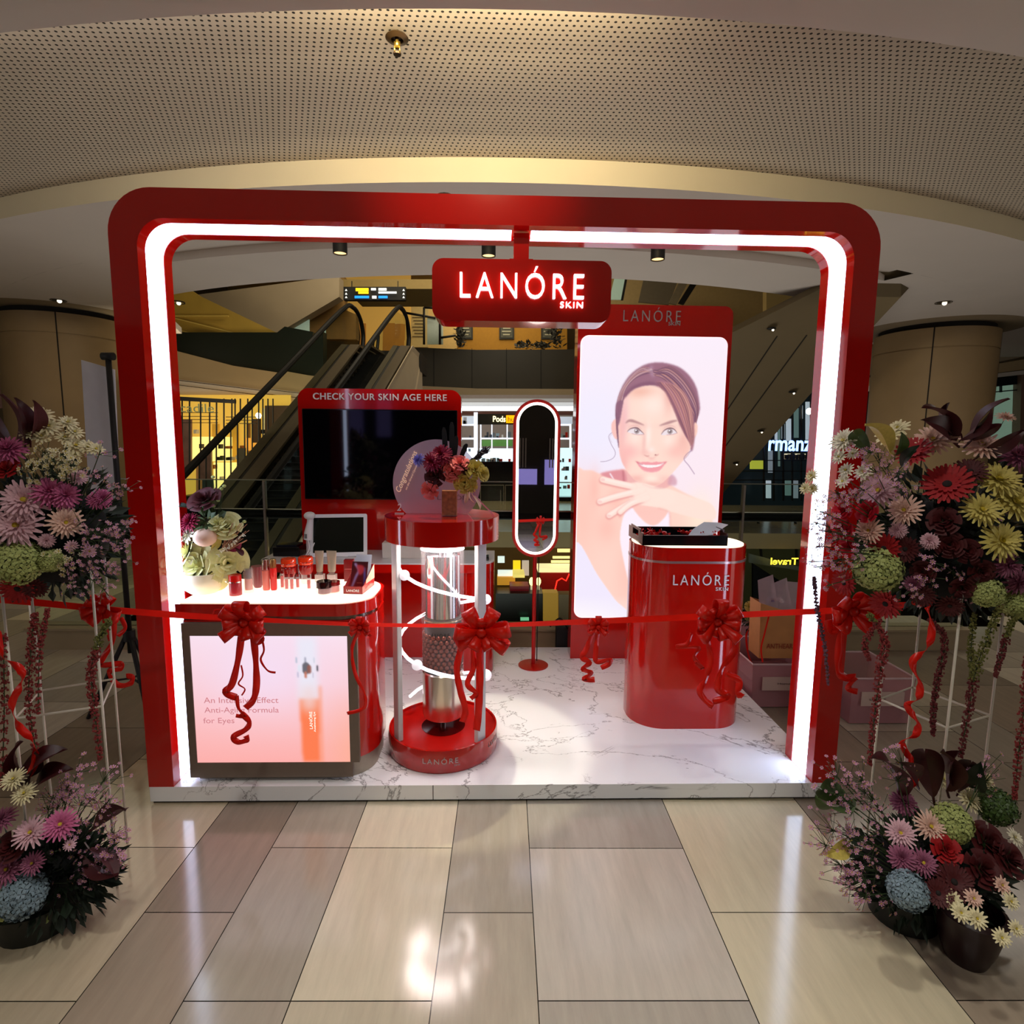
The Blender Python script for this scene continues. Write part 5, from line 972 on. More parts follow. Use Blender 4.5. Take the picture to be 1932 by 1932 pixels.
# tray with wrapped sweets and a card on the oval pedestal
ZP = 1.033
t = thing('serving_tray', (0.985, 2.93, ZP), 'black rectangular serving tray with cut-out handles on the oval pedestal', 'tray')
tx0, tx1, ty0, ty1 = 0.735, 1.165, 2.80, 3.10; e = .006; hz = .052
MB().box((tx0, ty0, ZP), (tx1, ty1, ZP+.005)).build('tray_floor', BLACK, t)
MB().box((tx0, ty0, ZP), (tx1, ty0+e, ZP+hz)).build('side', BLACK, t); MB().box((tx0, ty1-e, ZP), (tx1, ty1, ZP+hz)).build('side', BLACK, t)
for x in (tx0-.001, tx1-e+.001):
    mb = MB(); mb.box((x, ty0, ZP), (x+e, ty1, ZP+.03)); mb.box((x, ty0, ZP+.03), (x+e, ty0+.09, ZP+.062)); mb.box((x, ty1-.09, ZP+.03), (x+e, ty1, ZP+.062)); mb.box((x, ty0+.05, ZP+.062), (x+e, ty1-.05, ZP+.075)); mb.build('handle_end', mat('bronze_end', (72, 50, 44), .2, .3), t)
rs = random.Random(11)
kk = 0
for k in range(34):
    x = rs.choice([rs.uniform(.76, .93), rs.uniform(1.0, 1.14)]); y = rs.uniform(2.82, 3.02); z = ZP+.016+rs.random()*.028
    mb = MB(); mb.T = Matrix.Translation((x, y, z)) @ Matrix.Rotation(rs.random()*6, 4, 'Z') @ Matrix.Rotation(rs.random()*1.2-.6, 4, 'Y')
    mb.ball((0, 0, 0), .013, 8, (1.2, .9, .8))
    for s in (-1, 1):
        for a in range(4): an = a*1.57; mb._a([(s*.012, 0, 0), (s*.03, .012*math.cos(an), .012*math.sin(an)), (s*.03, .012*math.cos(an+.8), .012*math.sin(an+.8))], [(0, 1, 2)], False)
    mb.open = True; tag(mb.build('wrapped_sweet', mat('foil_red', (200, 16, 14), .18, .3, noise=.15, scale=60)), 'red foil wrapped sweet lying in the black tray', 'sweet', 'red sweets in the black tray')
a, b = aty(1300, 1012, 2.90), aty(1370, 984, 2.95); mb = MB(); mb.open = True
q = [aty(1296, 1013, 2.88), aty(1345, 1009, 2.86), aty(1374, 990, 2.9), aty(1356, 986, 3.0), aty(1328, 985, 3.02), aty(1308, 998, 2.95)]
c = sum(q, Vector())/6; mb.quad(*q); tag(mb.build('paper_card', mat('card_grey', (196, 204, 210), .5), solid=.001), 'pale grey card leaning out of the black tray', 'card')

# ================================================================== FLOWERS
GRN = mat('stem_green', (46, 66, 30), .6, noise=.15); DGRN = mat('leaf_dark_green', (22, 36, 20), .6, noise=.2); YC = mat('flower_centre', (190, 170, 40), .7)
def petal(mb, a, el, L, w, base=0.0, cup=0.0, z0=0.0, m=0):
    ca, sa = math.cos(a), math.sin(a); mb.m = m
    def P(u, v, dz=0): r = base+u*L*math.cos(el+cup*u); return Vector((ca*r-sa*v, sa*r+ca*v, z0+u*L*math.sin(el+cup*u)+dz))
    mb._a([P(0, -w*.25), P(0, w*.25), P(.55, -w*.5, .02*w), P(.55, w*.5, .02*w), P(1, -w*.22), P(1, w*.22), P(.55, 0, -.12*w), P(1.04, 0)], [(0, 1, 3, 6), (0, 6, 2), (2, 6, 7, 4), (6, 3, 5, 7)], True)
def mum(rows, w, seed=0, el0=.12, el1=1.25, L0=1.0, L1=.35, ctr=True):
    mb = MB(); r = random.Random(seed); mb.open = True
    for i, n in enumerate(rows):
        u = i/max(1, len(rows)-1); el = el0+(el1-el0)*u; L = L0+(L1-L0)*u
        for k in range(n): petal(mb, 2*PI*(k+.5*i+.25*r.random())/n, el+r.uniform(-.1, .1), L*r.uniform(.9, 1.05), w*(1-.35*u), .08, -.15, .03*i)
    mb.m = 1
    if ctr: mb.ball((0, 0, .12), .15, 10, (1, 1, .6))
    else: mb.ball((0, 0, .1), .1, 6)
    mb.m = 2; mb.tube([(0, 0, 0), (0, 0, -.9)], .035, 5, False); return mb
def gerb(seed=0):
    mb = MB(); mb.open = True; r = random.Random(seed)
    for i, (n, el, L) in enumerate(((18, .05, 1), (18, .16, .9), (14, .3, .45))):
        for k in range(n): petal(mb, 2*PI*(k+.5*i)/n, el+r.uniform(-.05, .05), L*r.uniform(.95, 1.03), .24, .12, .05, .02*i)
    mb.m = 1; mb.ball((0, 0, .06), .2, 12, (1, 1, .5)); mb.m = 2; mb.tube([(0, 0, 0), (0, 0, -1)], .04, 5, False); return mb
def rose(seed=0, open_=1.0):
    mb = MB(); mb.open = True; r = random.Random(seed); mb.m = 0
    for i, (n, R, h, tilt) in enumerate(((3, .17, .66, 1.5), (4, .31, .62, 1.42), (5, .47, .52, 1.2), (6, .65, .38, .9), (7, .84, .2, .5))):
        for k in range(n):
            a0 = 2*PI*k/n+i*.7+r.uniform(-.15, .15); w = 2*PI/n*.66; vs = []; 
            for v in range(4):
                for u in range(5):
                    a = a0+(u/4-.5)*2*w*.62; t = v/3; rr = R*(.35+.65*t*open_)+.05*t*t*(math.cos(tilt)*3); z = h*t*(1-.12*abs(u/4-.5)*2)
                    if v == 3: rr += .07; z -= .02
                    vs.append(Vector((rr*math.cos(a), rr*math.sin(a), z-.15)))
            mb._a(vs, [(v*5+u, v*5+u+1, (v+1)*5+u+1, (v+1)*5+u) for v in range(3) for u in range(4)], True)
    mb.m = 2; mb.lathe([(.0, -.2), (.3, -.12), (.5, .0)], seg=10, cap=False); mb.tube([(0, 0, -.15), (0, 0, -1)], .05, 5, False); return mb
def hyd(seed=0, n=190):
    mb = MB(); mb.open = True; r = random.Random(seed); mb.m = 1; mb.ball((0, 0, 0), .78, 12)
    for k in range(n):
        z = 1-2*(k+.5)/n; a = k*2.39996; s = math.sqrt(max(0, 1-z*z)); nrm = Vector((s*math.cos(a), s*math.sin(a), z)); q = nrm.to_track_quat('Z', 'Y'); c = nrm*r.uniform(.82, 1.0); mb.m = 0; ro = r.random()*3
        for j in range(4):
            an = ro+j*PI/2; p = [Vector((.01, 0, 0)), Vector((.16*math.cos(an-.6), .16*math.sin(an-.6), .02)), Vector((.22*math.cos(an), .22*math.sin(an), .05)), Vector((.16*math.cos(an+.6), .16*math.sin(an+.6), .02))]
            mb._a([c+q @ v for v in p], [(0, 1, 2, 3)], False)
    return mb
def leafm(seed=0):
    mb = MB(); mb.open = True; n = 13; vs = []
    for i in range(n):
        u = i/(n-1); w = .20*math.sin(PI*min(1, u*.94+.05))**.8; x = u*1.0; z = .22*math.sin(u*2.4)-.12*u*u
        vs += [Vector((x, -w, z+.10*w)), Vector((x, 0, z-.05)), Vector((x, w, z+.14*w))]
    mb._a(vs, [f for i in range(n-1) for f in ((i*3, i*3+1, i*3+4, i*3+3), (i*3+1, i*3+2, i*3+5, i*3+4))], True); mb.tube([(-.2, 0, -.02), (0, 0, -.03)], .02, 5, False); return mb
def fm(name, rgb, rough=.65, noise=.1): return mat('petal_'+name, rgb, rough, noise=noise, scale=18)
PET = dict(white=fm('white', (226, 220, 196)), cream=fm('cream', (222, 212, 170)), yellow=fm('yellow', (212, 198, 110)), pale=fm('pale_pink', (216, 174, 184)), blush=fm('blush', (222, 184, 166)), pink=fm('pink', (192, 96, 140)), mauve=fm('mauve', (150, 84, 112)), red=fm('red', (160, 14, 20)), dred=fm('dark_red', (72, 8, 12)), crim=fm('crimson', (186, 8, 34)), lime=fm('lime', (166, 176, 104)), blue=fm('blue_grey', (120, 140, 150)), maroon=fm('maroon', (62, 18, 22), .4), leaf=fm('leaf', (60, 84, 34), .45), dleaf=fm('dark_leaf', (24, 38, 22), .5), rose_pink=fm('rose_pink', (232, 116, 112)), olive=fm('olive', (206, 186, 92)), wine=fm('wine', (150, 24, 60)), lilac=fm('lilac', (120, 110, 190)), ivory=fm('ivory', (236, 232, 170)), peach=fm('peach', (240, 196, 170)))
DK = mat('dark_centre', (22, 12, 10), .8)
SHAPES = {}
def flower_mesh(kind, col):
    key = (kind, col)
    if key in SHAPES: return SHAPES[key]
    mats = [PET[col], YC, GRN]
    if kind == 'chrysanthemum': mb = mum((20, 20, 16, 12), .22, 1)
    elif kind == 'pompon': mb = mum((16, 18, 18, 16, 12, 8), .22, 2, -.2, 1.45, 1.0, .55, False); mats[1] = PET[col]
    elif kind == 'small_chrysanthemum': mb = mum((14, 12, 8), .32, 3)
    elif kind == 'gerbera': mb = gerb(); mats[1] = DK
    elif kind == 'rose': mb = rose(4)
    elif kind == 'hydrangea': mb = hyd(5); mats[1] = DGRN
    elif kind == 'leaf': mb = leafm(); mats = [PET[col]]
    elif kind == 'peony': mb = rose(8, 1.15)
    me = mb.mesh(kind, mats); SHAPES[key] = me; return me
def put(parent, kind, col, pos, r, facing, spin=None, name=None, label=None):
    me = flower_mesh(kind, col); o = bpy.data.objects.new(name or {'pompon': 'chrysanthemum', 'small_chrysanthemum': 'chrysanthemum'}.get(kind, kind), me); C.objects.link(o)
    o.parent = parent; o.location = Vector(pos)-ORG[parent.name]; o.scale = (r, r, r)
    f = Vector(facing).normalized(); q = f.to_track_quat('X' if kind == 'leaf' else 'Z', 'Y' if kind != 'leaf' else 'Z'); q = q @ Quaternion((1, 0, 0) if kind == 'leaf' else (0, 0, 1), random.random()*6 if spin is None else spin)
    o.rotation_mode = 'QUATERNION'; o.rotation_quaternion = q
    if label: o['label'] = label
    return o
def filler(name, parent, center, clusters, m_pet, n_each, spread, fl=.007, seed=1, kind='stuff', base=None):
    """sprays of tiny asters: thin stems from the base ending in little five petal florets"""
    r = random.Random(seed); mb = MB(); mb.open = True; c = Vector(base if base else center)
    for cl in clusters:
        cl = Vector(cl)
        mb.m = 1; mid = c.lerp(cl, .6)+Vector((r.uniform(-.02, .02), r.uniform(-.02, .02), .02)); mb.tube([c, mid, cl], .0016, 4, False)
        for k in range(n_each):
            d = Vector((r.gauss(0, 1), r.gauss(0, 1), r.gauss(0, 1)))*spread*.5; p = cl+d
            mb.m = 1; mb.tube([cl-(cl-c).normalized()*spread*.6, p], .0008, 3, False)
            nrm = (d.normalized()+Vector((0, -.8, .4))).normalized(); q = nrm.to_track_quat('Z', 'Y'); mb.m = 0; s = fl*r.uniform(.6, 1.25); ro = r.random()*2
            for j in range(6): an = ro+j*PI/3; mb._a([p, p+q @ Vector((s*math.cos(an-.3), s*math.sin(an-.3), s*.25)), p+q @ Vector((s*1.1*math.cos(an+.1), s*1.1*math.sin(an+.1), s*.3)), p+q @ Vector((s*.8*math.cos(an+.45), s*.8*math.sin(an+.45), s*.2))], [(0, 1, 2, 3)], False)
            mb.m = 2; mb.ball(p+nrm*.001, s*.28, 4)
    return tag(mb.build(name, [m_pet, GRN, YC], parent), kind=kind)
def foliage(parent, center, rad, n, seed, m=DGRN, sq=(1, 1, 1)):
    r = random.Random(seed); mb = MB(); mb.open = True
    for k in range(n):
        d = Vector((r.gauss(0, 1), r.gauss(0, 1), r.gauss(0, 1))).normalized()*rad*r.uniform(.3, 1); p = Vector(center)+Vector((d.x*sq[0], d.y*sq[1], d.z*sq[2]))
        q = (d+Vector((r.uniform(-.01, .01),)*3)).to_track_quat('X', 'Z') @ Quaternion((1, 0, 0), r.random()*6); L = r.uniform(.03, .07); w = L*r.uniform(.12, .3)
        mb._a([p, p+q @ Vector((L*.5, w, .005)), p+q @ Vector((L, 0, 0)), p+q @ Vector((L*.5, -w, .005))], [(0, 1, 2, 3)], False)
    return tag(mb.build('foliage', m, parent), kind='stuff')
def amaranth(parent, pts, r0, seed, m, name='amaranth', green=None):
    r = random.Random(seed); mb = MB(); mb.open = True; P = catmull(pts, 10); n = len(P); mb.m = 1; mb.tube(P, .002, 4, False)
    for i, p in enumerate(P):
        u = i/(n-1); R = r0*(.55+.75*math.sin(PI*min(1, u*.85+.12)))
        for k in range(16):
            a = r.random()*6.28; d = Vector((math.cos(a), math.sin(a), r.uniform(-1, 1)*.8))*R*r.uniform(.3, 1); mb.m = 2 if (green and u < green) else 0; mb.ball(p+d, r.uniform(.0022, .0042), 4)
    return mb.build(name, [m, GRN, mat('amaranth_green', (96, 96, 40), .7)], parent)
AMR = mat('amaranth_red', (122, 34, 34), .7, noise=.2, scale=80); AMD = mat('amaranth_dark', (92, 22, 26), .7, noise=.2, scale=80); ASTER = fm('aster', (196, 140, 170)); ASTW = fm('aster_white', (216, 206, 170))
WIRE = mat('white_wire', (214, 206, 190), .4)

def head_group(t, lst, cen, Yf, depth=.16):
    cen = Vector(cen)
    for kind, col, px, py, rp in lst:
        base = aty(px, py, Yf); d = base-cen; rr = math.hypot(d.x, d.z); dy = depth*(1-math.cos(min(1.3, rr/.28)))
        p = aty(px, py, Yf+dy); f = Vector((d.x*2.0, -.42, d.z*1.6+.05)); 
        put(t, kind, col, p, rp/F_PX*(Yf+dy), f)
def wire_stand(t, x, y, w, ztop, zmid, zbot=0.0):
    mb = MB(); c = [(x-w, y-w), (x+w, y-w*1.1), (x+w*.95, y+w), (x-w*.9, y+w*.9)]
    rot = Matrix.Rotation(.42, 2)
    c = [tuple(Vector((x, y))+rot @ (Vector(q)-Vector((x, y)))) for q in c]
    for q in c: m_ = MB(); m_.tube([(q[0], q[1], zbot), (q[0], q[1], ztop)], .004, 8).build('leg', WIRE, t)
    for z in (zmid,): m_ = MB(); m_.tube([(q[0], q[1], z) for q in c], .0038, 8, closed=True).build('brace', WIRE, t)
    return c
# ---------- right flower stand
RSX, RSY = 1.49, 1.82
t = thing('flower_stand', (RSX, RSY, 0), 'right hand wire flower stand topped with red, pink and cream flowers', 'flower stand')
wire_stand(t, RSX, RSY, .115, 1.12, .66)
cen = (1.50, 1.78, 1.22)
foliage(t, (1.52, 1.84, 1.24), .27, 900, 3, DGRN, (1.05, .8, .95))
MB().ball((1.52, 1.86, 1.20), .17, 16, (1.2, .9, 1)).build('foam_core', mat('dark_core', (10, 12, 8), .9), t)
RF_ = [('chrysanthemum', 'white', 1592, 832, 26), ('small_chrysanthemum', 'cream', 1676, 821, 22), ('small_chrysanthemum', 'cream', 1694, 808, 20), ('chrysanthemum', 'blush', 1761, 831, 36), ('chrysanthemum', 'blush', 1852, 841, 36),
 ('small_chrysanthemum', 'white', 1596, 887, 15), ('small_chrysanthemum', 'white', 1629, 890, 17), ('small_chrysanthemum', 'white', 1590, 908, 14), ('small_chrysanthemum', 'white', 1609, 856, 12), ('small_chrysanthemum', 'white', 1583, 862, 14), ('small_chrysanthemum', 'cream', 1531, 898, 13), ('small_chrysanthemum', 'cream', 1519, 921, 12), ('small_chrysanthemum', 'cream', 1534, 922, 12),
 ('chrysanthemum', 'pale', 1659, 926, 36), ('chrysanthemum', 'blush', 1707, 963, 31), ('chrysanthemum', 'blush', 1640, 1001, 26), ('pompon', 'pale', 1694, 1000, 17), ('pompon', 'pale', 1754, 1021, 17), ('pompon', 'mauve', 1722, 1102, 17),
 ('gerbera', 'red', 1723, 853, 30), ('gerbera', 'red', 1787, 914, 40), ('gerbera', 'red', 1668, 1035, 28), ('gerbera', 'dred', 1708, 1036, 24), ('gerbera', 'red', 1593, 1100, 23), ('gerbera', 'red', 1671, 1139, 28), ('gerbera', 'dred', 1792, 1143, 22), ('gerbera', 'dred', 1741, 1123, 22),
 ('rose', 'crim', 1589, 963, 21), ('rose', 'crim', 1635, 965, 22), ('rose', 'crim', 1587, 1001, 24), ('rose', 'crim', 1599, 1031, 17), ('rose', 'dred', 1780, 983, 28), ('rose', 'dred', 1792, 1028, 26), ('rose', 'dred', 1741, 1079, 22), ('rose', 'dred', 1852, 1079, 24), ('rose', 'dred', 1816, 1110, 22), ('gerbera', 'dred', 1830, 890, 28), ('rose', 'dred', 1825, 1040, 24),
 ('chrysanthemum', 'yellow', 1883, 906, 42), ('chrysanthemum', 'yellow', 1914, 948, 44), ('chrysanthemum', 'yellow', 1852, 962, 34), ('chrysanthemum', 'yellow', 1888, 1020, 40),
 ('pompon', 'mauve', 1919, 862, 32), ('pompon', 'mauve', 1901, 1066, 28), ('pompon', 'mauve', 1921, 1098, 28), ('hydrangea', 'lime', 1655, 1074, 44), ('hydrangea', 'lime', 1862, 1118, 30), ('hydrangea', 'lime', 1921, 1140, 30), ('small_chrysanthemum', 'blush', 1897, 787, 16)]
head_group(t, RF_, cen, 1.62)
for (bx, by, tx_, ty_, s, c) in ((1800, 830, 1740, 768, .135, 'maroon'), (1795, 825, 1738, 792, .11, 'maroon'), (1810, 820, 1790, 760, .10, 'maroon'), (1815, 830, 1870, 772, .13, 'maroon'), (1830, 830, 1905, 752, .14, 'maroon'), (1835, 830, 1890, 800, .12, 'maroon'), (1850, 860, 1932, 810, .13, 'maroon'), (1680, 850, 1632, 802, .085, 'olive'), (1690, 860, 1700, 815, .08, 'leaf'), (1640, 850, 1610, 815, .07, 'leaf'), (1700, 880, 1735, 840, .08, 'dleaf'), (1890, 1150, 1932, 1180, .1, 'dleaf')):
    a, b = aty(bx, by, 1.72), aty(tx_, ty_, 1.66); put(t, 'leaf', c, a, (b-a).length*1.0, b-a)
filler('aster_sprays', t, cen, [aty(x, y, 1.66) for x, y in ((1640, 845), (1655, 860), (1670, 875), (1690, 885), (1650, 885), (1625, 920), (1610, 930), (1700, 920), (1560, 975), (1548, 965), (1560, 1000), (1575, 1015), (1565, 1040), (1580, 1055), (1590, 1075), (1570, 1065), (1620, 1045), (1760, 1060), (1750, 1090), (1800, 1080), (1720, 1115), (1880, 980), (1850, 1110), (1575, 925), (1590, 945))], ASTER, 16, .035, .0065, 2, base=Vector(cen)+Vector((0, .10, -.10)))
filler('aster_sprays', t, cen, [aty(x, y, 1.66) for x, y in ((1545, 1000), (1540, 1030), (1535, 985), (1525, 1060), (1540, 1070), (1560, 1105), (1855, 1130), (1830, 1120), (1900, 1150))], ASTER, 9, .03, .005, 6, base=Vector(cen)+Vector((0, .10, -.10)))
amaranth(t, [aty(1640, 1160, 1.62), aty(1668, 1205, 1.62), aty(1662, 1260, 1.62), aty(1650, 1350, 1.62), aty(1640, 1440, 1.62)], .011, 1, AMR, green=.1)
amaranth(t, [aty(1755, 1170, 1.68), aty(1782, 1205, 1.68), aty(1772, 1270, 1.68), aty(1762, 1330, 1.68), aty(1760, 1385, 1.68)], .009, 2, AMD)
amaranth(t, [aty(1885, 1150, 1.6), aty(1860, 1210, 1.6), aty(1840, 1270, 1.6), aty(1828, 1340, 1.6), aty(1812, 1425, 1.6)], .012, 3, AMD, green=.55)
amaranth(t, [aty(1915, 1160, 1.6), aty(1895, 1215, 1.6), aty(1878, 1275, 1.6)], .008, 4, AMD, green=.4)
amaranth(t, [aty(1838, 1160, 1.66), aty(1832, 1230, 1.66), aty(1836, 1290, 1.66)], .008, 5, mat('amaranth_green', (96, 96, 40), .7))
amaranth(t, [aty(1660, 1170, 1.7), aty(1632, 1215, 1.7), aty(1640, 1245, 1.7)], .008, 7, AMR)
amaranth(t, [aty(1536, 1090, 1.75), aty(1542, 1150, 1.75), aty(1556, 1220, 1.75), aty(1562, 1290, 1.75)], .005, 8, mat('amaranth_purple', (96, 56, 74), .7), 'trailing_sprig')
amaranth(t, [aty(1936, 1240, 1.55), aty(1932, 1330, 1.55), aty(1922, 1420, 1.55), aty(1914, 1505, 1.55)], .009, 9, AMR)
# ---------- right floor bouquet
t = thing('floor_bouquet', (1.50, 1.62, 0), 'large right floor bouquet of mauve, white and dark red flowers in a dark vase', 'bouquet')
MB().lathe([(0, 0), (.055, 0), (.075, .06), (.095, .16), (.08, .17)], (1.44, 1.52, 0), 24, False).build('vase', mat('dark_vase', (30, 8, 12), .3), t)
MB().lathe([(0, 0), (.10, 0), (.12, .10), (.10, .12)], (1.36, 1.68, 0), 24, False).build('vase', mat('dark_green_vase', (16, 20, 14), .5), t)
foliage(t, (1.42, 1.66, .17), .22, 1100, 5, DGRN, (1.1, .65, .7)); MB().ball((1.44, 1.70, .15), .17, 16, (1.25, .8, .75)).build('foam_core', mat('dark_core', (10, 12, 8), .9), t)
RB_ = [('chrysanthemum', 'cream', 1739, 1444, 24), ('small_chrysanthemum', 'cream', 1768, 1442, 18), ('chrysanthemum', 'cream', 1779, 1470, 20), ('chrysanthemum', 'cream', 1830, 1508, 26), ('chrysanthemum', 'cream', 1857, 1470, 22), ('pompon', 'mauve', 1705, 1514, 26), ('chrysanthemum', 'pale', 1699, 1572, 29), ('chrysanthemum', 'blush', 1756, 1560, 31), ('pompon', 'mauve', 1702, 1620, 28), ('chrysanthemum', 'mauve', 1742, 1628, 27), ('hydrangea', 'lime', 1795, 1552, 40), ('hydrangea', 'blue', 1712, 1680, 40), ('hydrangea', 'leaf', 1880, 1522, 38), ('rose', 'red', 1786, 1604, 30), ('gerbera', 'dred', 1800, 1664, 34), ('rose', 'dred', 1867, 1590, 42), ('rose', 'dred', 1855, 1640, 38), ('rose', 'dred', 1905, 1620, 38), ('gerbera', 'dred', 1770, 1685, 26),
 ('small_chrysanthemum', 'cream', 1796, 1698, 20), ('small_chrysanthemum', 'cream', 1813, 1722, 19), ('small_chrysanthemum', 'cream', 1843, 1733, 20), ('small_chrysanthemum', 'blush', 1837, 1695, 18), ('small_chrysanthemum', 'cream', 1890, 1769, 18), ('small_chrysanthemum', 'cream', 1907, 1701, 17), ('small_chrysanthemum', 'cream', 1917, 1752, 16), ('small_chrysanthemum', 'blush', 1890, 1670, 18), ('small_chrysanthemum', 'white', 1915, 1580, 18)]
cb = Vector((1.40, 1.60, .20))
for kind, col, px, py, rp in RB_:
    Yf = 1.50-(py-1600)*.0012+(0.05 if py < 1500 else 0); p = aty(px, py, Yf); d = p-cb; put(t, kind, col, p, rp/F_PX*Yf*.98, Vector((d.x*1.5, -.5, d.z*1.2+.28)))
for (bx, by, tx_, ty_, s, c, lb) in ((1610, 1512, 1542, 1502, 0, 'leaf', None), (1605, 1520, 1552, 1490, 0, 'leaf', None), (1600, 1590, 1556, 1612, 0, 'olive', None), (1700, 1500, 1648, 1432, 0, 'maroon', None), (1730, 1480, 1700, 1440, 0, 'maroon', None), (1790, 1490, 1776, 1422, 0, 'maroon', None), (1800, 1480, 1810, 1420, 0, 'maroon', None), (1810, 1490, 1832, 1440, 0, 'maroon', None), (1760, 1500, 1745, 1420, 0, 'maroon', None), (1840, 1490, 1850, 1440, 0, 'dleaf', None)):
    a, b = aty(bx, by, 1.62), aty(tx_, ty_, 1.56); put(t, 'leaf', c, a, (b-a).length*1.05, b-a)
filler('aster_sprays', t, cb, [aty(x, y, 1.58) for x, y in ((1570, 1455), (1590, 1470), (1620, 1462), (1625, 1485), (1640, 1500), (1600, 1520), (1570, 1490), (1655, 1520), (1560, 1560), (1545, 1590), (1590, 1565), (1610, 1570), (1640, 1590), (1650, 1560), (1600, 1600), (1575, 1630), (1600, 1650), (1620, 1660), (1640, 1640), (1590, 1670), (1660, 1700), (1700, 1430), (1690, 1460), (1860, 1445), (1865, 1460), (1620, 1690))], ASTER, 18, .045, .0065, 12, base=cb-Vector((.02, 0, .06)))

# ---------- left flower stand
t = thing('flower_stand', (-1.42, 1.86, 0), 'left hand wire flower stand topped with pink and cream chrysanthemums', 'flower stand')
wire_stand(t, -1.46, 1.90, .115, 1.12, .66)
cen = Vector((-1.46, 1.82, 1.25)); foliage(t, (-1.47, 1.90, 1.25), .22, 800, 9, DGRN, (.95, .8, 1.0)); MB().ball((-1.50, 1.92, 1.22), .17, 16, (1.1, .9, 1)).build('foam_core', mat('dark_core', (10, 12, 8), .9), t)
LF_ = [('small_chrysanthemum', 'cream', 75, 783, 22), ('small_chrysanthemum', 'cream', 91, 805, 20), ('small_chrysanthemum', 'cream', 54, 818, 14), ('small_chrysanthemum', 'cream', 78, 823, 17), ('small_chrysanthemum', 'cream', 128, 797, 16), ('small_chrysanthemum', 'cream', 141, 815, 14), ('small_chrysanthemum', 'cream', 122, 825, 14), ('small_chrysanthemum', 'cream', 143, 841, 19), ('small_chrysanthemum', 'cream', 166, 843, 15), ('small_chrysanthemum', 'cream', 181, 847, 14), ('small_chrysanthemum', 'cream', 140, 857, 12),
 ('pompon', 'pink', 16, 849, 30), ('pompon', 'pink', 92, 928, 30), ('pompon', 'pink', 122, 935, 26), ('chrysanthemum', 'pale', 46, 944, 40), ('chrysanthemum', 'pale', 32, 991, 42), ('chrysanthemum', 'blush', 124, 986, 29), ('pompon', 'pale', 148, 900, 15), ('pompon', 'pink', 192, 940, 19), ('pompon', 'pink', 180, 945, 15), ('hydrangea', 'lime', 34, 1061, 42), ('hydrangea', 'lime', 96, 1058, 22), ('gerbera', 'red', 34, 1110, 30), ('rose', 'red', 12, 884, 22), ('pompon', 'pale', 88, 1020, 14), ('gerbera', 'dred', 66, 1108, 20), ('small_chrysanthemum', 'pale', 135, 1030, 11), ('small_chrysanthemum', 'pale', 168, 1040, 12)]
head_group(t, LF_, cen, 1.70)
for (bx, by, tx_, ty_, c) in ((30, 850, 5, 758, 'dred'), (50, 840, 30, 762, 'maroon'), (60, 830, 62, 765, 'dred'), (20, 840, -20, 770, 'maroon')): a, b = aty(bx, by, 1.8), aty(tx_, ty_, 1.76); put(t, 'leaf', c, a, (b-a).length*1.15, b-a)
filler('white_sprays', t, cen, [aty(x, y, 1.72) for x, y in ((85, 850), (100, 860), (115, 855), (120, 870), (95, 875), (80, 870), (130, 880), (145, 870), (110, 890), (70, 900), (105, 1050), (120, 1060), (60, 880))], ASTW, 12, .035, .0075, 21, base=Vector(cen)+Vector((0, .10, -.10)))
filler('aster_sprays', t, cen, [aty(x, y, 1.72) for x, y in ((190, 850), (175, 895), (200, 905), (225, 915), (240, 920), (225, 925), (180, 1000), (195, 1000), (215, 1005), (235, 1000), (170, 1015), (190, 1030), (165, 1050), (180, 1065), (150, 1060), (220, 1045), (215, 1070), (205, 1072), (130, 1075), (155, 985), (245, 985), (140, 1110), (200, 1115), (180, 1095), (150, 1040), (230, 1020))], ASTER, 10, .03, .006, 22, base=Vector(cen)+Vector((0, .10, -.10)))
for k, P_ in enumerate(([(6, 1200), (8, 1330), (4, 1480)], [(66, 1160), (58, 1230), (55, 1330), (72, 1440)], [(90, 1150), (75, 1230), (72, 1345)], [(205, 1170), (185, 1215), (172, 1270), (178, 1340), (189, 1432)])):
    amaranth(t, [aty(x, y, 1.66) for x, y in P_], .011 if k != 2 else .007, 31+k, AMR, green=.3 if k == 3 else None)
# ---------- left floor bouquet
t = thing('floor_bouquet', (-1.45, 1.66, 0), 'left floor bouquet of pink chrysanthemums, asters and a pale hydrangea', 'bouquet')
foliage(t, (-1.40, 1.68, .17), .19, 900, 15, DGRN, (1.0, .6, .75)); MB().ball((-1.45, 1.72, .15), .16, 16, (1.1, .8, .8)).build('foam_core', mat('dark_core', (10, 12, 8), .9), t)
MB().lathe([(0, 0), (.11, 0), (.13, .10), (.11, .11)], (-1.46, 1.70, 0), 24, False).build('vase', mat('dark_green_vase', (16, 20, 14), .5), t)
cb = Vector((-1.42, 1.62, .2))
for kind, col, px, py, rp in (('chrysanthemum', 'cream', 26, 1470, 22), ('chrysanthemum', 'cream', 46, 1497, 22), ('chrysanthemum', 'pale', 58, 1571, 30), ('chrysanthemum', 'pink', 114, 1556, 30), ('pompon', 'mauve', 4, 1545, 24), ('chrysanthemum', 'mauve', 14, 1640, 30), ('chrysanthemum', 'mauve', 61, 1629, 22), ('rose', 'dred', 20, 1597, 30), ('hydrangea', 'blue', 42, 1690, 44), ('hydrangea', 'lime', 5, 1700, 36), ('small_chrysanthemum', 'pale', 131, 1594, 11)):
    Yf = 1.56; p = aty(px, py, Yf); d = p-cb; put(t, kind, col, p, rp/F_PX*Yf, Vector((d.x*1.5, -.5, d.z*1.2+.28)))
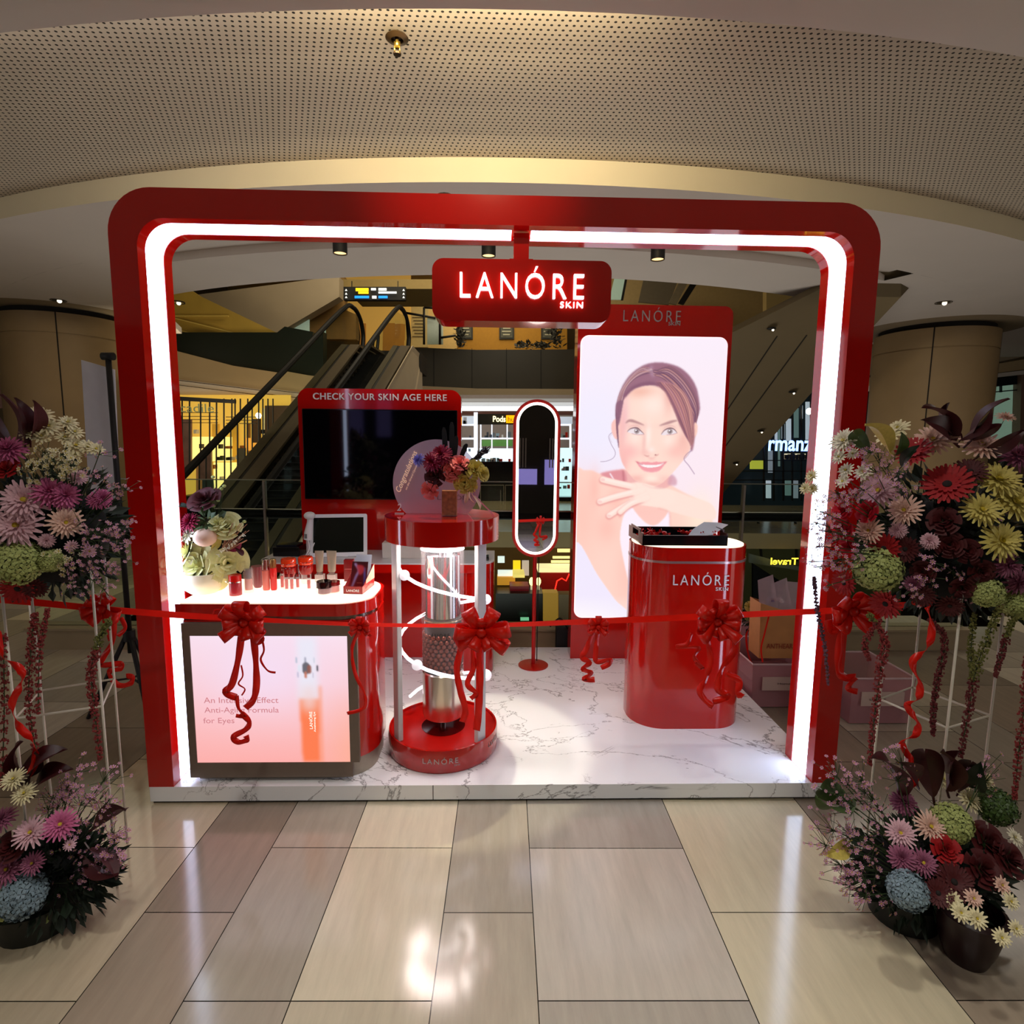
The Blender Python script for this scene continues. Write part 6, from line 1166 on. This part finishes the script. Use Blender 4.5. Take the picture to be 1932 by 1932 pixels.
for (bx, by, tx_, ty_, c) in ((60, 1500, 130, 1455, 'maroon'), (50, 1490, 118, 1420, 'maroon'), (40, 1470, 42, 1405, 'maroon'), (30, 1470, 62, 1425, 'maroon'), (160, 1620, 218, 1645, 'maroon'), (170, 1600, 215, 1655, 'maroon'), (180, 1560, 232, 1532, 'maroon'), (60, 1720, 85, 1740, 'lime')): a, b = aty(bx, by, 1.64), aty(tx_, ty_, 1.60); put(t, 'leaf', c, a, (b-a).length*1.1, b-a)
filler('aster_sprays', t, cb, [aty(x, y, 1.64) for x, y in ((150, 1448), (200, 1465), (130, 1480), (120, 1500), (140, 1495), (170, 1505), (190, 1505), (205, 1510), (200, 1530), (190, 1545), (150, 1545), (155, 1510), (110, 1515), (225, 1573), (215, 1570), (130, 1592), (210, 1605), (225, 1620), (205, 1615), (170, 1630), (175, 1645), (155, 1650), (140, 1665), (90, 1520), (100, 1500), (215, 1635))], ASTER, 16, .036, .0065, 41, base=cb+Vector((0, .08, -.08)))

# ---------- pot of cream flowers on the front counter
p = onc(395, 1112); px_, py_ = p.x, 2.50
t = thing('flower_pot', (px_, py_, ZC), 'cream bowl of pale yellow and pink artificial flowers on the front counter', 'flower pot')
MB().lathe([(0, 0), (.055, 0), (.078, .02), (.090, .06), (.088, .092), (.080, .092), (.07, .06)], (px_, py_, ZC), 40, False).build('pot', mat('cream_pot', (232, 224, 196), .5), t)
MB().lathe([(0, .08), (.08, .08)], (px_, py_, ZC), 30, False).build('soil', DGRN, t)
for (kind, col, x, y, r, f) in (('peony', 'ivory', 372, 1068, 40, (-.3, -1, .3)), ('peony', 'ivory', 430, 1062, 34, (.5, -1, .2)), ('peony', 'ivory', 400, 1085, 30, (0, -1, -.2)), ('peony', 'ivory', 352, 1040, 26, (-.8, -.6, .4)), ('peony', 'ivory', 428, 992, 26, (.2, -1, .6)), ('peony', 'ivory', 412, 985, 20, (-.2, -.6, .8)), ('small_chrysanthemum', 'white', 352, 1010, 18, (-.6, -1, .4)), ('pompon', 'wine', 358, 985, 20, (-.6, -.7, .6)), ('pompon', 'wine', 340, 998, 14, (-.8, -.7, .2)), ('peony', 'dred', 385, 942, 28, (-.1, -.7, .8)), ('leaf', 'dred', 445, 1035, 26, (.4, -.3, -.2)), ('leaf', 'dleaf', 360, 958, 30, (-1, -.2, .1)), ('leaf', 'dleaf', 375, 1025, 16, (-.6, -.5, 0)), ('leaf', 'olive', 400, 1040, 40, (.4, -.1, .9)), ('leaf', 'wine', 430, 1040, 34, (.8, -.2, .5))): put(t, kind, col, aty(x, y, py_-.02), r/F_PX*py_, f)
MB().ball(aty(387, 1014, py_-.05), .048, 20, (1.0, 1, .82)).build('round_bloom', PET['peach'], t)
mb = MB(); mb.open = True; rr = random.Random(3)
for k in range(24):
    a = aty(415, 1050, py_-.02); b = aty(rr.uniform(425, 472), rr.uniform(985, 1020), py_-rr.uniform(0, .05)); mb.tube([a, a.lerp(b, .5)+Vector((rr.uniform(-.006, .006), 0, .006)), b], .0012, 4, False)
mb.build('dried_grass', mat('dried_grass', (170, 120, 90), .7, noise=.2), t)
mb = MB(); mb.open = True
for k in range(40):
    u = rr.random(); a = aty(412+u*50, 1048-u*42, py_-.05); d = Vector((rr.uniform(-.012, .012), -.004, rr.uniform(-.012, .012))); mb.tube([a, a+d], .0018, 4, False)
mb.build('feather_sprig', PET['white'], t)
for (x, y) in ((402, 900), (418, 922), (423, 917), (461, 984), (412, 944), (403, 955), (395, 975)):
    b = aty(x, y, py_); a = aty(405, 1000, py_); MB().tube([a, a.lerp(b, .5)+Vector((.006, 0, 0)), b], .0012, 4, False).build('stem', GRN, t); MB().ball(b, .0085, 10, (1, 1, .8)).build('button_bloom', PET['lime'], t)
foliage(t, aty(395, 985, py_), .05, 60, 77, mat('leaf_mid', (70, 90, 50), .6)); foliage(t, aty(350, 1030, py_), .05, 40, 78, PET['white'])

# ---------- acrylic congratulation piece with preserved flowers on the tower top
ZD = 1.206
c0 = aty(824, 912, 2.66)
t = thing('congratulations_plaque', (c0.x, 2.66, ZD), 'round frosted acrylic plaque with script lettering behind the flowers on the red tower', 'plaque')
rd = aty(824, 829, 2.66).z-c0.z
FR = mat('frosted_acrylic', (214, 186, 200), .35, alpha=.52, noise=.02)
mb = MB(); mb.prism([(c0.x+rd*math.cos(2*PI*k/72), max(ZD, c0.z+rd*math.sin(2*PI*k/72))) for k in range(72) if c0.z+rd*math.sin(2*PI*k/72) > ZD-.03], 2.66, 2.665); mb.build('disc', FR, t)
a = aty(759, 900, 2.65); tb_ = math.atan2(aty(792, 855, 2.65).z-aty(752, 925, 2.65).z, aty(792, 855, 2.65).x-aty(752, 925, 2.65).x)
k_ = text('Congratulations', .205, .034, upright(aty(768, 890, 2.655).x, 2.655, aty(768, 890, 2.655).z) @ Matrix.Rotation(R_(66), 4, 'Z'), mat('gold_script', (238, 205, 170), .4, emis=(238, 205, 170), es=.25), 'lettering', t, .0006, shear=.3, bold=.006)
text('on the Grand Opening', .135, .011, upright(aty(777, 899, 2.655).x, 2.655, aty(777, 899, 2.655).z) @ Matrix.Rotation(R_(66), 4, 'Z'), mat('gold_script', (238, 205, 170), .4), 'lettering', t, .0006, shear=.3)
text('2', .02, .034, upright(aty(753, 957, 2.64).x, 2.64, aty(753, 957, 2.64).z), TEXTW, 'numeral', t, .001, shear=.2, bold=.01)
MB().box((aty(745, 968, 2.64).x, 2.638, ZD), (aty(762, 968, 2.64).x, 2.642, ZD+.004)).build('numeral_foot', TEXTW, t)
t = thing('preserved_flowers', (-0.18, 2.58, ZD), 'clear box vase of red, pink and mustard preserved roses with black leaves on the tower', 'flower arrangement')
xa, xb = aty(833, 940, 2.58).x, aty(863, 940, 2.58).x
MB().box((xa, 2.56, ZD), (xb, 2.61, ZD+.17)).build('vase', mat('vase_clear', (210, 200, 200), .08, alpha=.1, noise=0), t)
MB().box((xa+.003, 2.563, ZD+.003), (xb-.003, 2.607, ZD+.115)).build('moss_filling', mat('moss_brown', (168, 104, 58), .8, noise=.45, scale=60), t)
q = aty(872, 938, 2.635); text('LANÓRE', .16, .026, upright(q.x-.035, 2.637, q.z), mat('grey_print', (110, 90, 90), .5), 'lettering', t, .0006)
for (kind, col, x, y, r, f) in (('pompon', 'wine', 833, 858, 19, (-.2, -1, .5)), ('pompon', 'wine', 816, 872, 19, (-.5, -1, .3)), ('rose', 'dred', 821, 898, 19, (-.3, -1, .2)), ('rose', 'rose_pink', 853, 889, 19, (.1, -1, .2)), ('rose', 'rose_pink', 868, 873, 17, (.2, -.8, .8)), ('rose', 'rose_pink', 811, 925, 16, (-.3, -1, -.1)), ('rose', 'olive', 896, 886, 17, (.3, -1, .3)), ('rose', 'olive', 912, 893, 14, (.8, -.7, .2)), ('rose', 'olive', 877, 910, 19, (0, -1, .1)), ('rose', 'olive', 890, 918, 11, (.5, -1, -.2)), ('pompon', 'lilac', 790, 868, 12, (-.8, -.6, .3)), ('leaf', 'peach', 886, 925, 22, (.4, -.2, -1)), ('leaf', 'peach', 893, 935, 26, (.5, -.2, -1)), ('leaf', 'blush', 882, 928, 20, (-.2, -.2, -1)), ('rose', 'dred', 880, 885, 12, (0, -1, 0))): put(t, kind, col, aty(x, y, 2.55), r/F_PX*2.55*1.12, f)
for (bx, by, tx_, ty_) in ((843, 880, 837, 806), (853, 880, 852, 796), (856, 875, 861, 822), (868, 868, 880, 837)):
    a, b = aty(bx, by, 2.58), aty(tx_, ty_, 2.58); d = b-a; mb = MB(); mb.slab([a+Vector((-.009, 0, 0)), a+Vector((.009, 0, 0)), a+d*.6+Vector((.012, 0, 0)), a+d*.9+Vector((.010, 0, 0)), b+Vector((.004, 0, 0)), b+Vector((-.004, 0, 0)), a+d*.9+Vector((-.010, 0, 0)), a+d*.6+Vector((-.012, 0, 0))], (0, .003, 0)); mb.build('black_leaf', BLACKM, t)
mb = MB(); mb.open = True
for k in range(90):
    u = rr.random(); a = aty(883+u*34, 874-u*26, 2.58)+Vector((0, 0, rr.uniform(-.012, .008))); d = Vector((rr.uniform(.006, .026), rr.uniform(-.012, .012), rr.uniform(-.006, .026))); mb.tube([a, a+d], [.0045, .0015], 4, False)
mb.build('dark_sprig', mat('plum_black', (30, 24, 40), .5), t)
mb = MB(); mb.open = True; P_ = catmull([aty(892, 925, 2.55), aty(905, 945, 2.5), aty(925, 965, 2.45), aty(932, 975, 2.42)], 5); mb.strip(P_, Vector((0, .5, 1)), .008); mb.build('gift_ribbon', mat('mauve_ribbon', (170, 80, 100), .35), t)

# ================================================================== RIBBON AND BOWS
def rp(px, py, Y=2.15): return aty(px, py, Y)
main = [(-40, 1128, 1.95), (60, 1136, 2.0), (205, 1150, 2.1), (330, 1160, 2.14), (465, 1168, 2.15), (680, 1178, 2.15), (905, 1180, 2.15), (1128, 1172, 2.15), (1352, 1162, 2.15), (1480, 1156, 2.13), (1610, 1150, 2.08), (1700, 1142, 1.85), (1760, 1138, 1.78)]
P_ = catmull([aty(*q) for q in main], 8); mb = MB(); mb.open = True
dirs = [Vector((0, math.sin(i*.11)*.7, 1)) for i in range(len(P_))]; mb.strip(P_, dirs, .024)
tag(mb.build('ribbon', RIB), 'long red satin opening ribbon stretched across the front of the booth', 'ribbon')
def loop(mb, c, d, R, w, bulge=.32, n=14):
    d = d.normalized(); nrm = Vector((0, -1, 0)); side = d.cross(nrm).normalized(); pts = []; 
    for i in range(n+1):
        t_ = i/n; r = R*math.sin(PI*t_)**.85; s = bulge*R*math.sin(2*PI*t_); pts.append(c+d*r+nrm*(s+R*.25*math.sin(PI*t_)))
    ws = [w*(.3+.7*math.sin(PI*min(1, max(0, i/n)))**.6) for i in range(n+1)]
    mb.strip(pts, side, ws)
def tail(mb, pts, Y, w, curl=.0):
    P = catmull([aty(p[0], p[1], Y+(p[2] if len(p) > 2 else 0)) for p in pts], 7); n = len(P); ds = []
    for i in range(n):
        tg = (P[min(n-1, i+1)]-P[max(0, i-1)]).normalized(); s = tg.cross(Vector((0, 1, 0)));
        if s.length < .1: s = Vector((1, 0, 0))
        s.normalize(); an = math.sin(i*.55)*curl; ds.append(s*math.cos(an)+Vector((0, 1, 0))*math.sin(an))
    mb.strip(P, ds, w)
def bow(px, py, Y, R, w, lab, angs, tails, curl=.6, seed=0):
    c = aty(px, py, Y-.02); t = thing('ribbon_bow', c, lab, 'bow'); r = random.Random(seed)
    for a, f in angs:
        mb = MB(); mb.open = True; loop(mb, c, Vector((math.cos(R_(a)), r.uniform(-.25, .1), math.sin(R_(a)))), R*f, w); mb.build('loop', RIB, t, solid=.0008)
    mb = MB(); mb.ball(c+Vector((0, -.012, 0)), w*.42, 12, (1, .7, .9)); mb.build('knot', RIB, t)
    for tl in tails: mb = MB(); mb.open = True; ww = tl[1]; tail(mb, tl[0], Y-.015, ww, curl); mb.build('tail', RIB, t, solid=.0008)
FL = [(90, 1), (35, .95), (145, 1), (-5, .85), (185, .8), (215, 1), (-40, .95), (250, .6), (290, .7), (60, .5), (120, .55), (-90, .4)]
bow(463, 1173, 2.13, .092, .046, 'big red ribbon bow in front of the pink picture lightbox', FL,
    [([(456, 1195), (450, 1240), (438, 1290), (424, 1306), (446, 1316)], .026), ([(478, 1195), (482, 1240), (484, 1290), (478, 1320), (463, 1336)], .026), ([(447, 1312), (450, 1336), (463, 1352), (445, 1350)], .014), ([(455, 1345), (470, 1362), (464, 1376), (440, 1390), (450, 1400), (466, 1396), (464, 1388)], .022), ([(490, 1190), (498, 1225), (492, 1245), (505, 1265), (520, 1269)], .008), ([(455, 1255), (458, 1275), (450, 1290), (462, 1300), (456, 1312)], .006), ([(472, 1180), (495, 1205), (480, 1215)], .02), ([(440, 1155), (408, 1150), (402, 1160)], .006)], .35, 1)
bow(908, 1192, 2.13, .115, .052, 'big red ribbon bow hanging in front of the round tower', [(120, .9), (60, .9), (15, 1), (170, .9), (205, .9), (-30, 1), (-60, .6), (240, .6), (90, .5), (-10, .6)],
    [([(872, 1215), (862, 1260), (868, 1300), (878, 1340), (872, 1362)], .026), ([(906, 1215), (905, 1290), (903, 1340), (899, 1378)], .030), ([(893, 1215), (893, 1260), (882, 1290), (898, 1308), (888, 1318)], .022), ([(930, 1210), (945, 1222), (950, 1210)], .03)], .4, 2)
bow(1352, 1172, 2.13, .098, .044, 'big red ribbon bow in front of the oval pedestal', FL,
    [([(1332, 1195), (1340, 1240), (1332, 1280), (1320, 1305), (1340, 1330), (1345, 1334)], .024), ([(1384, 1190), (1386, 1225), (1362, 1262), (1354, 1300), (1374, 1312), (1345, 1324)], .026), ([(1370, 1270), (1394, 1284), (1392, 1308), (1402, 1314)], .026), ([(1305, 1195), (1296, 1215), (1275, 1220), (1318, 1222), (1310, 1240), (1326, 1262), (1312, 1250)], .016)], .5, 3)
bow(680, 1182, 2.14, .045, .022, 'small red ribbon bow at the right end of the front counter', FL[:8], [([(676, 1192), (664, 1225), (670, 1270), (688, 1312), (686, 1336), (655, 1346)], .014), ([(688, 1192), (700, 1200)], .012)], .5, 4)
bow(1128, 1182, 2.14, .045, .022, 'small red ribbon bow below the portrait lightbox', FL[:8], [([(1120, 1190), (1106, 1225), (1098, 1240), (1112, 1250), (1100, 1262), (1115, 1270), (1102, 1282), (1122, 1282)], .022), ([(1128, 1192), (1124, 1230), (1126, 1248), (1150, 1245), (1150, 1252), (1134, 1260)], .020)], .5, 5)
bow(196, 1148, 2.09, .075, .046, 'red ribbon bow hanging left of the arch leg', [(60, .8), (140, .8), (190, .9), (-20, 1), (230, .8), (-50, .8), (100, .5)], [([(215, 1165), (212, 1210), (195, 1240), (190, 1255), (228, 1252), (226, 1262), (205, 1268), (222, 1292), (245, 1290), (250, 1278), (238, 1275)], .020), ([(205, 1165), (210, 1210)], .026), ([(228, 1165), (236, 1185), (222, 1200)], .016)], .4, 6)
bow(1606, 1152, 2.02, .085, .050, 'red ribbon bow beside the right arch leg under the flower stand', [(60, .9), (140, .8), (190, .9), (-10, 1), (230, 1), (-45, 1), (100, .6), (20, 1.1)], [([(1592, 1170), (1584, 1215), (1582, 1262), (1592, 1278), (1615, 1278)], .028), ([(1615, 1278), (1600, 1298), (1618, 1305)], .022), ([(1600, 1180), (1570, 1190), (1562, 1170)], .03)], .3, 7)
mb = MB(); mb.open = True; tail(mb, [(-6, 1190), (4, 1238), (38, 1262), (40, 1290), (22, 1330), (36, 1370), (62, 1400), (66, 1440), (40, 1482)], 1.62, .020, .9); tag(mb.build('ribbon_streamer', RIB, solid=.0006), 'curling red streamer hanging down the left flower stand', 'ribbon')
mb = MB(); mb.open = True; tail(mb, [(1750, 1145), (1758, 1190), (1748, 1225), (1722, 1248), (1735, 1290), (1732, 1318), (1712, 1332), (1730, 1360), (1728, 1385), (1702, 1402), (1722, 1440), (1726, 1470), (1712, 1495)], 1.60, .020, .9); tag(mb.build('ribbon_streamer', RIB, solid=.0006), 'curling red streamer hanging down the right flower stand', 'ribbon')

# ================================================================== BACKDROP STAND, STORAGE BOXES
t = thing('backdrop_stand', (-2.12, 3.2, 0), 'black tripod stand holding a white panel left of the arch', 'stand')
tx_ = -2.04; MB().tube([(tx_, 3.12, .35), (tx_, 3.12, 1.98)], .014, 10).build('pole', BLACKM, t)
MB().tube([(tx_-.03, 3.12, 1.965), (tx_+.03, 3.12, 1.965)], .02, 10).build('clamp', BLACKM, t); MB().lathe([(.03, .42), (.03, .48), (0, .48)], (tx_, 3.12, 0), 16).build('collar', BLACKM, t)
for a in (200, 320, 80): ar = R_(a); MB().tube([(tx_+.02*math.cos(ar), 3.12+.02*math.sin(ar), .44), (tx_+.22*math.cos(ar), 3.12+.22*math.sin(ar), .0)], .013, 8).build('leg', BLACKM, t); MB().tube([(tx_, 3.12, .2), (tx_+.12*math.cos(ar), 3.12+.12*math.sin(ar), .2)], .006, 6).build('strut', BLACKM, t)
mb = MB(); q = [aty(153, 679, 3.16), aty(215, 697, 3.16), aty(226, 905, 3.16), aty(240, 965, 3.16), aty(170, 968, 3.16)]; q[3] = aty(226, 962, 3.16); mb.slab([q[0], q[1], q[3], q[4]], (0, .01, 0)); mb.build('white_panel', mat('banner_white', (196, 196, 204), .6), t)
def crate(x0, y0, x1, y1, h, lab, txt):
    t = thing('storage_box', ((x0+x1)/2, (y0+y1)/2, 0), lab, 'storage box'); M_ = mat('pink_clear_plastic', (206, 150, 158), .2, alpha=.5, noise=.03); g = .012
    mb = MB(); z = .005; mb.slab([(x0+g, y0+g, z), (x1-g, y0+g, z), (x1, y0, h), (x0, y0, h)], (0, .003, 0)); mb.slab([(x0+g, y1-g, z), (x1-g, y1-g, z), (x1, y1, h), (x0, y1, h)], (0, -.003, 0)); mb.slab([(x0+g, y0+g, z), (x0+g, y1-g, z), (x0, y1, h), (x0, y0, h)], (.003, 0, 0)); mb.slab([(x1-g, y0+g, z), (x1-g, y1-g, z), (x1, y1, h), (x1, y0, h)], (-.003, 0, 0)); mb.box((x0+g, y0+g, z), (x1-g, y1-g, z+.004)); mb.build('shell', M_, t)
    MB().tube([(x0, y0, h), (x1, y0, h), (x1, y1, h), (x0, y1, h)], .006, 6, closed=True).build('rim', mat('rim_clear', (222, 196, 200), .2, alpha=.8), t)
    MB().box((x0+.05, y0+.03, .02), (x1-.03, y1-.05, h*.45)).build('contents', mat('dusky_goods', (120, 70, 76), .6, noise=.3, scale=14), t)
    MB().box((x0+.06, y0-.004, h*.42), (x1-.06, y0, h*.72)).build('label_band', mat('label_cream', (206, 182, 172), .5), t)
    text(txt, .09, .014, upright((x0+x1)/2-.03, y0-.006, h*.57), mat('dim_grey_ink', (96, 70, 70), .6), 'lettering', t, .0005); return t
crate(1.50, 3.14, 1.95, 3.62, .27, 'pinkish clear plastic storage box on the floor just inside the right arch leg', 'Homey')
crate(1.96, 2.94, 2.32, 3.34, .27, 'pinkish clear plastic storage box on the floor outside the right arch leg', 'LANÓRE')
crate(1.60, 3.66, 2.1, 4.0, .34, 'clear plastic storage box behind the other two, close to the balustrade', 'box')
# paper bag with plastic wrapped contents on the first box
t = thing('paper_bag', (1.72, 3.3, .28), 'brown paper carrier bag with red lettering and ribbon handles on the storage box', 'bag')
bp = [(1.56, 3.20, .285), (1.93, 3.20, .285), (1.93, 3.34, .285), (1.56, 3.34, .285)]; tp = [(1.55, 3.20, .62), (1.94, 3.20, .50), (1.94, 3.34, .50), (1.55, 3.34, .62)]
mb = MB(); mb._a(bp+tp, [(0, 1, 5, 4), (1, 2, 6, 5), (2, 3, 7, 6), (3, 0, 4, 7), (0, 3, 2, 1)], False); mb.open = True; mb.build('paper', mat('kraft_paper', (196, 142, 84), .7, noise=.08), t, solid=.001)
text('ANTHEARTU', .20, .03, upright(1.70, 3.196, .36), mat('bag_ink', (150, 50, 30), .6), 'lettering', t, .0005)
for x in (1.60, 1.86): mb = MB(); mb.open = True; mb.strip(catmull([(x, 3.19, .56), (x-.03, 3.17, .45), (x-.05, 3.16, .36), (x-.04, 3.15, .28)], 5), Vector((1, 0, 0)), .010); mb.build('handle_ribbon', RIB, t)
mb = MB(); mb.open = True; ra = random.Random(6)
for k in range(5): x = 1.56+k*.085; mb._a([(x, 3.21, .5), (x+.12, 3.21, .5), (x+.10, 3.3, .72+ra.random()*.06), (x+.01, 3.3, .70+ra.random()*.04)], [(0, 1, 2, 3)], False)
mb.build('plastic_wrap', mat('crinkled_plastic', (214, 196, 204), .15, alpha=.4), t, solid=.001)
for k in range(6): MB().ball((1.59+k*.055, 3.27, .56+ra.random()*.06), .03, 10, (1, .8, 1.1)).build('wrapped_content', mat('content_%d' % (k % 3), [(190, 120, 130), (110, 90, 130), (210, 190, 196)][k % 3], .5), t)
t = thing('small_bouquet', (1.50, 3.42, .3), 'small bunch of cream flowers with a red ribbon between pedestal and paper bag', 'bouquet')
for (x, y, r, c) in ((1415, 1145, 11, 'yellow'), (1428, 1148, 10, 'cream'), (1422, 1160, 12, 'cream'), (1432, 1168, 10, 'cream'), (1412, 1163, 9, 'lime')): put(t, 'rose', c, aty(x, y, 3.40), r/F_PX*3.4, (0, -1, .5))
foliage(t, aty(1420, 1170, 3.42), .07, 80, 91)
MB().tube([aty(1420, 1170, 3.42), aty(1420, 1215, 3.42)], .02, 8).build('stems', GRN, t)
mb = MB(); mb.open = True; tail(mb, [(1415, 1185), (1408, 1200), (1412, 1235), (1422, 1260)], 3.38, .012, .5); mb.build('tie', RIB, t)
